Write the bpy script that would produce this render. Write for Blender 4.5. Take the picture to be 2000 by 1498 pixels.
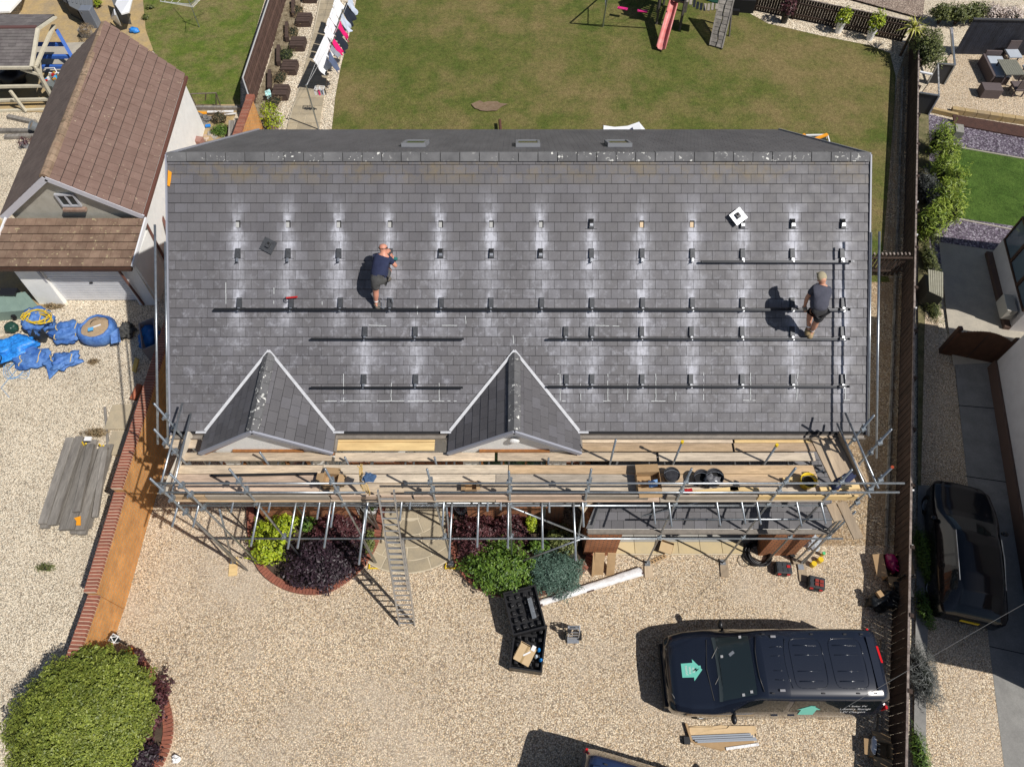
import bpy, bmesh, math, random
import numpy as np
from mathutils import Vector, Matrix, noise as mnoise
sc = bpy.context.scene
for o in list(bpy.data.objects): bpy.data.objects.remove(o)
C = sc.collection
R = math.radians
rng = random.Random(7)
# ---------------------------------------------------------------- camera, sky, sun, exposure
FPX, TILT, H = 1388.0, R(32.0), 19.0          # focal length in photo pixels, tilt from the vertical, flying height
CU, CV = 1016.0, 749.0                        # principal point in photo pixels
SUNV = Vector((0.70, -0.375, 1.0)).normalized()
cam = bpy.data.cameras.new('camera'); camo = bpy.data.objects.new('camera', cam); C.objects.link(camo)
camo.location = (0, 0, H); camo.rotation_euler = (TILT, 0, 0)
cam.sensor_width = 36.0; cam.sensor_fit = 'HORIZONTAL'; cam.lens = 36.0*FPX/2000.0
cam.shift_x = -16.0/2000.0; cam.clip_start = 0.1; cam.clip_end = 500
sc.camera = camo
w = bpy.data.worlds.new('World'); sc.world = w; w.use_nodes = True
wn = w.node_tree; bg = wn.nodes['Background']; sky = wn.nodes.new('ShaderNodeTexSky')
sky.sky_type = 'NISHITA'; sky.sun_disc = False
sky.sun_elevation = math.asin(SUNV.z); sky.sun_rotation = math.atan2(SUNV.x, SUNV.y)
wn.links.new(sky.outputs[0], bg.inputs[0]); bg.inputs[1].default_value = 0.055
sl = bpy.data.lights.new('sun', 'SUN'); sl.energy = 4.6; sl.angle = R(0.5); sl.color = (1.0, 0.955, 0.89)
so = bpy.data.objects.new('sun', sl); C.objects.link(so); so.location = (20, -10, 40)
so.rotation_euler = SUNV.to_track_quat('Z', 'Y').to_euler()
sc.view_settings.view_transform = 'Standard'; sc.view_settings.look = 'None'
sc.view_settings.exposure = 0.0; sc.view_settings.gamma = 1.0
try: sc.view_settings.use_curve_mapping = False
except Exception: pass
# ---------------------------------------------------------------- survey: photo pixel -> place at a known height
CT, ST = math.cos(TILT), math.sin(TILT)
def ray(u, v):
    dx, dy = (u-CU)/FPX, (CV-v)/FPX
    return Vector((dx, ST+dy*CT, -CT+dy*ST))
def G(u, v, z=0.0):
    d = ray(u, v); t = (z-H)/d.z
    return Vector((d.x*t, d.y*t, z))
def AY(u, v, y):
    d = ray(u, v); t = y/d.y
    return Vector((d.x*t, y, H+d.z*t))
# main roof plane
EY, EZ, RY, RZ = 7.73, 4.55, 12.98, 8.03
SL = math.hypot(RY-EY, RZ-EZ); PX = Vector((1, 0, 0)); PY = Vector((0, RY-EY, RZ-EZ))/SL; PN = PX.cross(PY)
XL, XR = -8.02, 7.94
def RF(u, v, c=0.0):
    d = ray(u, v); o = Vector((0, EY, EZ))+PN*c
    t = PN.dot(o-Vector((0, 0, H)))/PN.dot(d)
    return Vector((0, 0, H))+d*t
def RS(u, v):
    p = RF(u, v); return p.x, (p-Vector((0, EY, EZ))).dot(PY)
def RP(x, s, c=0.0): return Vector((x, EY, EZ))+PY*s+PN*c
# ---------------------------------------------------------------- mesh helpers
WL = {}
def V(*a): return Vector(a)
def frame(d, up=Vector((0, 0, 1))):
    x = d.normalized(); y = up.cross(x)
    if y.length < 1e-4: y = Vector((0, 1, 0)).cross(x)
    if y.length < 1e-4: y = Vector((1, 0, 0)).cross(x)
    y.normalize(); return x, y, x.cross(y)
class MB:
    def __init__(s): s.v = []; s.f = []
    def add(s, vs, fs):
        n = len(s.v); s.v += [tuple(p) for p in vs]; s.f += [tuple(i+n for i in f) for f in fs]; return s
    def box(s, c, sz, rot=None):
        c = Vector(c); h = Vector(sz)/2; vs = []
        for dz in (-1, 1):
            for dx, dy in ((-1, -1), (1, -1), (1, 1), (-1, 1)):
                p = Vector((dx*h.x, dy*h.y, dz*h.z))
                if rot is not None: p = rot @ p
                vs.append(c+p)
        return s.add(vs, [(3, 2, 1, 0), (4, 5, 6, 7), (0, 1, 5, 4), (1, 2, 6, 5), (2, 3, 7, 6), (3, 0, 4, 7)])
    def bar(s, p, q, w, h, up=Vector((0, 0, 1))):
        p, q = Vector(p), Vector(q); x, y, z = frame(q-p, up)
        return s.box((p+q)/2, ((q-p).length, w, h), Matrix((x, y, z)).transposed())
    def tube(s, pts, r, n=8, r2=None):
        pts = [Vector(p) for p in pts]; m = len(pts); vs = []
        for i, p in enumerate(pts):
            d = (pts[min(i+1, m-1)]-pts[max(i-1, 0)])
            x, y, z = frame(d); rr = r if r2 is None else r+(r2-r)*i/(m-1)
            for k in range(n):
                a = 2*math.pi*k/n; vs.append(p+y*math.cos(a)*rr+z*math.sin(a)*rr)
        fs = [(i*n+k, i*n+(k+1) % n, (i+1)*n+(k+1) % n, (i+1)*n+k) for i in range(m-1) for k in range(n)]
        fs += [tuple(range(n-1, -1, -1)), tuple((m-1)*n+k for k in range(n))]
        return s.add(vs, fs)
    def prism(s, poly, off):
        n = len(poly); off = Vector(off); vs = [Vector(p) for p in poly]+[Vector(p)+off for p in poly]
        return s.add(vs, [tuple(range(n-1, -1, -1)), tuple(range(n, 2*n))]+[(i, (i+1) % n, n+(i+1) % n, n+i) for i in range(n)])
    def sheet(s, poly): return s.add(poly, [tuple(range(len(poly)))])
    def lathe(s, c, prof, n=16, rot=None, cap=True):
        c = Vector(c); vs = []
        for r, z in prof:
            for k in range(n):
                a = 2*math.pi*k/n; p = Vector((r*math.cos(a), r*math.sin(a), z))
                vs.append(c+(rot @ p if rot is not None else p))
        m = len(prof)
        fs = [(i*n+k, i*n+(k+1) % n, (i+1)*n+(k+1) % n, (i+1)*n+k) for i in range(m-1) for k in range(n)]
        if cap: fs += [tuple(range(n-1, -1, -1)), tuple((m-1)*n+k for k in range(n))]
        return s.add(vs, fs)
    def ball(s, c, r, nu=12, nv=8, rot=None, bumpy=0, seed=0):
        c = Vector(c); r = Vector(r) if not isinstance(r, (int, float)) else Vector((r, r, r))
        vs = []
        for j in range(nv+1):
            th = math.pi*j/nv
            for k in range(nu):
                a = 2*math.pi*k/nu
                d = Vector((math.sin(th)*math.cos(a), math.sin(th)*math.sin(a), -math.cos(th)))
                q = 1+(bumpy*mnoise.noise(d*1.9+Vector((seed, 0, 0)))+bumpy*.5*mnoise.noise(d*5+Vector((0, seed, 0))) if bumpy else 0)
                p = Vector((d.x*r.x, d.y*r.y, d.z*r.z))*q
                vs.append(c+(rot @ p if rot is not None else p))
        return s.add(vs, [(j*nu+k, j*nu+(k+1) % nu, (j+1)*nu+(k+1) % nu, (j+1)*nu+k) for j in range(nv) for k in range(nu)])
    def grid(s, fn, nu, nv):
        vs = [fn(i/nu, j/nv) for j in range(nv+1) for i in range(nu+1)]
        return s.add(vs, [(j*(nu+1)+i, j*(nu+1)+i+1, (j+1)*(nu+1)+i+1, (j+1)*(nu+1)+i) for j in range(nv) for i in range(nu)])
    def build(s, name, mat, parent=None, smooth=False, bevel=0, label=None, cat=None, group=None, kind=None):
        me = bpy.data.meshes.new(name)
        a = np.array(s.v); off = Vector(((a[:, 0].min()+a[:, 0].max())/2, (a[:, 1].min()+a[:, 1].max())/2, a[:, 2].min()))
        me.from_pydata([(p[0]-off[0], p[1]-off[1], p[2]-off[2]) for p in s.v], [], s.f)
        me.materials.append(mat)
        if smooth: me.polygons.foreach_set('use_smooth', [True]*len(me.polygons))
        o = bpy.data.objects.new(name, me); C.objects.link(o)
        if parent is None: o.location = off
        else: o.parent = parent; o.location = off-WL.get(parent.name, Vector((0, 0, 0)))
        WL[o.name] = off
        if bevel:
            b = o.modifiers.new('bevel', 'BEVEL'); b.width = bevel; b.segments = 2; b.limit_method = 'ANGLE'
        tag(o, label, cat, group, kind)
        return o
def tag(o, label=None, cat=None, group=None, kind=None):
    if label: o['label'] = label
    if cat: o['category'] = cat
    if group: o['group'] = group
    if kind: o['kind'] = kind
    return o
def thing(name, label, cat, loc=(0, 0, 0), rz=0.0, group=None, local=False):
    o = bpy.data.objects.new(name, None); C.objects.link(o); o.location = loc; o.rotation_euler = (0, 0, rz)
    o.empty_display_size = .2
    WL[o.name] = Vector((0, 0, 0)) if local else Vector(loc)
    return tag(o, label, cat, group)
def dup(root, loc=None, rz=None, label=None, group=None):
    kids = [c for c in root.children]
    r = root.copy(); C.objects.link(r)
    if loc is not None: r.location = loc
    if rz is not None: r.rotation_euler = (0, 0, rz)
    if label: r['label'] = label
    if group: r['group'] = group
    for ch in kids:
        c = ch.copy(); C.objects.link(c); c.parent = r
        for g in ch.children:
            d = g.copy(); C.objects.link(d); d.parent = c
    return r
def inst(me, name, parent, mw):
    o = bpy.data.objects.new(name, me); C.objects.link(o); o.parent = parent
    off = WL.get(parent.name, Vector((0, 0, 0)))
    o.matrix_basis = Matrix.Translation(-off) @ mw
    return o
def ORD(n): return ['first', 'second', 'third', 'fourth', 'fifth', 'sixth', 'seventh', 'eighth', 'ninth', 'tenth', 'eleventh', 'twelfth', 'thirteenth', 'fourteenth', 'fifteenth', 'sixteenth'][n]
# ---------------------------------------------------------------- materials
class NT:
    def __init__(s, name):
        s.m = bpy.data.materials.new(name); s.m.use_nodes = True; s.t = s.m.node_tree; s.b = s.t.nodes['Principled BSDF']
        s.g = s.t.nodes.new('ShaderNodeNewGeometry'); s.pos = s.g.outputs['Position']
    def n(s, ty, **kw):
        x = s.t.nodes.new(ty)
        for k, v in kw.items(): setattr(x, k, v)
        return x
    def l(s, a, b): s.t.links.new(a, b)
    def put(s, sock, val):
        if hasattr(val, 'links') or isinstance(val, bpy.types.NodeSocket): s.l(val, sock)
        else: sock.default_value = val
    def ma(s, op, a, b=0.0, c=None):
        x = s.n('ShaderNodeMath', operation=op); s.put(x.inputs[0], a); s.put(x.inputs[1], b)
        if c is not None: s.put(x.inputs[2], c)
        return x.outputs[0]
    def noise(s, scale, detail=5, rough=.6, vec=None, stretch=None):
        x = s.n('ShaderNodeTexNoise'); x.inputs['Scale'].default_value = scale; x.inputs['Detail'].default_value = detail
        x.inputs['Roughness'].default_value = rough; v = vec or s.pos
        if stretch:
            mp = s.n('ShaderNodeMapping'); mp.inputs['Scale'].default_value = stretch; s.l(v, mp.inputs[0]); v = mp.outputs[0]
        s.l(v, x.inputs['Vector']); return x.outputs['Fac']
    def ramp(s, fac, stops, interp='LINEAR'):
        x = s.n('ShaderNodeValToRGB'); cr = x.color_ramp; cr.interpolation = interp
        while len(cr.elements) < len(stops): cr.elements.new(.5)
        for e, (p, c) in zip(cr.elements, stops):
            e.position = p; e.color = (c, c, c, 1) if isinstance(c, (int, float)) else (*c, 1)
        s.put(x.inputs[0], fac); return x.outputs[0]
    def mix(s, f, a, b, mode='MIX'):
        x = s.n('ShaderNodeMix', data_type='RGBA', blend_type=mode)
        s.put(x.inputs[0], f)
        for i, v in ((6, a), (7, b)):
            if isinstance(v, (tuple, list)): x.inputs[i].default_value = (*v, 1) if len(v) == 3 else v
            else: s.put(x.inputs[i], v)
        return x.outputs[2]
    def rnd(s):
        oi = s.n('ShaderNodeObjectInfo'); wnz = s.n('ShaderNodeTexWhiteNoise', noise_dimensions='4D')
        s.l(oi.outputs['Location'], wnz.inputs['Vector']); s.l(s.g.outputs['Random Per Island'], wnz.inputs['W'])
        return wnz.outputs['Value']
    def bump(s, h, strength=.3, dist=.02):
        x = s.n('ShaderNodeBump'); x.inputs['Strength'].default_value = strength; x.inputs['Distance'].default_value = dist
        s.l(h, x.inputs['Height']); s.l(x.outputs[0], s.b.inputs['Normal'])
    def fin(s, col, rough=.8, metal=0, spec=.4):
        s.put(s.b.inputs['Base Color'], col if not isinstance(col, tuple) else (*col, 1)); s.put(s.b.inputs['Roughness'], rough)
        s.b.inputs['Metallic'].default_value = metal; s.b.inputs['Specular IOR Level'].default_value = spec
        return s.m
MC = {}
def P(name, c, c2=None, ns=6, rough=.75, metal=0, spec=.4, hf=.0, hs=40, rnd=0, bump=0, bs=60, stretch=None, coat=0, trans=0, det=5):
    if name in MC: return MC[name]
    t = NT(name); col = t.mix(1, c, c)
    if c2: col = t.mix(t.ramp(t.noise(ns, det, .65, stretch=stretch), [(.35, 0.), (.65, 1.)]), c, c2)
    if hf: col = t.mix(1, col, t.ramp(t.noise(hs, 3, .7, stretch=stretch), [(.3, 1-hf), (.7, 1+hf)]), 'MULTIPLY')
    if rnd:
        r = t.rnd(); col = t.mix(1, col, t.ramp(r, [(0, 1-rnd), (1, 1+rnd)]), 'MULTIPLY')
    if bump: t.bump(t.noise(bs, 4, .7, stretch=stretch), bump, .02)
    t.fin(col, rough, metal, spec)
    if coat: t.b.inputs['Coat Weight'].default_value = coat; t.b.inputs['Coat Roughness'].default_value = .05
    if trans: t.b.inputs['Transmission Weight'].default_value = trans
    MC[name] = t.m; return t.m
def gravel(name, cols, scale=24, lowc=(.85, 1.12), dirt=None, dsc=.35, dlo=.45, dhi=.62, bump=.7, gap=.40):
    t = NT(name)
    vo = t.n('ShaderNodeTexVoronoi'); vo.inputs['Scale'].default_value = scale; t.l(t.pos, vo.inputs['Vector'])
    sp = t.n('ShaderNodeSeparateColor'); t.l(vo.outputs['Color'], sp.inputs[0])
    n = len(cols); col = t.ramp(sp.outputs[0], [((i+.5)/n, c) for i, c in enumerate(cols)])
    col = t.mix(1, col, t.ramp(vo.outputs['Distance'], [(.30, 1.15), (.78, gap)]), 'MULTIPLY')
    col = t.mix(1, col, t.ramp(t.noise(scale*1.7, 2, .8), [(.3, .70), (.7, 1.30)]), 'MULTIPLY')
    col = t.mix(1, col, t.ramp(t.noise(.45, 6, .62), [(.3, lowc[0]), (.7, lowc[1])]), 'MULTIPLY')
    if dirt: col = t.mix(t.ramp(t.noise(dsc, 6, .7), [(dlo, 0.), (dhi, .75)]), col, t.mix(t.noise(30, 3, .7), dirt, tuple(x*1.6 for x in dirt)))
    t.bump(vo.outputs['Distance'], bump, -.02)
    return t.fin(col, .85, 0, .3)
GR_C = [(.62, .45, .26), (.38, .26, .15), (.52, .38, .23), (.84, .70, .50), (.47, .35, .23), (.66, .52, .35), (.42, .32, .22), (.72, .58, .41)]
GR_L = [(.68, .57, .42), (.50, .40, .29), (.86, .77, .62), (.62, .52, .38), (.78, .69, .54), (.55, .46, .34), (.82, .73, .58)]
M_drive = gravel('drive_gravel', [tuple(min(.9, v) for v in (c[0]*.98+.03, c[1]*1.0+.035, c[2]*1.02+.045)) for c in GR_C], 33, (.9, 1.1), (.40, .34, .27), .30, .50, .72, gap=.42)
M_left = gravel('pale_gravel', GR_L, 33, (.9, 1.12), (.40, .34, .26), .35, .55, .78)
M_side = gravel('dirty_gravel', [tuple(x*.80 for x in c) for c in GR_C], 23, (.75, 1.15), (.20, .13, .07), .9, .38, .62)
M_strip = gravel('edging_gravel', GR_L, 18, (.9, 1.1))
M_brown = gravel('brown_gravel', [(.26, .19, .15), (.40, .31, .25), (.20, .15, .12), (.52, .42, .34)], 24)
M_slate = gravel('plum_slate_chippings', [(.11, .085, .12), (.17, .14, .18), (.22, .19, .23), (.08, .06, .09), (.34, .31, .36)], 17)
def lawn(name, g1, g2, dry, dryamt=(.42, .60), sc=.55):
    t = NT(name)
    a = t.mix(t.ramp(t.noise(1.3, 5, .6), [(.38, 0.), (.62, 1.)]), g1, g2)
    a = t.mix(t.ramp(t.ma('ADD', t.noise(sc, 7, .72), t.ma('MULTIPLY', t.ma('SUBTRACT', t.noise(.11, 2, .5), .5), .7)), [(dryamt[0], 0.), (dryamt[1], .95)]), a, t.mix(t.noise(8, 4, .7), dry, tuple(x*.72 for x in dry)))
    a = t.mix(1, a, t.ramp(t.noise(26, 4, .75), [(.32, .45), (.68, 1.6)]), 'MULTIPLY')
    a = t.mix(1, a, t.ramp(t.noise(6, 5, .75), [(.3, .72), (.7, 1.3)]), 'MULTIPLY')
    t.bump(t.noise(34, 3, .8), .9, .04)
    return t.fin(a, .9, 0, .15)
M_lawn = lawn('dry_lawn', (.088, .115, .024), (.135, .140, .038), (.25, .195, .085), (.42, .66), .5)
M_lawn2 = lawn('left_lawn', (.085, .135, .02), (.145, .18, .035), (.25, .21, .09), (.48, .72), .9)
M_turf = lawn('artificial_turf', (.055, .105, .018), (.08, .14, .026), (.12, .17, .05), (.6, .9), .8)
# roof tiles of the main house, with grinding dust round the hook rows
HOOKU = [465, 563, 662, 762, 861, 960, 1057, 1155, 1254, 1352, 1450, 1548, 1646]
HX = [RS(u, 590)[0] for u in HOOKU]; PER = (HX[-1]-HX[0])/12
HROW = [RS(1000, v)[1] for v in (437, 492, 590, 645, 738)]
def tile_mat(name, dust=True, lo=.118, hi=.142):
    t = NT(name); r = t.rnd()
    col = t.ramp(r, [(0, (lo*.99, lo*.955, lo*1.03)), (.5, ((lo+hi)/2, (lo+hi)/2*.965, (lo+hi)/2*1.02)), (1, (hi, hi*.975, hi*1.07))])
    col = t.mix(1, col, t.ramp(t.noise(2.2, 6, .65, stretch=(1, .35, .35)), [(.3, .9), (.7, 1.1)]), 'MULTIPLY')
    col = t.mix(1, col, t.ramp(t.noise(45, 3, .7), [(.3, .9), (.7, 1.1)]), 'MULTIPLY')
    if dust:
        xyz = t.n('ShaderNodeSeparateXYZ'); t.l(t.pos, xyz.inputs[0]); X, Y, Z = xyz.outputs
        wob = t.ma('MULTIPLY', t.ma('SUBTRACT', t.noise(7, 3, .6), .5), .10)
        X = t.ma('ADD', X, wob)
        s = t.ma('ADD', t.ma('MULTIPLY', t.ma('SUBTRACT', Y, EY), PY.y), t.ma('MULTIPLY', t.ma('SUBTRACT', Z, EZ), PY.z))
        per = t.ma('PINGPONG', t.ma('SUBTRACT', X, HX[0]), PER/2)          # distance to nearest column
        left = t.ma('GREATER_THAN', X, HX[0]-.5)
        hx2 = sorted([RS(u, 645)[0] for u in (712, 811, 1104, 1155, 1254, 1352, 1450, 1548, 1646)])
        d2 = None
        for h in hx2:
            q = t.ma('ABSOLUTE', t.ma('SUBTRACT', X, h)); d2 = q if d2 is None else t.ma('MINIMUM', d2, q)
        tot = None
        for i, hs in enumerate(HROW):
            d = per if i < 3 else d2
            ds = t.ma('SUBTRACT', s, hs)
            up = t.ma('MAXIMUM', ds, 0.0); dn = t.ma('MAXIMUM', t.ma('MULTIPLY', ds, -1.0), 0.0)
            wd = t.ma('ADD', .05, t.ma('MULTIPLY', t.ma('ADD', up, dn), .36))
            gx = t.ma('EXPONENT', t.ma('MULTIPLY', t.ma('POWER', t.ma('DIVIDE', d, wd), 2.0), -1.0))
            gy = t.ma('EXPONENT', t.ma('MULTIPLY', t.ma('ADD', t.ma('MULTIPLY', up, 4.4), t.ma('MULTIPLY', dn, 3.0)), -1.0))
            g = t.ma('MULTIPLY', gx, gy)
            if i < 3: g = t.ma('MULTIPLY', g, left)
            tot = g if tot is None else t.ma('ADD', tot, g)
        tot = t.ma('MULTIPLY', tot, t.ramp(t.noise(9, 5, .75), [(.25, .3), (.75, 1.45)]))
        tot = t.ma('MULTIPLY', tot, t.ramp(t.noise(16, 4, .7, stretch=(1, .12, .12)), [(.35, .6), (.62, 1.2)]))
        tot = t.ma('MULTIPLY', tot, t.ramp(t.noise(.8, 2, .5), [(.3, .55), (.7, 1.3)]))
        tot = t.ma('MULTIPLY', tot, t.ma('ADD', .6, t.ma('MULTIPLY', r, .8)))
        smg = t.ma('MULTIPLY', t.ramp(t.noise(5.5, 6, .75), [(.52, 0.), (.72, .42)]), t.ramp(t.ma('DIVIDE', s, SL), [(.0, .5), (.35, 1.), (.62, .5), (.8, .0)]))
        speck = t.ramp(t.noise(38, 2, .5), [(.72, 0.), (.76, .35)])
        f = t.ma('MINIMUM', t.ma('ADD', t.ma('ADD', t.ma('MULTIPLY', tot, 1.35), smg), t.ma('MULTIPLY', speck, smg)), .88)
        col = t.mix(f, col, (.52, .53, .59))
        # ochre algae on the top courses
        top = t.ma('MULTIPLY', t.ramp(t.ma('DIVIDE', s, SL), [(.885, 0.), (.93, .85)]), t.ramp(t.noise(1.6, 5, .75), [(.45, 0.), (.66, .75)]))
        col = t.mix(top, col, (.20, .155, .085))
    t.bump(t.noise(30, 4, .7), .12, .01)
    return t.fin(col, t.ramp(t.noise(4, 4, .6), [(.3, .5), (.7, .68)]), 0, .35)
M_tile = tile_mat('grey_roof_tile')
M_tile2 = tile_mat('dormer_tile', False, .095, .125)
M_ridge = None
def lichen(name, base, base2, spot, lo=.60, sc=16, rnd=.12, low=1.0):
    t = NT(name); col = t.mix(t.ramp(t.noise(3, 5, .6), [(.35, 0.), (.65, 1.)]), base, base2)
    col = t.mix(1, col, t.ramp(t.rnd(), [(0, 1-rnd), (1, 1+rnd)]), 'MULTIPLY')
    msk = t.ma('MULTIPLY', t.ramp(t.noise(sc, 3, .55), [(lo, 0.), (lo+.035, 1.)]), t.ramp(t.noise(1.1, 3, .6), [(.42, .0), (.55, 1.)]))
    col = t.mix(msk, col, spot); t.bump(t.noise(40, 4, .7), .25, .01)
    return t.fin(col, .85, 0, .25)
M_ridge = lichen('ridge_tile_lichen', (.115, .115, .12), (.16, .16, .165), (.72, .72, .68), .615, 14)
M_brown_tile = lichen('brown_roof_tile', (.180, .115, .094), (.215, .142, .118), (.42, .34, .24), .66, 14, .06)
M_brown_tile2 = lichen('mossy_brown_tile', (.17, .11, .08), (.24, .165, .12), (.40, .33, .20), .62, 9, .14)
M_mossridge = lichen('mossy_ridge', (.24, .16, .11), (.33, .24, .17), (.16, .12, .08), .5, 12, .15)
M_white = P('white_render', (.87, .87, .85), (.80, .80, .78), 3, .9, hf=.05, hs=60, bump=.3, bs=70)
M_cream = P('cream_render', (.52, .50, .44), (.42, .40, .34), 2.5, .9, hf=.08, bump=.4, bs=60)
M_upvc = P('white_upvc', (.78, .79, .82), rough=.35, spec=.5)
M_greyv = P('grey_verge', (.30, .31, .36), rough=.5)
M_lead = P('white_valley', (.62, .63, .66), (.50, .51, .54), 8, .6)
M_alu = P('galvanised_steel', (.42, .45, .48), (.30, .33, .36), 9, .34, .75, .5, hf=.15, hs=25)
M_alub = P('bright_aluminium', (.62, .64, .67), (.48, .50, .53), 7, .32, .8, .5)
M_coup = P('coupler_steel', (.38, .42, .45), (.22, .25, .28), 30, .45, .7)
M_black = P('black_plastic', (.014, .014, .016), rough=.42, spec=.5)
M_rail = P('black_anodised_rail', (.035, .037, .042), rough=.32, metal=.6, spec=.5)
M_hook = P('black_flashing', (.05, .052, .058), (.08, .085, .095), 20, .5, .2)
M_under = P('roof_underlay', (.02, .02, .022), rough=.95)
M_dark = P('dark_void', (.012, .012, .013), rough=.9)
M_board = P('scaffold_board_wood', (.62, .495, .35), (.43, .355, .275), 3.0, .85, rnd=.30, hf=.28, hs=26, stretch=(.12, 1, 1), bump=.2)
M_boards = [M_board]+[P('scaffold_board_'+n_, c1_, c2_, 3.0, .85, rnd=.12, hf=.3, hs=24, stretch=(.12, 1, 1), bump=.2) for n_, c1_, c2_ in (('grey', (.40, .345, .28), (.30, .26, .215)), ('pinkish', (.58, .44, .33), (.44, .33, .25)), ('pale', (.66, .56, .43), (.50, .42, .33)), ('stained', (.52, .37, .22), (.34, .25, .17)))]
M_boardy = P('scaffold_board_wood_y', (.46, .36, .25), (.32, .25, .18), 3.5, .85, rnd=.2, hf=.13, hs=22, stretch=(1, .12, 1), bump=.2)
M_ply = P('fresh_pine', (.74, .55, .27), (.62, .43, .20), 4, .75, rnd=.08, hf=.1, hs=14, stretch=(.2, 1, 1))
M_oldwood = P('weathered_timber', (.27, .25, .225), (.17, .155, .14), 5, .9, rnd=.25, hf=.2, hs=24, stretch=(1, .14, 1), bump=.35)
M_fence = P('brown_fence', (.058, .037, .028), (.036, .024, .019), 4, .85, rnd=.25, hf=.2, hs=20, bump=.3)
M_fence2 = P('red_brown_fence', (.115, .068, .052), (.09, .052, .042), 3, .85, rnd=.15, hf=.15, hs=20, bump=.3)
M_fcap = P('weathered_cap', (.33, .28, .25), (.13, .10, .09), 7, .9, hf=.25, hs=25)
def brickmat(name, c1, c2, mortar, bw=.215, bh=.075, bump=.5):
    t = NT(name); tc = t.n('ShaderNodeTexCoord'); mp = t.n('ShaderNodeMapping'); mp.inputs['Rotation'].default_value = (0, 0, 0)
    xyz = t.n('ShaderNodeSeparateXYZ'); t.l(t.pos, xyz.inputs[0]); cb = t.n('ShaderNodeCombineXYZ')
    t.l(t.ma('ADD', xyz.outputs[0], xyz.outputs[1]), cb.inputs[0]); t.l(xyz.outputs[2], cb.inputs[1])
    b = t.n('ShaderNodeTexBrick'); t.l(cb.outputs[0], b.inputs['Vector']); b.inputs['Scale'].default_value = 1
    b.inputs['Brick Width'].default_value = bw; b.inputs['Row Height'].default_value = bh; b.inputs['Mortar Size'].default_value = .013
    b.inputs['Color1'].default_value = (*c1, 1); b.inputs['Color2'].default_value = (*c2, 1); b.inputs['Mortar'].default_value = (*mortar, 1)
    b.inputs['Bias'].default_value = -.35
    col = t.mix(1, b.outputs['Color'], t.ramp(t.noise(2.0, 6, .65), [(.3, .78), (.7, 1.2)]), 'MULTIPLY')
    col = t.mix(1, col, t.ramp(t.noise(40, 3, .7), [(.3, .85), (.7, 1.15)]), 'MULTIPLY')
    t.bump(t.ma('MULTIPLY', b.outputs['Fac'], -1.0), bump, .01)
    return t.fin(col, .85, 0, .25)
M_wallb = brickmat('orange_brickwork', (.64, .28, .075), (.47, .19, .065), (.44, .30, .16))
M_houseb = brickmat('house_brickwork', (.50, .20, .09), (.38, .14, .06), (.16, .10, .07))
M_brick = P('red_engineering_brick', (.30, .105, .065), (.22, .08, .055), 9, .7, rnd=.14, hf=.1)
M_mortar = P('mortar', (.66, .52, .40), (.56, .42, .31), 8, .95)
M_flag = P('sandstone_flag', (.42, .35, .24), (.34, .29, .21), 3, .85, rnd=.14, hf=.1, hs=30, bump=.2)
M_joint = P('pale_pointing', (.55, .48, .36), rough=.95)
M_patio = P('ochre_patio', (.46, .33, .15), (.34, .26, .16), 1.6, .9, hf=.14, hs=14, bump=.3)
M_conc = P('concrete_slab', (.27, .265, .25), (.21, .205, .195), 2, .9, hf=.12, hs=30, bump=.3)
M_conc2 = P('pale_concrete', (.44, .40, .33), (.36, .33, .28), 2.2, .9, hf=.1, hs=24)
M_soil = P('bed_soil', (.05, .035, .025), (.09, .065, .045), 9, .95, hf=.3)
M_card = P('cardboard', (.42, .28, .15), (.37, .245, .13), 6, .85, hf=.05)
M_cardin = P('pale_cardboard', (.60, .44, .26), (.54, .39, .22), 6, .85)
M_sack = P('blue_woven_sack', (.045, .135, .42), (.10, .22, .50), 3, .6, hf=.2, hs=12, bump=.6, bs=16)
M_tarp = P('blue_tarpaulin', (.02, .19, .62), (.03, .28, .80), 7, .4, spec=.6, hf=.3, hs=14, bump=1, bs=12)
M_bluew = P('blue_painted_wood', (.035, .11, .42), (.05, .15, .50), 6, .6)
M_creamw = P('cream_painted_wood', (.62, .57, .45), (.52, .48, .38), 5, .7, hf=.08)
M_skin = P('skin', (.52, .26, .17), (.58, .31, .21), 9, .55)
M_skinr = P('sunburnt_skin', (.58, .25, .17), (.62, .30, .21), 9, .5)
M_navy = P('navy_cotton', (.018, .024, .062), (.024, .032, .078), 12, .9, bump=.5, bs=14)
M_slatec = P('slate_blue_cotton', (.060, .062, .085), (.075, .078, .105), 12, .9, bump=.5, bs=14)
M_shorts = P('grey_shorts', (.10, .10, .10), (.07, .07, .07), 12, .9, bump=.4, bs=18)
M_dshorts = P('charcoal_shorts', (.035, .035, .038), (.05, .05, .055), 12, .9, bump=.4, bs=18)
M_carp = P('black_car_paint', (.004, .005, .008), rough=.2, metal=.0, spec=.3, coat=.4)
M_cglass = P('car_glass', (.010, .013, .015), rough=.06, spec=.6)
M_tyre = P('tyre_rubber', (.012, .012, .012), rough=.8)
M_red = P('red_plastic', (.45, .02, .02), rough=.35)
M_redl = P('red_lamp_lens', (.55, .01, .015), rough=.2, spec=.6)
M_mint = P('mint_vinyl', (.18, .62, .50), rough=.5)
M_whitep = P('white_plastic', (.80, .80, .80), rough=.4)
M_yel = P('yellow_plastic', (.72, .50, .02), rough=.4)
M_orange = P('orange_plastic', (.80, .33, .02), rough=.5)
M_terra = P('terracotta', (.50, .17, .09), (.42, .14, .08), 6, .8)
M_glass = P('window_glass', (.03, .04, .045), rough=.05, spec=.7)
M_oak = P('golden_oak_upvc', (.34, .14, .04), (.22, .09, .03), 8, .45)
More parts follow.
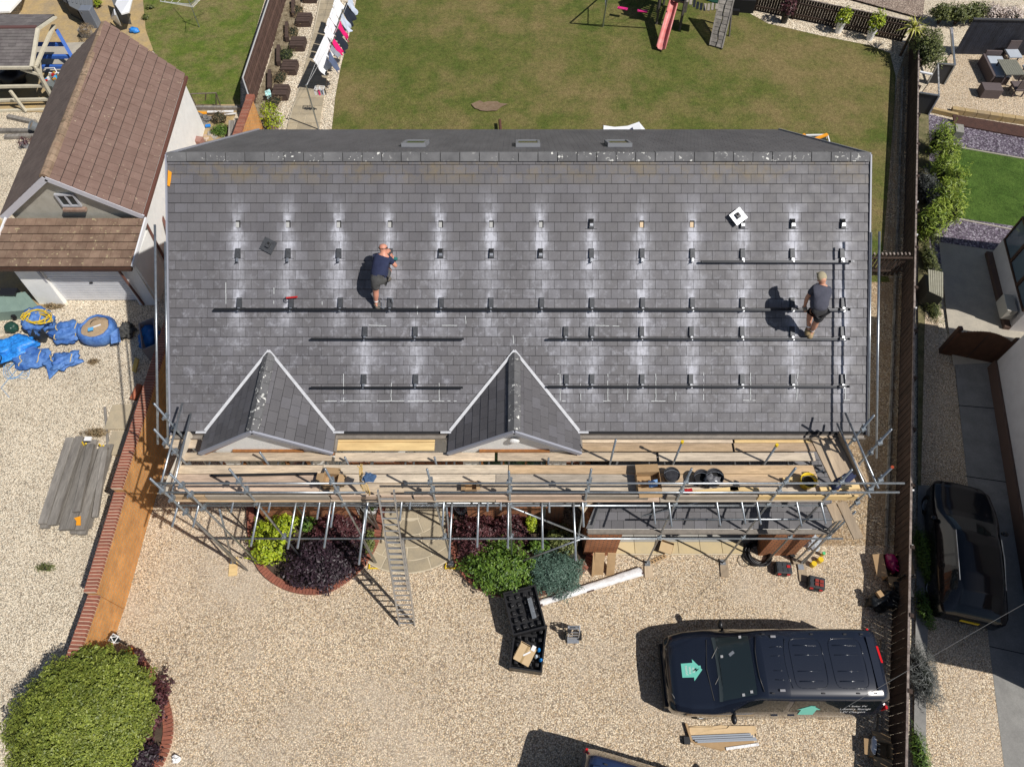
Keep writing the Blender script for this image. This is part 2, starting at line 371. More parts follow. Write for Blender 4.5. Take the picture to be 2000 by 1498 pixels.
M_dbrown = P('dark_brown_upvc', (.07, .035, .022), (.05, .026, .018), 8, .5)
# ================================================================ SETTING
LAYER = [0.0]
def sheet(name, pts, mat, z=None, label=None):
    if z is None: LAYER[0] += .004; z = LAYER[0]
    mb = MB(); mb.sheet([Vector((p[0], p[1], z)) for p in pts])
    o = mb.build(name, mat, kind='structure', label=label); return o
def GP(*uv): return [G(u, v) for u, v in uv]
LAYER[0] = -.004
sheet('ground', [(-90, -60), (90, -60), (90, 120), (-90, 120)], M_left)
FP = lambda t: Vector((9.37+(13.35-9.37)*t, 3.26+(16.2-3.26)*t, 0))   # line of the boundary fence
FH0 = .93
def fx(y): return 9.30+(y-3.26)*.3077
sheet('driveway', [(-10.35, 10.5), (-10.5, 2), (-10.7, -8), (fx(-8), -8), (fx(8), 8), (8.6, 8), (8.6, 10.5), (-8, 10.5)], M_drive)
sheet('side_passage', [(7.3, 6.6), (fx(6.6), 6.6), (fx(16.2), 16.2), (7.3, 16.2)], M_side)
sheet('lawn', [(-8.5, 16.0)]+[tuple(G(u, v)[:2]) for u, v in [(640, 300), (648, 255), (655, 190), (666, 130), (682, 70), (696, 0), (712, -90), (1400, -90), (1440, 14), (1500, 47), (1608, 72), (1700, 90), (1738, 105)]]+[(fx(27.5)-.55, 27.5), (fx(16.25)-.5, 16.25), (fx(16.25)-.5, 16.0)], M_lawn)
sheet('gravel_strip', GP((1420, -40), (1560, -40), (1790, 60), (1796, 120), (1745, 125), (1738, 105), (1700, 90), (1608, 72), (1500, 47), (1440, 14)), M_strip)
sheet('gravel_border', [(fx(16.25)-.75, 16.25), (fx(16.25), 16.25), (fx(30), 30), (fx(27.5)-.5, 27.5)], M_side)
sheet('gravel_strip', GP((470, 275), (520, 190), (575, 60), (590, -60), (712, -90), (696, 0), (682, 70), (666, 130), (655, 190), (648, 255), (645, 290)), M_strip)
sheet('back_paving', [(-8.5, 16.2), (-8.5, 19.0), (-5.8, 19.0), (-5.8, 16.2)], M_strip)
sheet('left_lawn', GP((272, -90), (285, 60), (300, 100), (340, 165), (383, 206), (470, 206), (470, 160), (545, -90)), M_lawn2)
sheet('patio', GP((62, -90), (40, 30), (22, 60), (0, 70), (-90, 75), (-90, 215), (110, 222), (200, 150), (300, 100), (285, 60), (272, -90)), M_patio)
sheet('concrete_pad', GP((75, 88), (172, 84), (150, 150), (60, 140)), M_conc2)
sheet('patio', GP((-120, 300), (25, 455), (100, 600), (60, 615), (0, 618), (-80, 620)), M_patio)
sheet('scrap_yard_ground', GP((380, 206), (470, 206), (430, 290), (400, 320), (370, 300)), M_patio)
sheet('planting_strip', GP((500, 200), (528, 120), (556, 0), (570, -60), (606, -60), (590, 0), (572, 80), (556, 150), (540, 215), (520, 270), (495, 270)), P('dry_planting', (.13, .10, .06), (.30, .25, .17), 5, .95, hf=.4, hs=20))
# right-hand neighbour's garden
sheet('gravel_patio', GP((1795, 190), (1862, 100), (2100, 108), (2100, 260), (1870, 225), (1808, 212)), M_drive)
sheet('slate_bed', GP((1812, 225), (1870, 240), (2100, 280), (2100, 480), (1830, 432), (1828, 560), (1805, 560)), M_slate)
sheet('artificial_lawn', GP((1850, 285), (1870, 288), (2100, 330), (2100, 470), (1850, 425)), M_turf)
sheet('slate_bed', GP((1812, 420), (2100, 462), (2100, 560), (1828, 562), (1805, 562)), M_slate)
sheet('verge', GP((1793, 195), (1812, 215), (1815, 420), (1812, 560), (1818, 900), (1814, 1000), (1790, 1000)), P('mossy_verge', (.10, .10, .04), (.20, .17, .09), 3, .95, hf=.4, hs=18))
sheet('concrete_path', GP((1832, 476), (1960, 495), (2100, 520), (2150, 700), (1860, 720), (1845, 600)), M_conc2)
sheet('neighbour_drive_gravel', GP((1806, 560), (1828, 560), (1832, 700), (1861, 715), (1885, 930), (1925, 1231), (1960, 1520), (1780, 1520), (1795, 1000)), M_drive)
sheet('concrete_drive', GP((1862, 715), (2150, 700), (2200, 1200), (2150, 1520), (1960, 1520), (1925, 1231), (1885, 930)), M_conc)
sheet('kerb_strip', GP((1790, 950), (1814, 950), (1812, 1180), (1806, 1300), (1805, 1530), (1780, 1530)), M_conc)
sheet('rear_gravel', GP((1440, -200), (1545, -30), (1800, 40), (1830, -200)), M_brown)

# ================================================================ MAIN HOUSE
def clip_poly(poly, cl):
    """clip 2-D poly by convex polygon cl (counter-clockwise)"""
    out = poly
    for i in range(len(cl)):
        a, b = cl[i], cl[(i+1) % len(cl)]; inp, out = out, []
        def side(p): return (b[0]-a[0])*(p[1]-a[1])-(b[1]-a[1])*(p[0]-a[0])
        for j in range(len(inp)):
            p, q = inp[j], inp[(j+1) % len(inp)]; sp_, sq = side(p), side(q)
            if sp_ >= 0: out.append(p)
            if (sp_ >= 0) != (sq >= 0):
                t = sp_/(sp_-sq); out.append((p[0]+(q[0]-p[0])*t, p[1]+(q[1]-p[1])*t))
        if not out: return []
    return out
def area2(p): return abs(sum(p[i][0]*p[(i+1) % len(p)][1]-p[(i+1) % len(p)][0]*p[i][1] for i in range(len(p))))/2
def tile_roof(parent, org, ex, ey, W, L, tw, gauge, mat, name='roof_tile', th=.014, gap=.007, cgap=.010, limit=300, cl=None, skip=None, tiltz=.010, bond=.5, x0=0.0, jit=.0):
    org, ex, ey = Vector(org), Vector(ex).normalized(), Vector(ey).normalized(); nz = ex.cross(ey)
    rows = int(math.ceil(L/gauge-.02)); items = []
    for r in range(rows):
        off = (r % 2)*bond*tw+x0
        for k in range(-2, int(W/tw)+3):
            a, b = k*tw+off+gap/2, (k+1)*tw+off-gap/2
            a, b = max(a, 0), min(b, W)
            if b-a < .03: continue
            y0, y1 = r*gauge+cgap/2, min((r+1)*gauge-cgap/2, L)
            poly = [(a, y0), (b, y0), (b, y1), (a, y1)]; full = abs((b-a)-(tw-gap)) < 1e-5 and abs(y1-y0-(gauge-cgap)) < 1e-5
            if skip and skip((a+b)/2, (y0+y1)/2): continue
            if cl:
                q = clip_poly(poly, cl)
                if not q or area2(q) < .0015: continue
                if abs(area2(q)-area2(poly)) > 1e-6: full = False; poly = q
            cx, cy = (a+b)/2, (y0+y1)/2
            items.append((poly, full, cx, cy))
    camp = Vector((0, 0, H))
    items.sort(key=lambda it: (not it[1], (org+ex*it[2]+ey*it[3]-camp).length) if len(items) > limit else 0)
    w2, g2 = (tw-gap)/2, (gauge-cgap)/2
    sm = MB(); sm.add([(-w2, -g2, tiltz+th), (w2, -g2, tiltz+th), (w2, g2, th), (-w2, g2, th), (-w2, -g2, 0), (w2, -g2, 0), (w2, g2, 0), (-w2, g2, 0)],
           [(0, 1, 2, 3), (4, 5, 1, 0), (5, 6, 2, 1), (6, 7, 3, 2), (7, 4, 0, 3)])
    me = bpy.data.meshes.new(name); me.from_pydata(sm.v, [], sm.f); me.materials.append(mat)
    B = Matrix((ex, ey, nz)).transposed().to_4x4(); cnt = 0; stuff = MB()
    for poly, full, cx, cy in items:
        jz = rng.uniform(-.0015, .0015); jr = rng.uniform(-jit, jit)
        if full and cnt < limit:
            m = Matrix.Translation(org+ex*cx+ey*cy+nz*jz) @ B @ Matrix.Rotation(jr, 4, 'Z'); inst(me, name, parent, m); cnt += 1; continue
        top = [org+ex*p[0]+ey*p[1]+nz*(th+jz+tiltz*max(0, min(1, .5-(p[1]-cy)/gauge))) for p in poly]; bot = [org+ex*p[0]+ey*p[1] for p in poly]
        n = len(poly); q = MB(); q.add(top+bot, [tuple(range(n))]+[(n+i, n+(i+1) % n, (i+1) % n, i) for i in range(n)])
        if cnt < limit: q.build(name, mat, parent); cnt += 1
        else: stuff.add(q.v, q.f)
    if stuff.v: stuff.build('remaining_'+name+'s', mat, parent, kind='stuff')

house = thing('bungalow', 'large grey tiled chalet bungalow with two small front gables and scaffolding along its front', 'house', (0, 11, 0))
WX0, WX1, WY0, WY1 = -7.85, 7.78, 8.1, 17.85
mb = MB()
mb.add([V(WX0, WY0, 0), V(WX1, WY0, 0), V(WX1, WY1, 0), V(WX0, WY1, 0), V(WX0, WY0, 4.6), V(WX1, WY0, 4.6), V(WX1, WY1, 4.6), V(WX0, WY1, 4.6), V(WX0, 12.98, 7.8), V(WX1, 12.98, 7.8)],
       [(0, 1, 5, 4), (2, 3, 7, 6), (1, 2, 6, 9, 5), (3, 0, 4, 8, 7)])
wall_h = mb.build('wall', M_white, house)
# roof decks (thin slabs under the tiles)
roof = MB()
for s_ in (1,):
    roof.prism([RP(XL, -.06, -.10), RP(XR, -.06, -.10), RP(XR, SL, -.10), RP(XL, SL, -.10)], PN*.085)
BY = 2*RY-EY
NB = Vector((0, -PN.y, PN.z))
roof.prism([V(XL, RY, RZ)-NB*.10, V(XR, RY, RZ)-NB*.10, V(XR, BY, EZ)-NB*.10, V(XL, BY, EZ)-NB*.10], NB*.085)
roofo = roof.build('roof', M_under, house)
def in_dormer(xc):
    def f(X, s):
        hw = 1.55*(1-(s/1.75))
        return s < 1.75 and abs(X-xc) < hw-.16
    return f
DX = (-5.75, -.13)
d1, d2 = in_dormer(DX[0]), in_dormer(DX[1])
slots = []
tw_, ga_ = .2886, SL/29.0
HOLES = [u for u in HOOKU if u in (465, 563, 662, 762, 861, 960, 1057, 1254, 1352)]
hole_pos = [RS(u, 437)[0] for u in HOLES]
tile_roof(house, RP(XL, 0), PX, PY, XR-XL, SL-.06, tw_, ga_, M_tile, skip=lambda x, s: d1(x+XL, s) or d2(x+XL, s))
# back slope: smoother dark tiles seen edge on
M_back = P('rear_roof_tiles', (.085, .083, .09), (.12, .118, .125), 2, .6, hf=.12, hs=30, stretch=(1, .3, .3))
tile_roof(house, V(XR, BY, EZ), V(-1, 0, 0), Vector((0, -PY.y, PY.z)), XR-XL, SL-.06, tw_, ga_, M_back, name='rear_roof_tile', limit=0)
# ridge tiles
n = 36; lw = (XR-XL)/n
for i in range(n):
    x0, x1 = XL+i*lw+.008, XL+(i+1)*lw-.008; mb = MB(); dz = rng.uniform(-.006, .006)
    a = .155; k = .055
    top = V(0, RY, RZ+.085+dz)
    sec = [RP(0, SL-a, .045+dz), RP(0, SL-a, .03+dz)+PN*.03, top+V(0, 0, .0), V(0, RY, RZ)-Vector((0, -PY.y, PY.z))*a+NB*(.06+dz), V(0, RY, RZ)-Vector((0, -PY.y, PY.z))*a+NB*.045]
    mb.prism([V(x0, p.y, p.z) for p in sec], V(x1-x0, 0, 0)); mb.build('ridge_tile', M_ridge, house)
# gutters, fascia, bargeboards
mb = MB()
for (x0, x1) in ((XL, DX[0]-1.42), (DX[0]+1.42, DX[1]-1.42), (DX[1]+1.42, XR)):
    mb.bar((x0, EY-.03, EZ-.14), (x1, EY-.03, EZ-.14), .02, .18); 
mb.build('fascia', M_dbrown, house)
M_gut = P('grey_brown_gutter', (.25, .22, .19), (.18, .16, .14), 8, .6)
for (x0, x1) in ((XL, DX[0]-1.45), (DX[0]+1.45, DX[1]-1.45), (DX[1]+1.45, XR)):
    mb = MB(); pr = [(-.055, .0), (-.055, -.05), (0, -.08), (.055, -.05), (.055, 0), (.045, 0), (.045, -.045), (0, -.068), (-.045, -.045), (-.045, 0)]
    mb.prism([V(x0, EY-.10+a, EZ-.06+b) for a, b in pr], V(x1-x0, 0, 0)); mb.build('gutter', M_gut, house)
for X, sg in ((XL-.03, -1), (XR+.03, 1)):
    mb = MB(); mb.bar(RP(X, -.08, -.03), RP(X, SL, -.03), .035, .17, PN); mb.bar(V(X, RY, RZ)-NB*.03, V(X, BY, EZ)-NB*.03, .035, .17, NB)
    mb.build('bargeboard', M_greyv, house)
# eaves-front windows seen just under the eaves
def window(parent, c, w_, h_, nrm=V(0, -1, 0), mats=(None, None), lights=2, sill=False):
    c = Vector(c); nrm = Vector(nrm); ax = V(0, 0, 1).cross(nrm).normalized(); fr = MB(); t = .06
    up = V(0, 0, 1)
    for sx in (-1, 1): fr.bar(c+ax*sx*(w_/2-t/2)-up*h_/2+nrm*.02, c+ax*sx*(w_/2-t/2)+up*h_/2+nrm*.02, t, .07, nrm)
    for sz in (-1, 1): fr.bar(c-ax*(w_/2-t)+up*sz*(h_/2-t/2)+nrm*.02, c+ax*(w_/2-t)+up*sz*(h_/2-t/2)+nrm*.02, t, .07, nrm)
    for i in range(1, lights): 
        q = c+ax*(-w_/2+w_*i/lights); fr.bar(q-up*(h_/2-t)+nrm*.022, q+up*(h_/2-t)+nrm*.022, t*.8, .06, nrm)
    f = fr.build('window', mats[0] or M_oak, parent)
    for i in range(lights):
        p = MB(); q = c+ax*(-w_/2+w_*(i+.5)/lights); p.bar(q-ax*(w_/lights/2-.03)+nrm*.008, q+ax*(w_/lights/2-.03)+nrm*.008, h_-.1, .012, nrm)
        p.build('pane', mats[1] or M_glass, f)
    if sill: MB().bar(c-ax*w_/2-up*(h_/2+.04)+nrm*.06, c+ax*w_/2-up*(h_/2+.04)+nrm*.06, .16, .05).build('sill', M_cream, f)
    return f
for X, ww in ((-3.0, 1.5), (3.0, 1.6), (5.4, 1.9)):
    window(house, (X, WY0, 3.75), ww, 1.2, lights=3)
# two small front gables over projecting bays
for gi, xc in enumerate(DX):
    yf, za, ze, hw = 7.22, 5.55, 4.52, 1.50
    A, Bk = V(xc, yf, za), V(xc, 9.28, za)
    for sg in (-1, 1):
        ef = V(xc+sg*hw, yf, ze); eb = V(xc+sg*hw, EY+.05, ze)
        ey = (A-ef).normalized(); ex = V(0, 1, 0) if sg > 0 else V(0, -1, 0)
        # slope plane tiles
        org = ef if sg > 0 else V(xc+sg*hw, 9.5, ze)
        Ls = (A-ef).length; nn = ex.cross(ey)
        dk = MB(); q = [ef, eb, Bk, A] if sg > 0 else [ef, A, Bk, eb]
        dk.prism([p-nn*.09 for p in q], nn*.08); dk.build('gable_roof', M_under, house)
        def loc(p): d = p-org; return (d.dot(ex), d.dot(ey))
        cl = [loc(ef), loc(eb), loc(Bk), loc(A)] if sg > 0 else [loc(eb), loc(ef), loc(A), loc(Bk)]
        L_ = max(c[1] for c in cl)-.1; cl2 = cl
        tile_roof(house, org, ex, ey, 2.5, Ls-.12, tw_, .225, M_tile2, name='gable_tile', cl=cl2)
        # valley lead strip
        mb = MB(); v0 = RP(xc+sg*(hw-.02), .02, .03); v1 = RP(xc, 1.86, .035); d = (v1-v0).normalized(); sd = PN.cross(d)
        mb.prism([v0-sd*.035, v0+sd*.035, v1+sd*.03, v1-sd*.03], PN*.02)
        mb.bar(RP(xc+sg*(hw+.20), -.02, .03), RP(xc+sg*(hw-.05), -.02, .03), .05, .02)
        mb.build('valley_flashing', M_lead, house)
        # verge board + brown soffit
        mb = MB(); mb.bar(ef+V(0, -.04, -.01), A+V(0, -.04, -.01), .05, .10, V(0, 1, 0).cross((A-ef)).normalized()); mb.build('verge', M_greyv, house)
        mb = MB(); mb.bar(ef+V(0, .0, -.13), A+V(0, .02, -.10), .04, .07, V(0, 1, 0).cross((A-ef)).normalized()); mb.build('bargeboard', M_oak, house)
        MB().tube([V(xc+sg*(hw+.01), yf+.05, ze-.1), V(xc+sg*(hw+.01), EY+.2, ze-.1)], .05, 8).build('gutter', M_gut, house)
    # ridge of gable
    k = 7; y0 = yf
    for i in range(k):
        ya, yb = yf-.02+i*.3, min(yf-.02+(i+1)*.3-.01, 9.2)
        sec = [V(xc-.14, 0, za-.045), V(xc-.13, 0, za-.01), V(xc, 0, za+.075), V(xc+.13, 0, za-.01), V(xc+.14, 0, za-.045)]
        MB().prism([V(p.x, ya, p.z) for p in sec], V(0, yb-ya, 0)).build('gable_ridge_tile', M_ridge, house)
    # bay wall and gable triangle
    mb = MB(); wy = yf+.09; a = 1.22
    mb.add([V(xc-a, wy, 0), V(xc+a, wy, 0), V(xc+a, wy, ze+.12), V(xc, wy, za-.14), V(xc-a, wy, ze+.12), V(xc-a, WY0, 0), V(xc+a, WY0, 0), V(xc+a, WY0, ze+.1), V(xc-a, WY0, ze+.1)],
           [(0, 1, 2, 3, 4), (1, 6, 7, 2), (5, 0, 4, 8)])
    mb.build('bay_wall', M_white, house)
    window(house, (xc, wy, 3.90), 1.6, 1.15, lights=3)
    if gi == 1: MB().ball((xc, wy-.06, 5.0), (.12, .05, .10)).build('outside_light', M_whitep, house)
# skylights in the rear slope
for u in (812, 1031, 1207):
    d = ray(u, 279); o_ = V(0, RY, RZ); t = NB.dot(o_+NB*.08-V(0, 0, H))/NB.dot(d); p = V(0, 0, H)+d*t
    yv = Vector((0, -PY.y, PY.z)); M3 = Matrix((V(1, 0, 0), -yv, NB)).transposed()
    f = MB(); 
    for sx in (-1, 1): f.box(p+V(sx*.27, 0, 0)-NB*.02, (.06, .80, .11), M3)
    for sy in (-1, 1): f.box(p+yv*sy*.40-NB*.02, (.60, .06, .11), M3)
    fo = f.build('skylight', P('skylight_grey', (.20, .21, .23), rough=.5), house)
    MB().box(p+NB*.01, (.48, .74, .01), M3).build('pane', M_glass, fo)
# rear conservatory corner seen past the roof edge
mb = MB()
cx = [AY(1535, 264, 18.35), AY(1612, 264, 18.35)]
cons = thing('rear_awning_frame', 'small orange and white framed lean-to corner behind the right end of the roof', 'lean-to', G(1580, 270, 2))
p0, p1, p2 = G(1520, 266, 2.3), G(1616, 264, 2.3), G(1622, 285, 2.3)
MB().bar(p0, p1, .05, .05).build('white_rail', M_whitep, cons)
MB().bar(p1, p2, .04, .05).build('side_rail', M_whitep, cons)
for a, b in (((1564, 270), (1572, 263)), ((1582, 276), (1616, 263))): MB().bar(G(*a, 2.32), G(*b, 2.36), .10, .06).build('orange_strut', M_orange, cons)
MB().sheet([G(1525, 268, 2.25), G(1612, 266, 2.25), G(1620, 290, 2.25), G(1530, 300, 2.25)]).build('glazing', P('dark_glazing', (.03, .05, .05), rough=.2), cons)
for q in (p0, p1, p2): MB().tube([V(q.x, q.y, 0), V(q.x, q.y, 2.3)], .03, 6).build('post', M_whitep, cons)
# flue / pipes on right gable and left gable
MB().box((XR+.16, 11.15, 5.55), (.20, .8, .25)).build('flue_box', M_dark, house)
# orange flags of mastic at ridge left end and crack marks
MB().prism([RP(XL+.02, 5.95, .04), RP(XL+.10, 5.90, .04), RP(XL+.08, 5.72, .04), RP(XL+.05, 5.58, .04), RP(XL+.0, 5.6, .04)], PN*.01).build('orange_tape', M_orange, house)

# lean-to garage roof at the front right, brick piers, opening
LX0, LX1 = 1.65, 7.6
ly0, lz0, ly1, lz1 = 6.18, 2.42, 8.08, 3.55
ey = V(0, ly1-ly0, lz1-lz0); Lr = ey.length; ey.normalize(); nn = V(1, 0, 0).cross(ey)
MB().prism([V(LX0, ly0, lz0)-nn*.1, V(LX1, ly0, lz0)-nn*.1, V(LX1, ly1, lz1)-nn*.1, V(LX0+.9, ly1, lz1)-nn*.1], nn*.09).build('lean_to_roof', M_under, house)
tile_roof(house, V(LX0, ly0, lz0), V(1, 0, 0), ey, LX1-LX0, Lr, tw_, .21, M_tile2, name='lean_to_tile', cl=[(0, 0), (LX1-LX0, 0), (LX1-LX0, Lr), (.95, Lr)])
MB().prism([V(LX0-.05, ly0, lz0+.02), V(LX0+.12, ly0, lz0+.05), V(LX0+1.02, ly1, lz1+.05), V(LX0+.85, ly1, lz1+.02)], V(0, 0, .03)).build('hip_tiles', M_ridge, house)
MB().prism([V(LX0, ly0-.11, lz0-.02), V(LX0, ly0-.11, lz0-.09), V(LX0, ly0, lz0-.10), V(LX0, ly0, lz0-.02)], V(LX1-LX0, 0, 0)).build('gutter', M_gut, house)
MB().box(((LX0+LX1)/2, ly0+.03, lz0-.2), (LX1-LX0, .03, .2)).build('fascia', M_white, house)
for x0, x1 in ((1.72, 2.60), (6.52, 7.5)): MB().box(((x0+x1)/2, 6.55, 1.15), (x1-x0, .46, 2.3)).build('brick_pier', M_houseb, house)
MB().box((4.3, 7.9, 1.2), (5.4, .1, 2.3)).build('garage_door', P('dark_door', (.03, .03, .035), rough=.5), house)
MB().box((1.75, 7.3, 1.2), (.12, 1.5, 2.3)).build('side_wall', M_houseb, house)
MB().box((7.1, 7.3, 1.2), (.12, 1.4, 2.3)).build('side_wall', M_houseb, house)
# lower brick band of the front wall and porch door between the beds
MB().box((-3.1, 8.06, 1.1), (9.3, .06, 2.2)).build('brick_plinth', M_houseb, house)
MB().box((-5.75, 7.28, .95), (2.6, .1, 1.9)).build('brick_bay', M_houseb, house)
MB().box((-.13, 7.28, .95), (2.6, .1, 1.9)).build('brick_bay', M_houseb, house)
MB().box((-2.9, 8.0, 1.05), (1.0, .06, 2.1)).build('front_door', P('dark_front_door', (.03, .02, .02), rough=.4), house)
# chalk marks drawn on the tiles
ck = MB()
def chalk(u0, v0, u1, v1, wd=.010):
    a, b = RF(u0, v0, .029), RF(u1, v1, .029); n = max(2, int((b-a).length/.07)); d = (b-a).normalized(); s_ = PN.cross(d)
    for i in range(n):
        if rng.random() < .12: continue
        p, q = a+(b-a)*(i/n), a+(b-a)*((i+.95)/n); j = rng.uniform(-.004, .004)
        ck.prism([p-s_*wd/2+s_*j, q-s_*wd/2+s_*j, q+s_*wd/2+s_*j, p+s_*wd/2+s_*j], PN*.002)
for a in [(441, 552, 441, 594), (535, 562, 535, 594), (629, 582, 629, 596), (815, 598, 815, 615), (671, 730, 671, 783), (764, 748, 764, 783), (858, 748, 858, 783), (634, 783, 892, 783), (1002, 655, 1003, 672), (909, 617, 910, 633),
          (863, 636, 893, 636), (720, 635, 755, 637), (1163, 636, 1210, 637), (1094, 730, 1094, 783), (1187, 730, 1187, 783), (1281, 730, 1281, 783), (1374, 728, 1374, 782), (1466, 728, 1466, 782), (1558, 728, 1556, 782), (1651, 728, 1651, 780),
          (1090, 783, 1105, 783), (1178, 783, 1200, 783), (1272, 783, 1300, 783), (1365, 782, 1384, 782), (1451, 782, 1476, 782), (1641, 781, 1660, 781), (1134, 750, 1134, 782), (1226, 750, 1226, 782), (1320, 765, 1320, 782), (1085, 730, 1092, 730)]: chalk(*a)
ck.build('chalk_marks', P('chalk', (.72, .75, .75), rough=.95), house, kind='stuff')
# exposed slots (tiles cut away)
for i, u in enumerate(HOLES):
    p = RF(u, 438, .026); M3 = Matrix((PX, PY, PN)).transposed(); s = MB()
    s.box(p, (.105, .16, .006), M3); so_ = s.build('cut_slot', M_dark, house)
    MB().box(p+PN*.004-PX*.012-PY*.016, (.078, .12, .004), M3).build('exposed_batten', P('batten_pine', (.66, .50, .33), rough=.8) if u > 1100 else P('grey_membrane', (.42, .42, .41), rough=.9), so_)

# ================================================================ ROOF HOOKS AND RAILS
M3 = Matrix((PX, PY, PN)).transposed()
def make_hook(kind):
    t = thing('roof_hook', 'hook', 'roof hook', (0, 0, 0), local=True)
    mb = MB(); mb.box(PN*.004-PY*.118, (.27, .010, .005), M3)
    mb.build('flashing_lip', M_hook, t)
    c = MB()
    w0, w1, l, h_ = .060, .052, .112, .055
    c.add([M3 @ Vector(q) for q in ((-w0, -l, .0), (w0, -l, .0), (w0, l, .0), (-w0, l, .0), (-w1, -l*.97, h_), (w1, -l*.97, h_), (w1*.9, l*.9, h_*.6), (-w1*.9, l*.9, h_*.6))],
          [(4, 5, 6, 7), (0, 1, 5, 4), (1, 2, 6, 5), (2, 3, 7, 6), (3, 0, 4, 7)])
    c.build('cowl', M_hook, t)
    if kind == 'open':
        MB().box(PN*.058+PY*.045, (.07, .09, .008), M3).build('opening', M_dark, t)
        MB().box(PN*.060-PY*.035, (.075, .06, .010), M3).build('tongue', M_alub, t)
    else:
        MB().box(PN*.05-PY*.165, (.05, .10, .035), M3).build('tongue', M_alub, t)
        if kind == 'free': MB().bar(PN*.07-PY*.20+PX*.01, PN*.075-PY*.235-PX*.05, .014, .02, PN).build('bolt', M_dark, t)
        else: MB().box(PN*.115-PY*.20, (.025, .025, .03), M3).build('bolt', M_alub, t)
    return t
protos = {}
def place_hook(kind, u, v, label):
    p = RF(u, v, .027)
    if kind not in protos: o = protos[kind] = make_hook(kind); o.location = p; o['label'] = label
    else: o = dup(protos[kind], p, label=label)
    o['group'] = 'mounting hooks set in rows on the grey roof'
rows = [('first', 437, [(u, 'open') for u in (1155, 1450, 1548, 1646)]),
        ('second', 495, [(465, 'free'), (563, 'free'), (662, 'free'), (762, 'free'), (861, 'open'), (960, 'open'), (1056, 'open'), (1155, 'free'), (1254, 'free'), (1352, 'free'), (1450, 'rail'), (1547, 'rail'), (1644, 'rail')]),
        ('third', 591, [(468, 'rail'), (569, 'rail'), (665, 'rail'), (762, 'rail'), (862, 'rail'), (959, 'rail'), (1058, 'rail'), (1156, 'rail'), (1255, 'rail'), (1352, 'rail'), (1450, 'rail'), (1547, 'rail'), (1646, 'rail')]),
        ('fourth', 647, [(713, 'rail'), (811, 'rail'), (1105, 'rail'), (1156, 'rail'), (1253, 'rail'), (1350, 'rail'), (1449, 'rail'), (1547, 'rail'), (1645, 'rail')]),
        ('fifth', 740, [(711, 'rail'), (812, 'rail'), (1106, 'rail'), (1156, 'rail'), (1254, 'rail'), (1349, 'rail'), (1449, 'rail'), (1548, 'rail'), (1645, 'rail')])]
desc = {'open': 'half open black hook with dark slot', 'free': 'black hook with loose bolt below', 'rail': 'black cowled hook bolted to rail'}
for rn, v, hs in rows:
    for i, (u, k) in enumerate(hs):
        place_hook(k, u, v, '%s, %s from left in %s hook row' % (desc[k], ORD(i), rn))
def rail(u0, u1, v, label):
    a, b = RF(u0, v, .12), RF(u1, v, .12); t = thing('mounting_rail', label, 'rail', a, group='dark solar rails fixed across the roof')
    mb = MB(); mb.box((a+b)/2, ((b-a).length, .05, .045), M3); mb.build('rail_body', M_rail, t)
    MB().box((a+b)/2+PN*.0245, ((b-a).length-.06, .012, .004), M3).build('rail_groove', M_dark, t)
    MB().box(a-PX*.0-PY*.008, (.05, .03, .012), M3).build('rail_end', M_rail, t)
rail(1370, 1668, 511, 'highest and shortest dark rail at the right above the capped man')
rail(418, 1662, 605, 'longest dark rail crossing nearly the whole roof under both men')
rail(608, 906, 662, 'short dark rail right of the left gable tip, upper of two')
rail(1071, 1662, 662, 'long dark rail from right gable tip level under the capped man boot')
rail(608, 904, 757, 'short dark rail between the two gables, lower of two')
rail(1070, 1660, 755, 'lowest long dark rail right of the right gable')
# loose flashing plates, tools
def plate(u, v, ang, label, mat, c=.05):
    p = RF(u, v, c); t = thing('flashing_plate', label, 'flashing', p)
    Rm = M3 @ Matrix.Rotation(R(ang), 3, 'Z')
    MB().box(p, (.30, .30, .012), Rm).build('plate', mat, t)
    MB().box(p+Rm @ V(0, .02, .03), (.09, .13, .05), Rm).build('cowl', M_hook, t)
    MB().box(p+Rm @ V(0, .05, .058), (.05, .05, .01), Rm).build('opening', M_dark, t)
plate(524, 480, -28, 'loose black flashing plate lying on tiles upper left', M_hook)
plate(1442, 423, 38, 'bright silver flashing plate propped on tiles upper right', M_alub, .12)
t = thing('pry_bar', 'red handled tool resting on a hook left of the long rail', 'tool', RF(570, 582, .1))
MB().bar(RF(559, 582, .11), RF(581, 580, .11), .035, .03, PN).build('handle', M_red, t)
MB().tube([RF(559, 580, .11), RF(556, 583, .11), RF(557, 588, .10), RF(562, 590, .10)], .01, 6).build('hook', M_black, t)
t = thing('folding_clamp', 'white metal clamp tool on the rail beside the bald man boot', 'tool', RF(748, 595, .12))
for a, b in (((739, 597), (750, 603)), ((746, 586), (746, 601)), ((750, 586), (751, 602)), ((745, 581), (748, 586)), ((748, 581), (766, 582)), ((766, 582), (768, 591))):
    MB().bar(RF(*a, .16), RF(*b, .16), .014, .012, PN).build('arm', M_alub, t)
# ================================================================ SCAFFOLD
PZ = 4.41; SY = 6.10
def XU(u, y, z):  # x of photo column u for a point at y, z
    return (u-CU)/FPX*(y*ST+(H-z)*CT)
sca = thing('scaffold', 'galvanised tube scaffold with timber boards along the front of the grey roof', 'scaffold', (0, 6.5, 0))
TR = .0245
joints = []
def tb(name, p, q, r=TR, mat=None):
    return MB().tube([p, q], r, 8).build(name, mat or M_alu, sca, smooth=True)
def joint(p): joints.append(Vector(p))
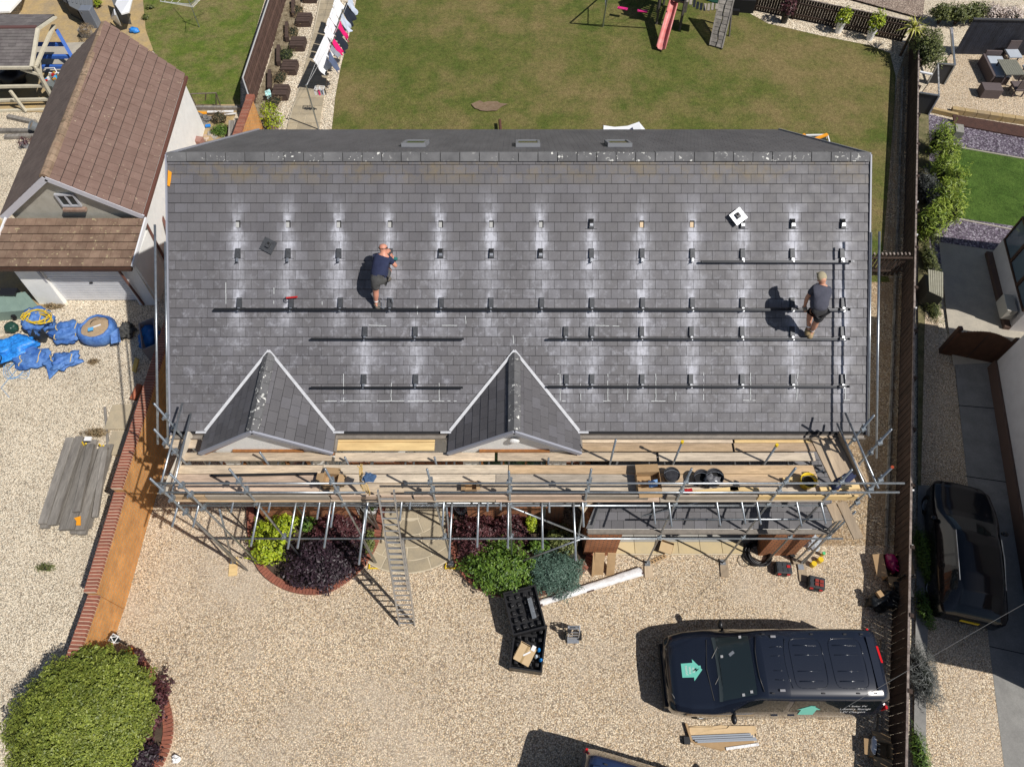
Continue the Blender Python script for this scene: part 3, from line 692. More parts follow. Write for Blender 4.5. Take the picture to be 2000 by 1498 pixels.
# front standards
for u, zt in ((448, 6.0), (635, 6.02), (834, 6.0), (994, 5.9), (1155, 6.0), (1351, 6.02), (1554, 6.05), (1664, 5.98)):
    x = XU(u, SY, zt); tb('standard', V(x, SY, .02), V(x, SY, zt))
    for z in (5.42, 4.95, 4.22, 2.1): joint((x, SY, z))
x = XU(1563, SY, 0.0)
for x0 in (XU(1563, SY, 0),): tb('standard', V(x0, SY, .02), V(x0, SY, 3.75)); joint((x0, SY, 3.4)); joint((x0, SY, 2.1))
# inner standards poking through the deck
IY = 7.02
caps = []
for u, dz, cap in ((521, .50, 0), (678, .25, 0), (851, .25, 0), (1071, .20, 0), (1192, 1.10, 0), (1316, 1.0, 1), (1495, .85, 1)):
    x = XU(u, IY, PZ); tb('standard', V(x, IY, .02), V(x, IY, PZ+dz))
    if cap: MB().tube([V(x, IY, PZ+dz-.05), V(x, IY, PZ+dz+.02)], .036, 8).build('end_cap', M_yel, sca)
# returns at each end of the house
for u, v in ((301, 788), (301, 838), (293, 934), (332, 925)):
    p = G(u, v, 6.0); tb('standard', V(p.x, p.y, .02), p)
    for z in (5.42, 4.95, 4.22): joint((p.x, p.y, z))
for u, v in ((1743, 912), (1741, 838), (1707, 811)):
    p = G(u, v, 6.0); tb('standard', V(p.x, p.y, .02), p)
    for z in (5.42, 4.95, 4.22): joint((p.x, p.y, z))
MB().tube([G(1743, 912, 5.9), G(1743, 912, 6.02)], .033, 8).build('end_cap', P('red_tape', (.5, .08, .03), rough=.6), sca)
# guard rails along the front, with the ladder gap
for z in (5.42, 4.95):
    e = .12 if z > 5 else 0
    tb('guardrail', V(XU(303, SY, z)+(0 if z > 5 else .15), SY-.05, z), V(XU(714, SY, z), SY-.05, z))
    tb('guardrail', V(XU(790, SY, z), SY-.05, z), V(XU(1765 if z > 5 else 1755, SY, z), SY-.05, z))
for x, (ya, yb) in ((XU(325, 6.5, 5.4), (5.95, 8.0)), (XU(1703, 6.5, 5.4), (5.95, 7.75))):
    for z in (5.38, 4.9): tb('guardrail', V(x+(.0 if z > 5 else .03), ya, z), V(x+(.25 if x > 0 else .05)*-1, yb, z))
# ledgers
tb('ledger', V(XU(345, SY, 4.22), SY-.05, 4.22), V(XU(1648, SY, 4.22), SY-.05, 4.22))
tb('ledger', V(XU(400, SY, 4.0), SY+.1, 4.0), V(XU(1135, SY, 4.0), SY+.1, 4.0))
tb('ledger', V(XU(410, SY, 2.1), SY-.05, 2.1), V(XU(1645, SY, 2.1), SY-.05, 2.1))
tb('ledger', V(XU(1282, SY, 3.4), SY-.05, 3.4), V(XU(1655, SY, 3.4), SY-.05, 3.4))
tb('ledger', V(-7.2, IY, 4.22), V(6.9, IY, 4.22)); tb('ledger', V(-7.2, IY, 2.1), V(1.4, IY, 2.1))
# transoms sticking out in front below the deck
for u, v in ((336, 1029), (377, 1030), (451, 1001), (490, 1067), (524, 1001), (562, 1072), (581, 1071), (619, 1014), (633, 1070), (646, 1030), (701, 1103), (711, 1041), (781, 1017), (800, 995), (864, 1028), (877, 1092), (932, 1069), (952, 999), (978, 996), (992, 1071), (1060, 1072), (1073, 1001), (1125, 1095), (1140, 1029), (1280, 1024), (1312, 1029), (1407, 1027), (1456, 1024), (1486, 1024), (1566, 1028), (1613, 1023)):
    z = 4.27; p = G(u, v, z); tb('transom', V(p.x, p.y, z), V(p.x, 7.35, z))
# braces
def onY(u, v, y=SY): return AY(u, v, y)
def brace(a, b, ya=SY, yb=SY): tb('brace', onY(*a, ya), onY(*b, yb))
brace((983, 984), (1150, 1050)); brace((1023, 1094), (1146, 1048), SY-.3, SY)
brace((349, 987), (459, 1096)); brace((429, 995), (455, 1100), SY+.1, SY-.1); brace((697, 980), (739, 1036), 6.9, 7.03)
brace((707, 1052), (733, 1100)); brace((872, 988), (881, 1100), SY+.2, SY)
brace((1660, 996), (1563, 1107), SY-.05, SY)
tb('brace', V(1.9, 6.3, 2.2), V(7.0, 7.0, 4.0))
# tall edge protection rails beside both gables
for X, c, s0, s1 in ((7.74, .55, -.05, 4.45), (7.75, .90, -.5, 4.4), (-7.86, .50, -.1, 4.25), (-7.88, .90, -.2, 4.55)):
    a, b = RP(X, s0, c), RP(X, s1, c); tb('edge_rail', a, b, .026)
    for s in (.1, 2.2, 4.1): pass
# couplers
me = None
for p in joints:
    if me is None:
        mb = MB(); mb.box((0, -.02, 0), (.10, .085, .065)); mb.box((.03, .035, .02), (.05, .07, .10)); mb.tube([V(-.06, -.05, .01), V(-.02, -.09, .015)], .014, 6)
        me = bpy.data.meshes.new('coupler'); me.from_pydata(mb.v, [], mb.f); me.materials.append(M_coup)
    inst(me, 'coupler', sca, Matrix.Translation(p) @ Matrix.Rotation(rng.uniform(-.3, .3), 4, 'Z'))
# feet
for (u, v) in ((457, 1097), (739, 1037), (733, 1101), (881, 1101), (1125, 1096), (1264, 1101), (1411, 1099), (1563, 1108)):
    p = G(u, v); MB().box((p.x, p.y, .05), (.15, .15, .012)).build('base_plate', M_alub, sca)
    if u in (739, 733, 881):
        mb = MB()
        for sx in (-1, 1): mb.box((p.x+sx*.14, p.y, .055), (.035, .32, .02)); mb.box((p.x, p.y+sx*.14, .055), (.25, .035, .02))
        mb.build('yellow_base_tray', M_yel, sca)
    else:
        mb = MB(); mb.box((p.x+.02, p.y-.14, .022), (.22, .50, .04), Matrix.Rotation(R(8 if u < 1000 else -4), 3, 'Z')); mb.build('sole_board', M_boardy if u > 500 else M_ply, sca)
# deck boards
def board(x0, x1, y, z=PZ, wd=.206, mat=None, nm='scaffold_board', rot=0):
    z += rng.uniform(-.009, .009)
    MB().box(((x0+x1)/2, y, z-.02), (x1-x0, wd, .038), Matrix.Rotation(R(rot+rng.uniform(-.15, .15)), 3, 'Z')).build(nm, mat or rng.choice(M_boards), sca, bevel=.004)
xj = [XU(u, 6.5, PZ) for u in (340, 650, 968, 1285, 1600)]
for i in range(4):
    for k, y in enumerate((6.17, 6.395, 6.62, 6.845)):
        jo = lambda q: 0 if q in (0, 4) else (.28 if k % 2 else 0)*(-1 if q % 2 else 1)
        board(xj[i]+jo(i)+.008, xj[i+1]+jo(i+1)-.008, y)
for u0, u1 in ((350, 648), (654, 966), (972, 1282), (1287, 1592)): board(XU(u0, 7.15, PZ), XU(u1, 7.15, PZ), 7.16)
for u0, u1 in ((1137, 1430), (1434, 1596)):
    board(XU(u0, 7.4, PZ), XU(u1, 7.4, PZ), 7.40); board(XU(u0, 7.62, PZ), XU(u1, 7.62, PZ), 7.62, mat=M_ply if u0 > 1400 else None)
board(XU(655, 7.5, PZ), XU(849, 7.5, PZ), 7.42, mat=M_ply, nm='plywood_board'); board(XU(655, 7.5, PZ), XU(849, 7.5, PZ), 7.64, mat=M_ply, nm='plywood_board')
# toe boards on edge
for a, b in ((345, 405), (407, 645), (650, 805), (810, 1135), (1140, 1265), (1300, 1475), (1478, 1670)):
    MB().box(((XU(a, SY, PZ)+XU(b, SY, PZ))/2, SY+.02, PZ+.10), (XU(b, SY, PZ)-XU(a, SY, PZ), .038, .21)).build('toe_board', M_ply if a > 1450 else rng.choice(M_boards[1:]), sca)
# short boards across at both ends
for k in range(4): 
    x = XU(1606, 7, PZ)+k*.155; 
    MB().box((x+.06, 7.05-.0*k, PZ+.012), (.15, 1.75-.12*k, .036), Matrix.Rotation(R(12), 3, 'Z')).build('scaffold_board', M_boardy, sca)
MB().box((XU(1665, 6.9, PZ), 6.95, PZ+.1), (.04, 1.5, .21), Matrix.Rotation(R(13), 3, 'Z')).build('toe_board', M_boardy, sca)
for k in range(2): board(XU(322+6*k, 7.5, PZ), XU(383, 7.5, PZ), 7.48+k*.225, mat=M_board)
MB().box((XU(350, 6.9, PZ), 6.95, PZ+.1), (.05, 1.5, .21), Matrix.Rotation(R(-8), 3, 'Z')).build('toe_board', P('pale_board', (.62, .56, .47), (.52, .46, .38), 3, .85), sca)
for cx_, cy_, l in ((XU(1640, 5.6, 4.2), 5.68, .85), (XU(1610, 5.8, 4.2), 5.86, .4)): MB().box((cx_+.2, cy_, 4.3), (.215, l, .036), Matrix.Rotation(R(12), 3, 'Z')).build('scaffold_board', M_boardy, sca)

# ladder
lad = thing('ladder', 'long aluminium extension ladder leaning from the stone path up to the scaffold', 'ladder', G(795, 1222))
b0, b1 = G(780, 1221), G(811, 1221); t0, t1 = G(741, 953, 5.37), G(768, 953, 5.37)
def lp(f, s, lift=0):
    a = (b0+b1)/2; t = (t0+t1)/2; d = (t-a); w_ = .20 if lift == 0 else .165
    up = V(0, -d.z, d.y).normalized()
    return a+d*f+V(s*w_, 0, 0)+up*lift
for s in (-1, 1):
    MB().bar(lp(0, s), lp(.68, s), .028, .075, V(0, -1, .6)).build('stile', M_alub, lad)
    MB().bar(lp(.33, s, .07), lp(1.0, s, .07), .026, .07, V(0, -1, .6)).build('fly_stile', M_alub, lad)
for i in range(24):
    f = .02+i*.04
    if f < .68: MB().tube([lp(f, -1), lp(f, 1)], .018, 6).build('rung', M_alub, lad)
    if f > .33: MB().tube([lp(f+.012, -1, .07), lp(f+.012, 1, .07)], .018, 6).build('rung', M_alub, lad)

# things on the scaffold
def open_box(name, label, c, sx, sy, h_, rz=0, mat=M_card, flaps=(1, 1, 1, 1), group=None, flen=None, cat='cardboard box', th=.008, flat=12, inner=None):
    c = Vector(c); Rm = Matrix.Rotation(R(rz), 3, 'Z'); t = thing(name, label, cat, c, group=group); fl = flen or sx*.5
    mb = MB()
    mb.box(c+V(0, 0, th), (sx-.02, sy-.02, th), Rm)
    for s in (-1, 1):
        mb.box(c+Rm @ V(s*(sx/2-th/2), 0, h_/2), (th, sy, h_), Rm); mb.box(c+Rm @ V(0, s*(sy/2-th/2), h_/2), (sx-2*th, th, h_), Rm)
    mb.build('carton', mat, t)
    a = R(flat)
    for i, (dx, dy) in enumerate(((-1, 0), (1, 0), (0, -1), (0, 1))):
        if not flaps[i]: continue
        e = V(dx*sx/2, dy*sy/2, h_); out = V(dx, dy, 0)*math.cos(a)*fl+V(0, 0, -math.sin(a)*fl); sd = V(dy, dx, 0)*(sx if dy else sy)*.5
        q = [c+Rm @ (e-sd), c+Rm @ (e+sd), c+Rm @ (e+sd*.96+out), c+Rm @ (e-sd*.96+out)]
        MB().prism(q, V(0, 0, .006)).build('flap', mat, t)
    return t
def bucket(u, v, z, label, mat, r=.15, h_=.3, name='bucket', group=None, inside=M_dark, fill=.5):
    p = G(u, v, z); t = thing(name, label, 'bucket', p, group=group)
    MB().lathe(p, [(r*.8, 0), (r, h_), (r+.012, h_), (r+.012, h_-.03), (r*.97, h_-.03)], 20, cap=False).build('body', mat, t, smooth=True)
    MB().lathe(p+V(0, 0, h_*fill), [(r*.9, 0), (r*.85, .015), (.01, .02)], 20).build('contents', inside, t)
    MB().tube([p+V(math.cos(a)*r*1.05, -.02+math.sin(a)*r*.7, h_-.02+math.sin(a)*.02) for a in [math.pi*i/10 for i in range(11)]], .005, 5).build('handle', M_alub, t)
    return t
bz = PZ+.005
open_box('open_carton', 'open cardboard box holding blue paper on the scaffold boards, left of black buckets', G(1264, 946, bz), .52, .40, .24, 2, M_card, (0, 0, 1, 1), flen=.2)
MB().prism([G(1266, 940, bz+.2), G(1284, 936, bz+.2), G(1284, 950, bz+.2), G(1268, 952, bz+.2)], V(0, 0, .01)).build('blue_paper', P('blue_paper', (.2, .35, .6), rough=.8), label='pale blue paper lying in the open cardboard box on the scaffold', cat='paper')
open_box('open_carton', 'open cardboard box with spread flaps on scaffold boards below the left gable', G(649, 944, bz), .34, .30, .2, -4, M_card, (1, 1, 0, 1), flen=.16)
open_box('open_carton', 'small open cardboard box on the scaffold left of the middle, beneath the rails', G(920, 954, bz), .26, .2, .16, 2, M_card, (1, 1, 0, 0), flen=.08)
M_blackbag = P('black_bucket_plastic', (.02, .02, .024), (.05, .05, .056), 14, .35, hf=.2)
bucket(1309, 934, bz, 'round black rubber bucket beside the open cardboard box on the scaffold', M_blackbag, .17, .22, fill=.85, inside=M_blackbag)
bucket(1366, 940, bz, 'black bucket squeezed left of the bag lined bucket on the scaffold', M_blackbag, .16, .26)
t = bucket(1391, 940, bz, 'black bucket lined with crumpled shiny bag in middle of right scaffold deck', M_blackbag, .19, .27)
MB().ball(G(1391, 938, bz+.2), (.17, .15, .10), 16, 10, bumpy=.6, seed=5).build('bag_lining', P('shiny_bag', (.09, .09, .10), (.2, .2, .21), 18, .25), t, smooth=True)
bucket(1573, 946, bz, 'yellow bucket standing at the right end of the scaffold deck', M_yel, .17, .25)
t = thing('power_drill', 'red and yellow power tool lying on the scaffold beside a black bucket', 'tool', G(1342, 959, bz))
MB().bar(G(1334, 960, bz+.05), G(1352, 957, bz+.08), .07, .07).build('motor_body', M_red, t); MB().bar(G(1344, 962, bz+.05), G(1350, 968, bz+.05), .045, .05).build('battery', M_red, t)
MB().bar(G(1334, 962, bz+.04), G(1329, 963, bz+.04), .06, .04).build('yellow_guard', M_yel, t)
t = thing('jacket', 'dark navy jacket hung over the rail at the right end of the scaffold', 'jacket', G(1655, 933, 5.0))
MB().ball(G(1650, 936, 5.2), (.26, .10, .09), 14, 8, Matrix.Rotation(R(28), 3, 'Z'), .5, 3).build('cloth', M_navy, t, smooth=True)
MB().ball(G(1632, 947, 5.1), (.10, .10, .12), 12, 8, None, .5, 4).build('sleeve', M_navy, t, smooth=True)
t = thing('coiled_rope', 'tan rope and blue strap bundled on the rail beside the ladder top', 'rope', G(725, 945, 5.2))
for k in range(4):
    pts = [G(698+k*2+12*i/5+6*math.sin(i+k), 908+52*i/5*(.8+.06*k)+2*math.cos(i*2+k), 5.5-.12*i) for i in range(7)]
    MB().tube(pts, .012, 6).build('strand', P('tan_rope', (.55, .38, .14), rough=.9), t)
MB().ball(G(722, 932, 5.45), (.14, .10, .05), 12, 8, None, .8, 9).build('blue_strap', P('blue_webbing', (.05, .10, .2), rough=.8), t)
for u0, v0, u1, v1, lb in ((412, 929, 620, 925, 'black mounting rail lying on the scaffold boards at the left'), (1000, 959, 1255, 962, 'dark rail lying along the toe board in the middle of the scaffold')):
    MB().bar(G(u0, v0, bz+.03), G(u1, v1, bz+.03), .05, .05).build('spare_rail', M_rail, label=lb, cat='rail', group='spare rails on the scaffold boards')
for u0, u1, v, lb in ((1345, 1440, 961, 'short pine offcut by the toe board right of the red tool'), (1425, 1480, 958, 'short pine offcut under rail left of the yellow bucket'), (1528, 1570, 938, 'small pine offcut lying just above the yellow bucket'), (1600, 1676, 955, 'long pine offcut at the far right end of the deck')):
    MB().box((G(u0, v, bz)+G(u1, v, bz))/2+V(0, 0, .05), ((u1-u0)/86, .10, .06), Matrix.Rotation(R(rng.uniform(-6, 6)), 3, 'Z')).build('timber_offcut', M_ply, label=lb, cat='timber')
MB().prism([G(1152, 985, 3.9), G(1140, 1003, 3.6), G(1128, 988, 3.9), G(1165, 978, 4.1)], V(0, 0, .03)).build('folded_sheet', P('buff_paper', (.55, .45, .33), rough=.9), label='loose buff sheet wedged under the scaffold at the lean-to corner', cat='sheet')
p = RF(1073, 834, .4); MB().box(G(1073, 834, 4.98), (.08, .20, .004), Matrix.Rotation(R(34), 3, 'Y')).build('paper_note', M_whitep, label='white paper note stuck on the right gable slope', cat='paper')

# ================================================================ PEOPLE
def skin(name, nodes, edges, mat, parent, sub=2):
    """nodes: list of (pos, radius)"""
    me = bpy.data.meshes.new(name+'_rig'); off = WL[parent.name]
    me.from_pydata([tuple(Vector(p)-off) for p, r in nodes], edges, [])
    o = bpy.data.objects.new(name+'_rig', me); C.objects.link(o)
    o.modifiers.new('skin', 'SKIN'); s = o.modifiers.new('sub', 'SUBSURF'); s.levels = sub; s.render_levels = sub
    for i, (p, r) in enumerate(nodes):
        sv = me.skin_vertices[0].data[i]; rr = tuple(q*1.16 for q in (r if isinstance(r, tuple) else (r, r))); sv.radius = rr; sv.use_root = (i == 0)
    dg = bpy.context.evaluated_depsgraph_get(); dg.update()
    m2 = bpy.data.meshes.new_from_object(o.evaluated_get(dg)); m2.name = name
    bpy.data.objects.remove(o)
    m2.materials.clear(); m2.materials.append(mat); m2.polygons.foreach_set('use_smooth', [True]*len(m2.polygons))
    q = bpy.data.objects.new(name, m2); C.objects.link(q); q.parent = parent; WL[q.name] = off; return q
def lerp(a, b, t): return a+(b-a)*t
def hand(nodes, edges, wi, w, tip, side, curl=.3):
    """five fingered hand growing from wrist node wi towards tip"""
    d = (tip-w).normalized(); sd = side.normalized(); nrm = d.cross(sd)
    palm = len(nodes); nodes.append((w+d*.05, (.030, .020))); edges.append((wi, palm))
    for k, (o_, l_) in enumerate(((-.027, .070), (-.009, .080), (.009, .075), (.027, .060))):
        b = len(nodes); nodes.append((w+d*.095+sd*o_, .0095)); edges.append((palm, b))
        nodes.append((w+d*(.095+l_*.55)+sd*o_*1.2+nrm*curl*.04, .0085)); nodes.append((w+d*(.095+l_*.85)+sd*o_*1.25+nrm*curl*.09, .0075)); edges += [(b, b+1), (b+1, b+2)]
    b = len(nodes); nodes.append((w+d*.045+sd*-.04, .011)); nodes.append((w+d*.085+sd*-.058+nrm*.02, .009)); edges += [(palm, b), (b, b+1)]
def person(name_label, j, col, cap=False):
    """j: joints in world coordinates"""
    t = thing('person', name_label, 'person', j['pelvis'])
    N, E = [], []
    def nd(p, r): N.append((p, r)); return len(N)-1
    pel = nd(j['pelvis'], (.12, .09)); ab = nd(lerp(j['pelvis'], j['chest'], .5), (.10, .08)); E.append((pel, ab))
    ch = nd(j['chest'], (.125, .09)); E.append((ab, ch)); nk0 = nd(j['neck'], .065); E.append((ch, nk0))
    nk = nd(lerp(j['neck'], j['head'], .45), .058); E.append((nk0, nk))
    hd = nd(lerp(j['neck'], j['head'], .85), (.082, .085)); E.append((nk, hd))
    hu = (j['head']-j['neck']).normalized(); h2 = nd(j['head']+hu*.03, (.088, .098)); E.append((hd, h2)); h3 = nd(j['head']+hu*.10, (.055, .06)); E.append((h2, h3))
    for s in 'lr':
        sh = nd(j['sh'+s], .058); E.append((ch, sh)); ua = nd(lerp(j['sh'+s], j['el'+s], .5), .047); E.append((sh, ua)); el = nd(j['el'+s], .040); E.append((ua, el))
        fa = nd(lerp(j['el'+s], j['wr'+s], .35), .041); E.append((el, fa)); wr = nd(j['wr'+s], .027); E.append((fa, wr))
        side = (j['el'+s]-j['wr'+s]).cross(PN)
        hand(N, E, wr, j['wr'+s], j['wr'+s]+(j['ha'+s]-j['wr'+s]), side if side.length > 1e-4 else PX)
        hp = nd(j['hp'+s], .078); E.append((pel, hp)); th = nd(lerp(j['hp'+s], j['kn'+s], .5), .078); E.append((hp, th)); kn = nd(j['kn'+s], .056); E.append((th, kn))
        cf = nd(lerp(j['kn'+s], j['an'+s], .3), .066); E.append((kn, cf)); c2 = nd(lerp(j['kn'+s], j['an'+s], .7), .042); E.append((cf, c2)); an = nd(j['an'+s], .035); E.append((c2, an))
        ft = nd(lerp(j['an'+s], j['to'+s], .6), (.04, .032)); E.append((an, ft)); to = nd(j['to'+s], .03); E.append((ft, to))
    skin('body', N, E, col['skin'], t)
    # face and ears
    fw = j['face'].normalized(); sd = hu.cross(fw).normalized(); hc = j['head']+hu*.02
    mb = MB()
    for s in (-1, 1): mb.ball(hc+sd*s*.088-hu*.01, (.012, .02, .032), 8, 6)
    mb.ball(hc+fw*.10-hu*.02, (.016, .018, .024), 8, 6); mb.build('ears_and_nose', col['skin'], t, smooth=True)
    mb = MB()
    for s in (-1, 1): mb.ball(hc+fw*.085+sd*s*.032+hu*.01, .011, 8, 6)
    mb.build('eyes', M_dark, t, smooth=True)
    MB().ball(hc+fw*.082-hu*.06, (.022, .01, .006), 8, 6).build('mouth', M_skinr, t, smooth=True)
    # shirt
    N, E = [], []
    w0 = nd(lerp(j['pelvis'], j['chest'], -.22), (.172, .150)); w1 = nd(lerp(j['pelvis'], j['chest'], .45), (.185, .145)); w2 = nd(lerp(j['chest'], j['pelvis'], .08), (.215, .15)); E += [(w0, w1), (w1, w2)]
    w3 = nd(lerp(j['chest'], j['neck'], .7), .085); E.append((w2, w3))
    for s in 'lr':
        a = nd(j['sh'+s], .078); b = nd(lerp(j['sh'+s], j['el'+s], .35), .070); c = nd(lerp(j['sh'+s], j['el'+s], .62), .068); E += [(w2, a), (a, b), (b, c)]
    skin('t_shirt', N, E, col['shirt'], t)
    # shorts
    N, E = [], []
    s0 = nd(lerp(j['pelvis'], j['chest'], .15), (.155, .13)); s1 = nd(lerp(j['pelvis'], j['chest'], -.12), (.165, .15)); E.append((s0, s1))
    for s in 'lr':
        a = nd(j['hp'+s], .112); b = nd(lerp(j['hp'+s], j['kn'+s], .45), .102); c = nd(lerp(j['hp'+s], j['kn'+s], .86), .092); E += [(s1, a), (a, b), (b, c)]
    skin('shorts', N, E, col['shorts'], t)
    for s in 'lr':
        d = j['to'+s]-j['an'+s]; a_ = j['an'+s]
        skin('boot', [(a_+PN*.03, .060), (a_-PN*.03, .062), (lerp(a_, j['to'+s], .55)-PN*.01, (.064, .055)), (lerp(a_, j['to'+s], 1.12), (.055, .045))], [(0, 1), (1, 2), (2, 3)], col['boot'], t)
        kd = (j['kn'+s]-a_).normalized(); skin('sock', [(a_+kd*.03, .052), (a_+kd*.13, .055)], [(0, 1)], col['sock'], t, 1)
    if cap:
        mb = MB(); Rm = Matrix((sd, fw, hu)).transposed()
        mb.lathe(hc+hu*.035, [(.103, -.01), (.104, .02), (.095, .055), (.07, .085), (.035, .10), (.002, .105)], 18, Rm); mb.build('cap', P('beige_cap', (.42, .36, .24), (.34, .30, .20), 14, .9), t, smooth=True)
        q = [hc+hu*.03+fw*.08+sd*s*.075 for s in (-1, 1)]; r_ = [hc+hu*.02+fw*.17+sd*s*.045 for s in (1, -1)]
        MB().prism([q[0], q[1], r_[0], r_[1]], hu*.01).build('cap_peak', P('beige_cap', (.42, .36, .24)), t)
    else:
        skin('headband', [(hc+sd*a*.096*1+hu*b, .010) for a, b in ()] or [(hc+sd*.093, .018), (hc+sd*.08-fw*.055, .014), (hc-fw*.095, .010), (hc-sd*.08-fw*.055, .014), (hc-sd*.093, .018)], [(0, 1), (1, 2), (2, 3), (3, 4)], M_black, t, 1)
    return t
q = RF
def off(p, dx=0, dy=0, dz=0): return p+PX*dx+PY*dy+PN*dz
j = dict(pelvis=q(739, 543, .66), chest=q(745, 512, .66), neck=q(749, 496, .68), head=q(748.5, 485, .70), face=PY*.55-PN*.8,
         shl=q(735.5, 503, .64), shr=q(759, 505, .60), ell=q(738, 500, .36), wrl=q(751, 494, .20), hal=q(757, 491, .14),
         elr=q(773, 520, .42), wrr=q(766, 509, .20), har=q(764, 500, .16), hpl=q(733, 549, .62), hpr=q(748, 545, .60),
         knl=q(734, 567, .40), anl=q(734.5, 593, .13), tol=q(740, 605, .09), knr=q(760, 525, .20), anr=q(757, 542, .12), tor=q(761, 549, .08))
person('bald man in navy t-shirt and grey shorts climbing the roof beside a hook', j, dict(skin=M_skinr, shirt=M_navy, shorts=M_shorts, boot=P('worn_boot', (.18, .16, .13), (.08, .07, .06), 20, .8), sock=M_whitep))
t = thing('cordless_drill', 'green and black drill in the bald man right hand', 'drill', RF(770, 506, .1))
MB().bar(RF(765, 505, .12), RF(776, 506, .12), .06, .07, PN).build('motor_body', P('teal_tool', (.02, .16, .15), rough=.5), t)
MB().bar(RF(768, 507, .1), RF(769, 512, .1), .05, .05, PN).build('grip', M_black, t)
j = dict(pelvis=q(1599, 604, .95), chest=q(1603, 569, .95), neck=q(1606, 555, .96), head=q(1605.5, 546.5, 1.0), face=PY*.75-PN*.6-PX*.2,
         shl=q(1590, 563, .95), shr=q(1617, 566, .92), ell=q(1576, 582, .72), wrl=q(1572, 597, .52), hal=q(1573, 607, .46),
         elr=q(1611, 585, .60), wrr=q(1594, 583, .55), har=q(1584, 583, .5), hpl=q(1595, 609, .92), hpr=q(1606, 608, .90),
         knl=q(1583, 606, .52), anl=q(1579, 643, .22), tol=q(1577, 655, .12), knr=q(1593, 631, .55), anr=q(1585.5, 648, .18), tor=q(1581, 661, .14))
person('man in beige cap, slate t-shirt and charcoal shorts standing on roof rails', j, dict(skin=M_skin, shirt=M_slatec, shorts=M_dshorts, boot=P('tan_boot', (.36, .27, .15), (.26, .19, .10), 20, .8), sock=M_whitep), cap=True)
t = thing('work_glove', 'tan work glove on the capped man left hand', 'glove', RF(1572, 600, .5))
MB().ball(RF(1572, 602, .50), (.05, .085, .04), 12, 8, None, .3, 2).build('glove', P('tan_glove', (.46, .38, .28), rough=.9), t, smooth=True)
t = thing('impact_driver', 'dark cordless driver held in front of the capped man waist', 'drill', RF(1583, 585, .5))
MB().bar(RF(1579, 580, .5), RF(1589, 588, .52), .06, .07, PN).build('motor_body', M_alub, t); MB().bar(RF(1587, 588, .5), RF(1590, 594, .46), .05, .06, PN).build('battery', M_black, t)
# ================================================================ FOLIAGE
def leafmat(name, dark, light, rough=.5):
    t = NT(name); r = t.g.outputs['Random Per Island']
    c = t.ramp(r, [(0, dark), (.55, tuple((a+b)/2 for a, b in zip(dark, light))), (1, light)])
    c = t.mix(1, c, t.ramp(t.noise(2.2, 4, .6), [(.3, .7), (.7, 1.25)]), 'MULTIPLY')
    t.b.inputs['Subsurface Weight'].default_value = 0
    return t.fin(c, rough, 0, .4)
L_green = leafmat('privet_leaves', (.08, .115, .014), (.28, .32, .055))
L_lime = leafmat('lime_leaves', (.16, .24, .01), (.42, .48, .03))
L_mid = leafmat('glossy_green_leaves', (.03, .08, .01), (.16, .26, .035))
L_purp = leafmat('dark_purple_leaves', (.014, .008, .014), (.05, .028, .04))
L_maro = leafmat('maroon_leaves', (.035, .010, .014), (.13, .045, .05))
L_blue = leafmat('blue_juniper_leaves', (.05, .10, .075), (.14, .23, .18))
L_bam = leafmat('bamboo_leaves', (.09, .16, .01), (.34, .42, .06))
L_olive = leafmat('olive_leaves', (.06, .08, .02), (.18, .20, .06))
L_grey = leafmat('grey_heather_leaves', (.07, .075, .07), (.16, .17, .16))
L_dry = leafmat('dry_stems', (.16, .10, .05), (.42, .32, .18))
L_pink = leafmat('pale_blossom', (.45, .36, .30), (.75, .66, .62))
M_twig = P('twig_brown', (.09, .06, .04), rough=.9)
nprng = np.random.default_rng(11)
def leaves(c, r, n, size, mat, name='foliage', parent=None, shell=.45, lump=.22, lumpf=2.2, up=.5, aspect=.45, bottom=-.35, seed=0, flat=0):
    """n leaf shaped faces through the outer part of an uneven ellipsoid crown"""
    c = np.array(c); r = np.array(r if hasattr(r, '__len__') else (r, r, r), float)
    d = nprng.normal(size=(n*2, 3)); d /= np.linalg.norm(d, axis=1)[:, None]; d = d[d[:, 2] > bottom][:n]; n = len(d)
    lf = np.array([mnoise.noise(Vector(q)*lumpf+Vector((seed, seed*.7, 0)))+.6*mnoise.noise(Vector(q)*lumpf*2.7+Vector((0, seed, 3))) for q in d])
    rad = (1-shell*nprng.random(n)**1.8)*(1+lump*2*lf); pos = c+d*rad[:, None]*r
    nz = d*(1-up)+np.array([0, 0, up])+nprng.normal(size=(n, 3))*.42; nz /= np.linalg.norm(nz, axis=1)[:, None]
    a = np.cross(nz, nprng.normal(size=(n, 3))); a /= np.linalg.norm(a, axis=1)[:, None]; b = np.cross(nz, a)
    s = size*(.6+.8*nprng.random(n))[:, None]
    vs = np.stack([pos-a*s, pos-b*s*aspect+nz*s*.12, pos+a*s, pos+b*s*aspect+nz*s*.12], 1).reshape(-1, 3)
    off = np.array(WL[parent.name]) if parent is not None else c
    me = bpy.data.meshes.new(name); me.vertices.add(n*4); me.vertices.foreach_set('co', (vs-off).ravel().astype(np.float32))
    me.loops.add(n*4); me.loops.foreach_set('vertex_index', np.arange(n*4, dtype=np.int32)); me.polygons.add(n)
    me.polygons.foreach_set('loop_start', np.arange(0, n*4, 4, dtype=np.int32)); me.update(calc_edges=True); me.materials.append(mat)
    o = bpy.data.objects.new(name, me); C.objects.link(o)
    if parent is not None: o.parent = parent
    else: o.location = off
    WL[o.name] = Vector(off); return o
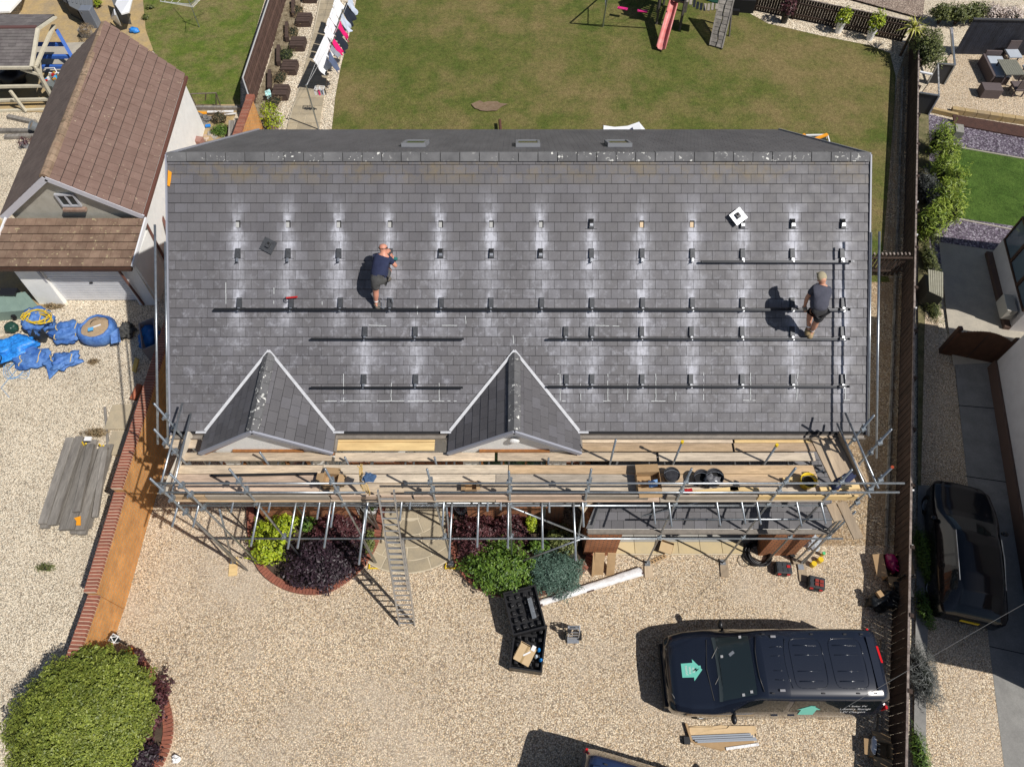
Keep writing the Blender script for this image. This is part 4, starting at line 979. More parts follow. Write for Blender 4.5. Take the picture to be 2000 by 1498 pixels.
def shrub(u, v, z, r, n, size, mat, label, cat='shrub', name='shrub', group=None, core=None, **kw):
    """z = height of the middle of the crown"""
    r = r if hasattr(r, '__len__') else (r, r, r*.8); p = G(u, v, z); base = V(p.x, p.y, max(0, z-r[2]))
    t = thing(name, label, cat, V(p.x, p.y, 0), group=group)
    leaves(p, r, n, size, mat, 'foliage', t, seed=u*.013, **kw)
    mb = MB()
    for k in range(7):
        a = k*.9; q = p+V(math.cos(a)*r[0]*.6, math.sin(a)*r[1]*.6, r[2]*.25); mb.tube([V(p.x+math.cos(a)*.04, p.y+math.sin(a)*.04, .02), lerp2(V(p.x, p.y, .02), q, .5)+V(0, 0, .05), q], .02, 5, .006)
    mb.build('stems', M_twig, t)
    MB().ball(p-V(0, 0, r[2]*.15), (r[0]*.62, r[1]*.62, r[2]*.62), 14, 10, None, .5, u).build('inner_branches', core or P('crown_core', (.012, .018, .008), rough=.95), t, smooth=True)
    return t
def lerp2(a, b, t): return a+(b-a)*t

# ================================================================ LEFT BRICK WALL
gw = thing('garden_wall', 'long orange brick garden wall with red brick coping stepping down towards the drive', 'wall', G(240, 950))
def wall_run(p, q, h_, tk=.23, cop=True, foot=0):
    p, q = V(p[0], p[1], 0), V(q[0], q[1], 0); d = (q-p).normalized(); s = V(-d.y, d.x, 0)
    MB().prism([p-s*tk/2, q-s*tk/2, q+s*tk/2, p+s*tk/2], V(0, 0, h_-.11)).build('brick_face', M_wallb, gw)
    MB().prism([p-s*(tk/2+.018)+V(0, 0, h_-.11), q-s*(tk/2+.018)+V(0, 0, h_-.11), q+s*(tk/2+.018)+V(0, 0, h_-.11), p+s*(tk/2+.018)+V(0, 0, h_-.11)], V(0, 0, .104)).build('coping_bed', M_mortar, gw)
    L = (q-p).length; n = int(L/.086); a = L/n; ang = math.atan2(d.y, d.x)
    mb = MB(); mb.box((0, 0, 0), (a-.020, tk+.05, .10)); me = bpy.data.meshes.new('coping_brick'); me.from_pydata(mb.v, [], mb.f); me.materials.append(M_brick)
    for i in range(n):
        c = p+d*(i+.5)*a+V(rng.uniform(-.003, .003), 0, h_-.045+rng.uniform(-.003, .003))
        inst(me, 'coping_brick', gw, Matrix.Translation(c) @ Matrix.Rotation(ang+rng.uniform(-.01, .01), 4, 'Z'))
wpx = [((305, 700), (222, 955), 1.85), ((222, 955), (163, 1155), 1.6), ((163, 1155), (128, 1290), 1.36)]
def cop(u, v, h_): p = G(u, v, h_); return (p.x, p.y)
a1 = cop(293, 735, 1.85); b1 = cop(226, 953, 1.85); wall_run((a1[0]+.0, 16.0), b1, 1.85)
b2 = cop(174, 1156, 1.6); b1b = (b1[0]-.02, b1[1]-.005); wall_run(b1b, b2, 1.6); b2b = (b2[0]-.015, b2[1]-.005); b3 = cop(137, 1290, 1.36); wall_run(b2b, b3, 1.36)
# rear pieces of wall beyond the house
gw2 = thing('garden_wall', 'short orange brick wall end standing behind the house beside the brown fence', 'wall', G(470, 250))
gw_, gw = gw, gw2
e1 = cop(487, 192, 1.55); e0 = cop(448, 285, 1.55); wall_run((e0[0]-.03, 16.0), e1, 1.55)
MB().box((e1[0], e1[1]+.1, 1.5), (.30, .25, .12)).build('end_cap_brick', M_brick, gw2)
gw = gw_

# ================================================================ BRICK EDGED BEDS AND PATH
def bed(name, label, pts, inner, hgt=.14, wd=.20):
    t = thing(name, label, 'flower bed', pts[0])
    P3 = []
    for i in range(len(pts)-1):
        p0, p1, p2, p3 = pts[max(i-1, 0)], pts[i], pts[i+1], pts[min(i+2, len(pts)-1)]
        for k in range(12):
            s = k/12; P3.append(.5*((2*p1)+(p2-p0)*s+(2*p0-5*p1+4*p2-p3)*s*s+(3*p1-p0-3*p2+p3)*s**3))
    P3.append(pts[-1]); L = [0]
    for a, b in zip(P3, P3[1:]): L.append(L[-1]+(b-a).length)
    n = int(L[-1]/.088); mb = MB(); mb.box((0, 0, 0), (.076, wd, .085)); me = bpy.data.meshes.new('edging_brick'); me.from_pydata(mb.v, [], mb.f); me.materials.append(M_brick)
    bedm = MB()
    for i in range(n):
        s = (i+.5)*L[-1]/n; k = max(j_ for j_ in range(len(L)-1) if L[j_] <= s); f = (s-L[k])/(L[k+1]-L[k]); c = lerp2(P3[k], P3[k+1], f); d = P3[k+1]-P3[k]
        inst(me, 'edging_brick', t, Matrix.Translation(V(c.x, c.y, hgt-.04+rng.uniform(-.006, .006))) @ Matrix.Rotation(math.atan2(d.y, d.x), 4, 'Z'))
        bedm.box(V(c.x, c.y, hgt/2-.02), (L[-1]/n*1.08, wd*.96, hgt-.05), Matrix.Rotation(math.atan2(d.y, d.x), 3, 'Z'))
    bedm.build('mortar_bed', M_mortar, t)
    poly = [V(p.x, p.y, .05) for p in P3]; MB().prism(poly, V(0, 0, .05)).build('soil', M_soil, t)
    return t
bed('brick_edged_bed', 'left curved brick edged bed full of dark purple and lime shrubs', [G(*q) for q in ((491, 985), (497, 1065), (520, 1118), (572, 1150), (640, 1152), (700, 1112), (733, 1062), (745, 1008), (748, 985))], None)
bed('brick_edged_bed', 'right curved brick edged bed with green shrub and blue juniper', [G(*q) for q in ((880, 985), (882, 1050), (903, 1112), (945, 1150), (1010, 1163), (1080, 1150), (1140, 1110), (1160, 1060))], None)
bed('brick_edged_bed', 'brick edged bed round the big clipped bush at lower left', [G(*q) for q in ((255, 1268), (305, 1330), (330, 1400), (326, 1460), (290, 1520), (200, 1570), (90, 1560))], None, wd=.22)
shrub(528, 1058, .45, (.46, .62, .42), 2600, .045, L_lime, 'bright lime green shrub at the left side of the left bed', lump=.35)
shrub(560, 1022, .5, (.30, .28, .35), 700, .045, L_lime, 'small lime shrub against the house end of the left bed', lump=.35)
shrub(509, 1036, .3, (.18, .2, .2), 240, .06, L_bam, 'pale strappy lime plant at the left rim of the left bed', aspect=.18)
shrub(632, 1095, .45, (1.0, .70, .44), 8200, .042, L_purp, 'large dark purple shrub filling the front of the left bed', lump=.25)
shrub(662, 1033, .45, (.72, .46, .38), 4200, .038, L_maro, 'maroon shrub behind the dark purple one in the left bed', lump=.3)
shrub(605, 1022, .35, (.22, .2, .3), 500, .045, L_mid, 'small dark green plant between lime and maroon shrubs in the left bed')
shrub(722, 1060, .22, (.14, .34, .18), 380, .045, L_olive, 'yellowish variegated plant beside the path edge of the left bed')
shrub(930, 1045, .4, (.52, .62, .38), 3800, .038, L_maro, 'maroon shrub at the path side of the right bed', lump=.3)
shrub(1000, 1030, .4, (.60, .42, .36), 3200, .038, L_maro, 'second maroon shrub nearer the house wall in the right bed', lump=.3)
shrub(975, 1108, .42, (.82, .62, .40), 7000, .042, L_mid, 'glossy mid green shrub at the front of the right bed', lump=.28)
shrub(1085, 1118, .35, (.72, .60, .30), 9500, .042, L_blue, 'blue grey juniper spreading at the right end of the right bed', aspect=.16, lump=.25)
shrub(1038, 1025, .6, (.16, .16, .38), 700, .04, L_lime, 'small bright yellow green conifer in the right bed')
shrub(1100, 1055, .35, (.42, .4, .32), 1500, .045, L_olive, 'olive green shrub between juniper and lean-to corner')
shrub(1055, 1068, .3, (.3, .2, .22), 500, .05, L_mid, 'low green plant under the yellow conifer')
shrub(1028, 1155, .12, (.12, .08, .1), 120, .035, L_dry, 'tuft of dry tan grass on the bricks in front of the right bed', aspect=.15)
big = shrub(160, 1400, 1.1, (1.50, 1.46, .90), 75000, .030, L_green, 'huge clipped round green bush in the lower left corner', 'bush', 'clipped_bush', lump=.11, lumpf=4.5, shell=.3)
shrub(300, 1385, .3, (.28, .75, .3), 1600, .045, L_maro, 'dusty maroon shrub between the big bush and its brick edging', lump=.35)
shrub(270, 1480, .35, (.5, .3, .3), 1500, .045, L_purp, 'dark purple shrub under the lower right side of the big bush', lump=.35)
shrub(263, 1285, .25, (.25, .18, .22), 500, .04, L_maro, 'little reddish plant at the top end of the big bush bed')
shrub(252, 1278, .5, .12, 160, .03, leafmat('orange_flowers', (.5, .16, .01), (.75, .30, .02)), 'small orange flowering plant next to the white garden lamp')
# path flags
M_ = MB(); c0 = G(805, 985); path = MB()
fan = [c0+V(math.cos(a)*2.02, math.sin(a)*2.02, 0) for a in [R(196+i*(344-196)/24) for i in range(25)]]
LAYER[0] += .004
pb = MB(); pb.sheet([V(p.x, p.y, .075) for p in [G(742, 960)]+[q for q in fan]+[G(885, 960)]])
pathb = pb.build('stone_path', M_joint, kind='structure')
def flag(poly, z=.078):
    c = sum((Vector(p) for p in poly), V(0, 0, 0))/len(poly); q = [c+(Vector(p)-c)*(1-.02/max(.12, (Vector(p)-c).length)) for p in poly]
    MB().prism([V(p.x, p.y, z) for p in q], V(0, 0, .012+rng.uniform(-.002, .002))).build('flagstone', M_flag, pathb)
radii = [.02, .52, .95, 1.30, 1.66, 2.0]; wid = [1, 3, 4, 6, 7]
for ri in range(1, 5):
    r0, r1 = radii[ri], radii[ri+1]; n = wid[ri]; a0 = R(197 if ri < 4 else 200); a1 = R(343 if ri < 4 else 340); sh = (.5/n)*(ri % 2)
    for k in range(n+1):
        x0, x1 = max(0, (k-1)/n+sh+ .5/n), min(1, k/n+sh+.5/n)
        if x1-x0 < .03: continue
        s0, s1 = a0+(a1-a0)*x0, a0+(a1-a0)*x1; m = 4
        flag([c0+V(math.cos(s0+(s1-s0)*i/m)*r0, math.sin(s0+(s1-s0)*i/m)*r0, 0) for i in range(m+1)]+[c0+V(math.cos(s1+(s0-s1)*i/m)*r1, math.sin(s1+(s0-s1)*i/m)*r1, 0) for i in range(m+1)])
for ix in range(3):
    for iy in range(3): flag([c0+V(-.55+ix*.38, -.45+iy*.4, 0), c0+V(-.17+ix*.38, -.45+iy*.4, 0), c0+V(-.17+ix*.38, -.05+iy*.4, 0), c0+V(-.55+ix*.38, -.05+iy*.4, 0)])
# pale slab strip in front of the garage
x0 = 2.45; sg = MB(); sg.box((4.35, 6.68, .02), (3.6, .70, .06)); gs = sg.build('garage_threshold', M_joint, kind='structure')
for k in range(6):
    xa = 2.42+k*.6
    for y in (6.52, 6.85): MB().box((xa+.42, y, .062), (.585, .32, .03)).build('paving_slab', P('buff_slab', (.60, .48, .28), (.54, .44, .27), 3, .85, rnd=.08) if y < 6.6 else P('grey_slab', (.40, .385, .35), (.34, .33, .30), 3, .85, rnd=.08), gs)
MB().box((4.2, 7.1, .03), (4.9, .9, .05)).build('garage_floor', M_conc2, gs)

# pots near the front door
def pot(u, v, z0, label, mat, r=.17, h_=.3, plant=None, n=260, pr=.25, ph=.3, size=.045, cat='potted plant', group=None, aspect=.45):
    p = G(u, v, z0); t = thing('potted_plant', label, cat, p, group=group)
    MB().lathe(p, [(r*.72, 0), (r, h_), (r+.012, h_), (r*.86, h_-.03), (.01, h_-.04)], 18).build('pot', mat, t, smooth=False)
    if plant: leaves(p+V(0, 0, h_+ph*.6), (pr, pr, ph), n, size, plant, 'foliage', t, bottom=-.9, seed=u, aspect=aspect); MB().tube([p+V(0, 0, h_-.05), p+V(.02, 0, h_+ph*.7)], .015, 5).build('stem', M_twig, t)
    return t
pot(728, 997, 0, 'white pot by the front path under the scaffold, left of the ladder', M_whitep, .2, .35, L_mid, 120, .16, .12)
pot(902, 998, 0, 'white and grey pot by the right side of the front path under the scaffold', M_whitep, .19, .35, L_maro, 120, .16, .12)

# ================================================================ VEHICLES
def vehicle(name, label, cat, loc, rz, prof, wb, mats, group=None, seg=28):
    """prof: stations front to rear (x, zlow, zbelt, ztop, wlow, wbelt, wtop)"""
    t = thing(name, label, cat, loc, rz, group, local=True)
    xs = [p[0] for p in prof]
    def st(x):
        for a, b in zip(prof, prof[1:]):
            if x <= b[0]:
                s = (x-a[0])/max(1e-6, b[0]-a[0]); s2 = s; return [a[i]+(b[i]-a[i])*s2 for i in range(7)]
        return list(prof[-1])
    def S(x, a):   # a in [-1,1]; left sill -> over the roof -> right sill
        _, zl, zb, zt, wl, wb_, wt = st(x); s = -1 if a < 0 else 1; a = abs(a)
        pts = [(0, zt+.02*(wt > .1)), (wt*.55, zt+.012), (wt*.86, zt-.015), (wt, zt-.06*min(1, (zt-zb)*2)), (wt+(wb_-wt)*.5, (zt+zb)/2+.04*(zt-zb)), (wb_, zb), (wb_+.015, (zb+zl)/2+.12), (wl, zl)]
        ks = [0, .2, .33, .42, .58, .72, .86, 1.0]
        for i in range(7):
            if a <= ks[i+1]+1e-9:
                f = (a-ks[i])/(ks[i+1]-ks[i]); y = pts[i][0]+(pts[i+1][0]-pts[i][0])*f; z = pts[i][1]+(pts[i+1][1]-pts[i][1])*f; return V(x, s*y, z)
    x0, x1 = xs[0], xs[-1]; xv = sorted(set([x0+(x1-x0)*i/40 for i in range(41)]+xs)); av = [-1, -.93, -.86, -.79, -.72, -.65, -.58, -.5, -.42, -.375, -.33, -.27, -.2, -.1, 0, .1, .2, .27, .33, .375, .42, .5, .58, .65, .72, .79, .86, .93, 1]
    mb = MB(); n = len(av); vs = [S(x, a) for x in xv for a in av]
    fs = [(i*n+k, i*n+k+1, (i+1)*n+k+1, (i+1)*n+k) for i in range(len(xv)-1) for k in range(n-1)]
    fs += [tuple(range(n-1, -1, -1)), tuple((len(xv)-1)*n+k for k in range(n))]; mb.add(vs, fs); b = mb.build('body', mats['paint'], t, smooth=True)
    def nrm(x, a):
        e = 1e-3; du = S(min(x+e, x1), a)-S(max(x-e, x0), a); dv = S(x, min(a+e, 1))-S(x, max(a-e, -1)); q = du.cross(dv)
        if q.length < 1e-9: return V(0, 0, 1)
        q.normalize(); c = V((x0+x1)/2, 0, .7); return q if q.dot(S(x, a)-c) > 0 else -q
    def panel(nm, mat, fx_, nu=10, nv=10, off=.006, th=.004):
        g = MB(); g.grid(lambda u, v: (lambda x, a: S(x, a)+nrm(x, a)*off)(*fx_(u, v)), nu, nv); o = g.build(nm, mat, t, smooth=True); return o
    return t, S, nrm, panel
def wheels(t, S, xs, wy, r=.34, wdt=.22):
    for x in xs:
        for s in (-1, 1):
            Rm = Matrix.Rotation(R(90), 3, 'X'); w_ = MB().lathe((x, s*wy, r), [(r*.55, -wdt/2), (r*.94, -wdt/2), (r, -wdt*.35), (r, wdt*.35), (r*.94, wdt/2), (r*.55, wdt/2)], 24, Rm, cap=False).build('wheel', M_tyre, t, smooth=True)
            rm = MB(); rm.lathe((x, s*wy, r), [(.03, -wdt*.46), (r*.55, -wdt*.42), (r*.57, -wdt/2)], 12, Rm, cap=False); rm.lathe((x, s*wy, r), [(r*.57, wdt/2), (r*.55, wdt*.42), (.03, wdt*.46)], 12, Rm, cap=False); rm.build('rim', M_alu, w_)
def van(label, loc, rz, paint, marks=True):
    prof = [(0, .45, .62, .70, .50, .55, .40), (.05, .32, .72, .86, .74, .76, .60), (.18, .27, .85, .98, .88, .88, .72), (.5, .25, .95, 1.08, .95, .95, .78), (1.02, .25, 1.05, 1.22, .98, .98, .80), (1.2, .25, 1.08, 1.31, .98, .98, .80),
            (1.92, .25, 1.12, 1.88, .98, .98, .74), (2.1, .25, 1.12, 1.95, .98, .98, .75), (2.6, .25, 1.12, 1.98, .98, .98, .77), (4.4, .25, 1.12, 1.98, .98, .98, .78), (4.78, .27, 1.12, 1.95, .97, .97, .77), (4.92, .30, 1.10, 1.86, .95, .95, .74), (4.98, .40, 1.08, 1.60, .92, .92, .70)]
    t, S, nrm, panel = vehicle('parked_van', label, 'van', loc, rz, prof, 3, dict(paint=paint))
    panel('windscreen', P('tinted_windscreen', (.03, .045, .05), rough=.08, spec=.6), lambda u, v: (1.22+.66*u, (-.36+.72*v)*(1.0-.04*u)), 8, 12)
    panel('dashboard_shade', P('windscreen_frit', (.05, .065, .07), rough=.4), lambda u, v: (1.13+.08*u+.035*math.cos((v-.5)*3), -.37+.74*v), 3, 12)
    for s in (-1, 1):
        panel('side_window', M_cglass, lambda u, v: (1.75+.85*u-(.35*(1-u))*v*.9, s*(.46+.22*v)), 8, 4)
        panel('side_window', M_cglass, lambda u, v: (2.72+2.0*u, s*(.46+.22*v)), 8, 4)
        mb = MB(); mb.ball((1.45, s*1.10, 1.12), (.07, .12, .09), 12, 8); mb.bar((1.5, s*.96, 1.08), (1.47, s*1.06, 1.10), .05, .04); mb.build('wing_mirror', M_black, t, smooth=True)
        MB().ball((.16, s*.72, .78), (.14, .16, .09), 12, 8).build('headlight', M_cglass, t, smooth=True)
        MB().box((4.965, s*.88, 1.2), (.05, .07, .5)).build('tail_light', M_redl, t)
        for hx in (2.45, 2.85): MB().box((hx, s*1.0, 1.0), (.16, .03, .035)).build('door_handle', paint, t)
        MB().box((2.42, s*.60, 2.0), (.12, .05, .015)).build('roof_mount_cover', P('grey_cover', (.25, .25, .27), rough=.5), t)
        for hx in (2.2, 3.35, 4.15, 4.55): MB().box((hx, s*.66, 1.985), (.07, .03, .012)).build('roof_fixing', M_black, t)
    # roof pressings
    for i, (xa, xb) in enumerate(((2.75, 3.52), (3.68, 4.46))):
        ring = []
        for k in range(24):
            a = 2*math.pi*k/24; cxx = (xa+xb)/2+math.copysign(abs(math.cos(a))**.35, math.cos(a))*(xb-xa)/2; cyy = math.copysign(abs(math.sin(a))**.35, math.sin(a))*.56; ring.append(V(cxx, cyy, S(cxx, .2*cyy/.45 if abs(cyy) < .45 else .25).z+.002))
        MB().tube(ring+[ring[0]], .010, 5).build('roof_panel_rim', paint, t, smooth=True)
        for y in (-.40, -.18, .18, .40): MB().tube([V(xa+.1, y, 1.992), V(xb-.12, y, 1.992)], .014, 6).build('roof_rib', paint, t, smooth=True)
    for y in (-.40, -.18, .18, .40): MB().tube([V(2.3, y*.9, 1.978), V(2.6, y*.95, 1.992)], .009, 6).build('roof_rib', paint, t, smooth=True)
    MB().tube([V(2.68, -.55, 1.99), V(2.62, -.3, 1.995), V(2.6, 0, 2.0), V(2.62, .3, 1.995), V(2.68, .55, 1.99)], .010, 6).build('roof_crease', paint, t, smooth=True)
    MB().tube([V(2.02, -.62, 1.93), V(1.96, -.3, 1.93), V(1.95, 0, 1.93), V(1.96, .3, 1.93), V(2.02, .62, 1.93)], .012, 6).build('windscreen_seal', M_black, t, smooth=True)
    MB().prism([V(4.62, -.6, 1.985), V(4.80, -.58, 1.96), V(4.84, 0, 1.97), V(4.80, .58, 1.96), V(4.62, .6, 1.985)], V(0, 0, .02)).build('rear_spoiler', paint, t)
    MB().prism([V(4.86, .02, 1.935), V(4.93, .02, 1.89), V(4.91, .40, 1.875), V(4.84, .40, 1.92)], V(0, 0, .015)).build('brake_light', M_redl, t)
    MB().tube([V(.14, -.62, .93), V(.02, -.3, .80), V(-.01, 0, .78), V(.02, .3, .80), V(.14, .62, .93)], .015, 6).build('bonnet_edge', M_black, t, smooth=True)
    MB().tube([V(1.02, -.70, 1.21), V(.93, 0, 1.235), V(1.02, .70, 1.21)], .012, 6).build('bonnet_gap', M_black, t)
    MB().box((.02, 0, .42), (.10, 1.5, .22)).build('front_bumper', M_black, t)
    for s in (-.35, .25): MB().tube([V(1.08, s, 1.27), V(1.32, s+.38, 1.38)], .010, 5).build('wiper', M_black, t)
    wheels(t, S, (.95, 4.0), .86)
    if marks:
        # mint house emblem on the bonnet and the side
        Mt = P('dark_print', (.01, .015, .02), rough=.5)
        hs = [(-.17, -.17), (-.17, .10), (-.24, .10), (-.08, .20), (-.02, .245), (.0, .26), (.02, .245)]
        hs = [(-.18, -.20), (.18, -.20), (.18, .08), (.27, .08), (.10, .22), (.10, .27), (.03, .27), (0, .30), (-.27, .08), (-.18, .08)]
        def emb(fn, nm): 
            mb = MB(); vs = [fn(x, y) for x, y in hs]; mb.prism(vs, (fn(0, 0, .004)-fn(0, 0, 0))); return mb.build(nm, M_mint, t)
        def bon(x, y, o=0):      # emblem up = towards the windscreen
            X = .55+y*.95; a = x/ .80*.2/.55*.95; return S(X, max(-.33, min(.33, a*1.0)))+nrm(X, 0)*(.006+o)
        emb(bon, 'house_emblem')
        def txt(s, size, fn, mat, lean=0):
            cu = bpy.data.curves.new('t', 'FONT'); cu.body = s; cu.size = size; cu.align_x = 'CENTER'; cu.extrude = 0; o = bpy.data.objects.new('t', cu); C.objects.link(o)
            m = bpy.data.meshes.new_from_object(o.evaluated_get(bpy.context.evaluated_depsgraph_get())); bpy.data.objects.remove(o)
            mb = MB(); mb.add([fn(v.co.x, v.co.y, .005) for v in m.vertices], [tuple(p.vertices) for p in m.polygons]); mb.build('lettering', mat, t)
        for i, wd in enumerate(('the', 'solar', 'house')): txt(wd, .10, lambda x, y, o, i=i: bon(x, y+.06-.085*i, o), M_whitep)
        mb = MB(); mb.prism([bon(-.0+x, .14+y, .006) for x, y in ((.03, .09), (-.05, .0), (-.005, .0), (-.03, -.08), (.05, .02), (.005, .02))], V(0, 0, .003)); mb.build('bolt_symbol', Mt, t)
        def side(x, y, o=0):      # x along the van, y up on the near side
            X = 3.0+x; a = -.66+y*.42; a = max(-.95, min(-.43, a)); return S(X, a)+nrm(X, a)*(.012+o)
        emb(lambda x, y, o=0: side(.15+x*1.0, y*.8, o), 'house_emblem')
        for i, wd in enumerate(('Solar PV', 'Battery Storage', 'EV Chargers')): txt('\u2022 '+wd, .105, lambda x, y, o, i=i: side(1.22+x, .20-.13*i+y, o), M_whitep)
        txt('thesolarhouse.co.uk', .11, lambda x, y, o: side(.95+x, -.38+y, o), M_whitep)
        for q in ((1.62, -.32), (1.72, .33), (1.78, -.30), (1.3, .12)):
            MB().box(S(q[0], q[1])+nrm(*q)*.012, (.06, .06, .006), Matrix.Rotation(R(-38), 3, 'Y')).build('windscreen_sticker', M_whitep, t)
        MB().box(S(1.5, .14)+nrm(1.5, .14)*.011, (.14, .07, .004), Matrix.Rotation(R(-38), 3, 'Y') @ Matrix.Rotation(.5, 3, 'Z')).build('paper_on_dashboard', P('pale_paper', (.35, .38, .42), rough=.8), t)
    return t
fl = G(1293, 1318, .45); fr = G(1727, 1302, 1.5)
VA = math.atan2(fr.y-fl.y, fr.x-fl.x)
VN = van('black panel van parked on the gravel with mint green house emblem on bonnet', V(fl.x+.02, fl.y, 0), VA, P('black_van_paint', (.012, .016, .028), rough=.22, spec=.5, coat=.6))
VN.scale = (.972, .965, .98)
van('dark blue van mostly out of frame at the bottom edge', G(1152, 1478, 1.9)+V(4.55, -1.96, -1.9), R(165), P('dark_blue_paint', (.02, .035, .09), rough=.25, spec=.5, coat=.6), marks=False)
# black hatchback on the neighbour's drive (front towards the garden)
prof = [(0, .38, .55, .60, .45, .50, .35), (.06, .28, .62, .72, .68, .70, .55), (.25, .24, .72, .82, .80, .82, .66), (.8, .22, .82, .93, .88, .90, .74), (1.15, .22, .88, .99, .89, .91, .74), (1.35, .22, .90, 1.06, .89, .91, .72), (1.95, .22, .92, 1.38, .89, .91, .60), (2.3, .22, .93, 1.44, .89, .91, .60), (3.2, .22, .94, 1.44, .89, .91, .60), (3.7, .22, .95, 1.36, .89, .90, .58), (4.1, .25, .93, 1.12, .87, .88, .60), (4.28, .30, .88, .95, .82, .82, .62), (4.33, .42, .75, .80, .70, .70, .55)]
ca, cb = G(1874, 945, .6), G(1898, 1205, .7)
car, S, nrm, panel = vehicle('parked_car', 'black hatchback parked in shade on the neighbouring drive', 'car', V(ca.x, ca.y, 0), math.atan2(cb.y-ca.y, cb.x-ca.x), prof, 2.6, dict(paint=M_carp))
panel('windscreen', M_cglass, lambda u, v: (1.36+.56*u, -.38+.76*v), 8, 10); panel('rear_window', M_cglass, lambda u, v: (3.72+.34*u, -.34+.68*v), 8, 10)
for s in (-1, 1):
    panel('side_window', M_cglass, lambda u, v: (1.75+.95*u-.25*(1-u)*v, s*(.46+.20*v)), 6, 4); panel('side_window', M_cglass, lambda u, v: (2.78+.95*u, s*(.46+.20*v)), 6, 4)
    MB().ball((1.55, s*1.0, .98), (.07, .11, .07), 10, 8).build('wing_mirror', M_carp, car, smooth=True); MB().ball((4.22, s*.66, .86), (.08, .16, .07), 10, 8).build('tail_light', M_redl, car, smooth=True)
    MB().tube([V(2.0, s*.62, 1.42), V(2.6, s*.63, 1.455), V(3.5, s*.61, 1.42)], .012, 6).build('roof_rail', M_alu, car)
MB().box((4.33, 0, .62), (.03, .5, .11)).build('number_plate', M_yel, car); wheels(car, S, (.8, 3.45), .80, .32, .2); car.scale = (.90, .90, .93)

# ================================================================ THINGS ON THE DRIVE
def timber(a, b, w_, h_, name, mat, parent): MB().bar(a, b, w_, h_).build(name, mat, parent, bevel=.006)
ts = thing('timber_stack', 'stack of grey weathered timber sleepers on gravel beside the brick wall', 'timber stack', G(155, 975))
A0, A1 = G(88, 1028), G(178, 1042); B0, B1 = G(142, 860), G(222, 885)
for L_ in range(3):
    for k in range(5):
        f = (k+.5)/5; z = .06+.125*L_; a, b = lerp2(A0, A1, f), lerp2(B0, B1, f); d = (b-a).normalized()
        sh = rng.uniform(-.12, .12)
        if L_ == 2 and k == 2: continue
        timber(a+d*sh+V(0, 0, z), b+d*(sh+rng.uniform(-.15, .1))+V(0, 0, z), .235, .12, 'sleeper', M_oldwood, ts)
timber(G(150, 1000, .43), G(178, 868, .43), .2, .11, 'sleeper', M_oldwood, ts); timber(G(186, 1010, .38), G(206, 880, .38), .15, .1, 'sleeper', M_oldwood, ts)
MB().prism([G(145, 1012, .5), G(158, 1008, .5), G(158, 1026, .5), G(149, 1026, .5), G(150, 1018, .5)], V(0, 0, .02)).build('orange_glove', M_orange, label='orange glove lying on the weathered timber stack', cat='glove')
MB().box(G(172, 857, .4), (.2, .13, .04)).build('white_tray', M_whitep, label='small white tray at the far end of the timber stack', cat='tray')
for k, (u, v) in enumerate(((164, 866), (198, 870))): MB().tube([G(u-4, v-3, .35), G(u, v+4, .2), G(u+4, v, .35)], .025, 6).build('yellow_strap', M_yel, label=('yellow strap loop at the left of the white tray', 'yellow strap loop at the right of the white tray')[k], cat='strap')
for k, (u0, v0, u1, v1) in enumerate(((222, 792, 248, 840), (222, 843, 248, 890))):
    a = G(u0, v0); b = G(u1, v1); MB().box(((a.x+b.x)/2, (a.y+b.y)/2, .03), (abs(b.x-a.x), abs(b.y-a.y), .06)).build('concrete_slab', M_flag, label=('upper pale stone slab lying against the brick wall', 'lower pale stone slab lying against the brick wall')[k], cat='slab')
shrub(185, 845, .12, (.35, .14, .14), 420, .05, L_dry, 'dry brown weed clump at the head of the timber stack', aspect=.12, name='weed')
timber(G(205, 795, .03), G(212, 880, .03), .07, .05, 'plank', M_oldwood, thing('loose_plank', 'thin grey plank on gravel beside the stone slabs', 'plank', G(207, 830)))
t = thing('terracotta_pipe', 'terracotta drain pipe leaning at the top of the brick wall', 'pipe', G(268, 765)); MB().tube([G(259, 780, .1), G(273, 752, .15)], .10, 14).build('pipe', M_terra, t, smooth=True)
# crates: two black plastic moulded trays
def tray(label, c, sx, sy, h_, rz, group='black plastic pallets stacked on the gravel', n=(4, 5)):
    t = thing('plastic_pallet', label, 'pallet', c, rz, group, local=True)
    MB().box((0, 0, h_*.3), (sx, sy, .04)).build('deck', M_black, t)
    for s in (-1, 1): MB().box((s*(sx/2-.02), 0, h_/2), (.04, sy, h_)).build('rim', M_black, t); MB().box((0, s*(sy/2-.02), h_/2), (sx-.08, .04, h_)).build('rim', M_black, t)
    for i in range(n[0]):
        for k in range(n[1]):
            x, y = (-.5+(i+.5)/n[0])*sx*.86, (-.5+(k+.5)/n[1])*sy*.88; hh = rng.uniform(.4, 1.0)*h_
            MB().lathe((x, y, h_*.32), [(sx*.105, 0), (sx*.07, hh*.7)], 4+4*(i+k) % 3 if 0 else 4, Matrix.Rotation(R(45+rng.uniform(-15, 15)), 3, 'Z')).build('moulded_cup', M_black, t, bevel=.012)
    return t
p = G(1024, 1203, .0); T1 = tray('upper black moulded plastic pallet with grey strip on top, stood on the lower one', V(p.x, p.y, .42), .86, 1.10, .24, R(14))
MB().box((.19, -.02, .27), (.11, .52, .04)).build('grey_strip', M_alu, T1)
p = G(1032, 1268, .0); T2 = tray('lower black plastic pallet holding a taped cardboard box and blue bottles', p, .82, 1.15, .40, R(-8))
cb = open_box('closed_carton', 'taped cardboard box with white label lying in the lower black pallet', G(1025, 1278, .25), .42, .44, .18, -28, M_cardin, (0, 0, 0, 0))
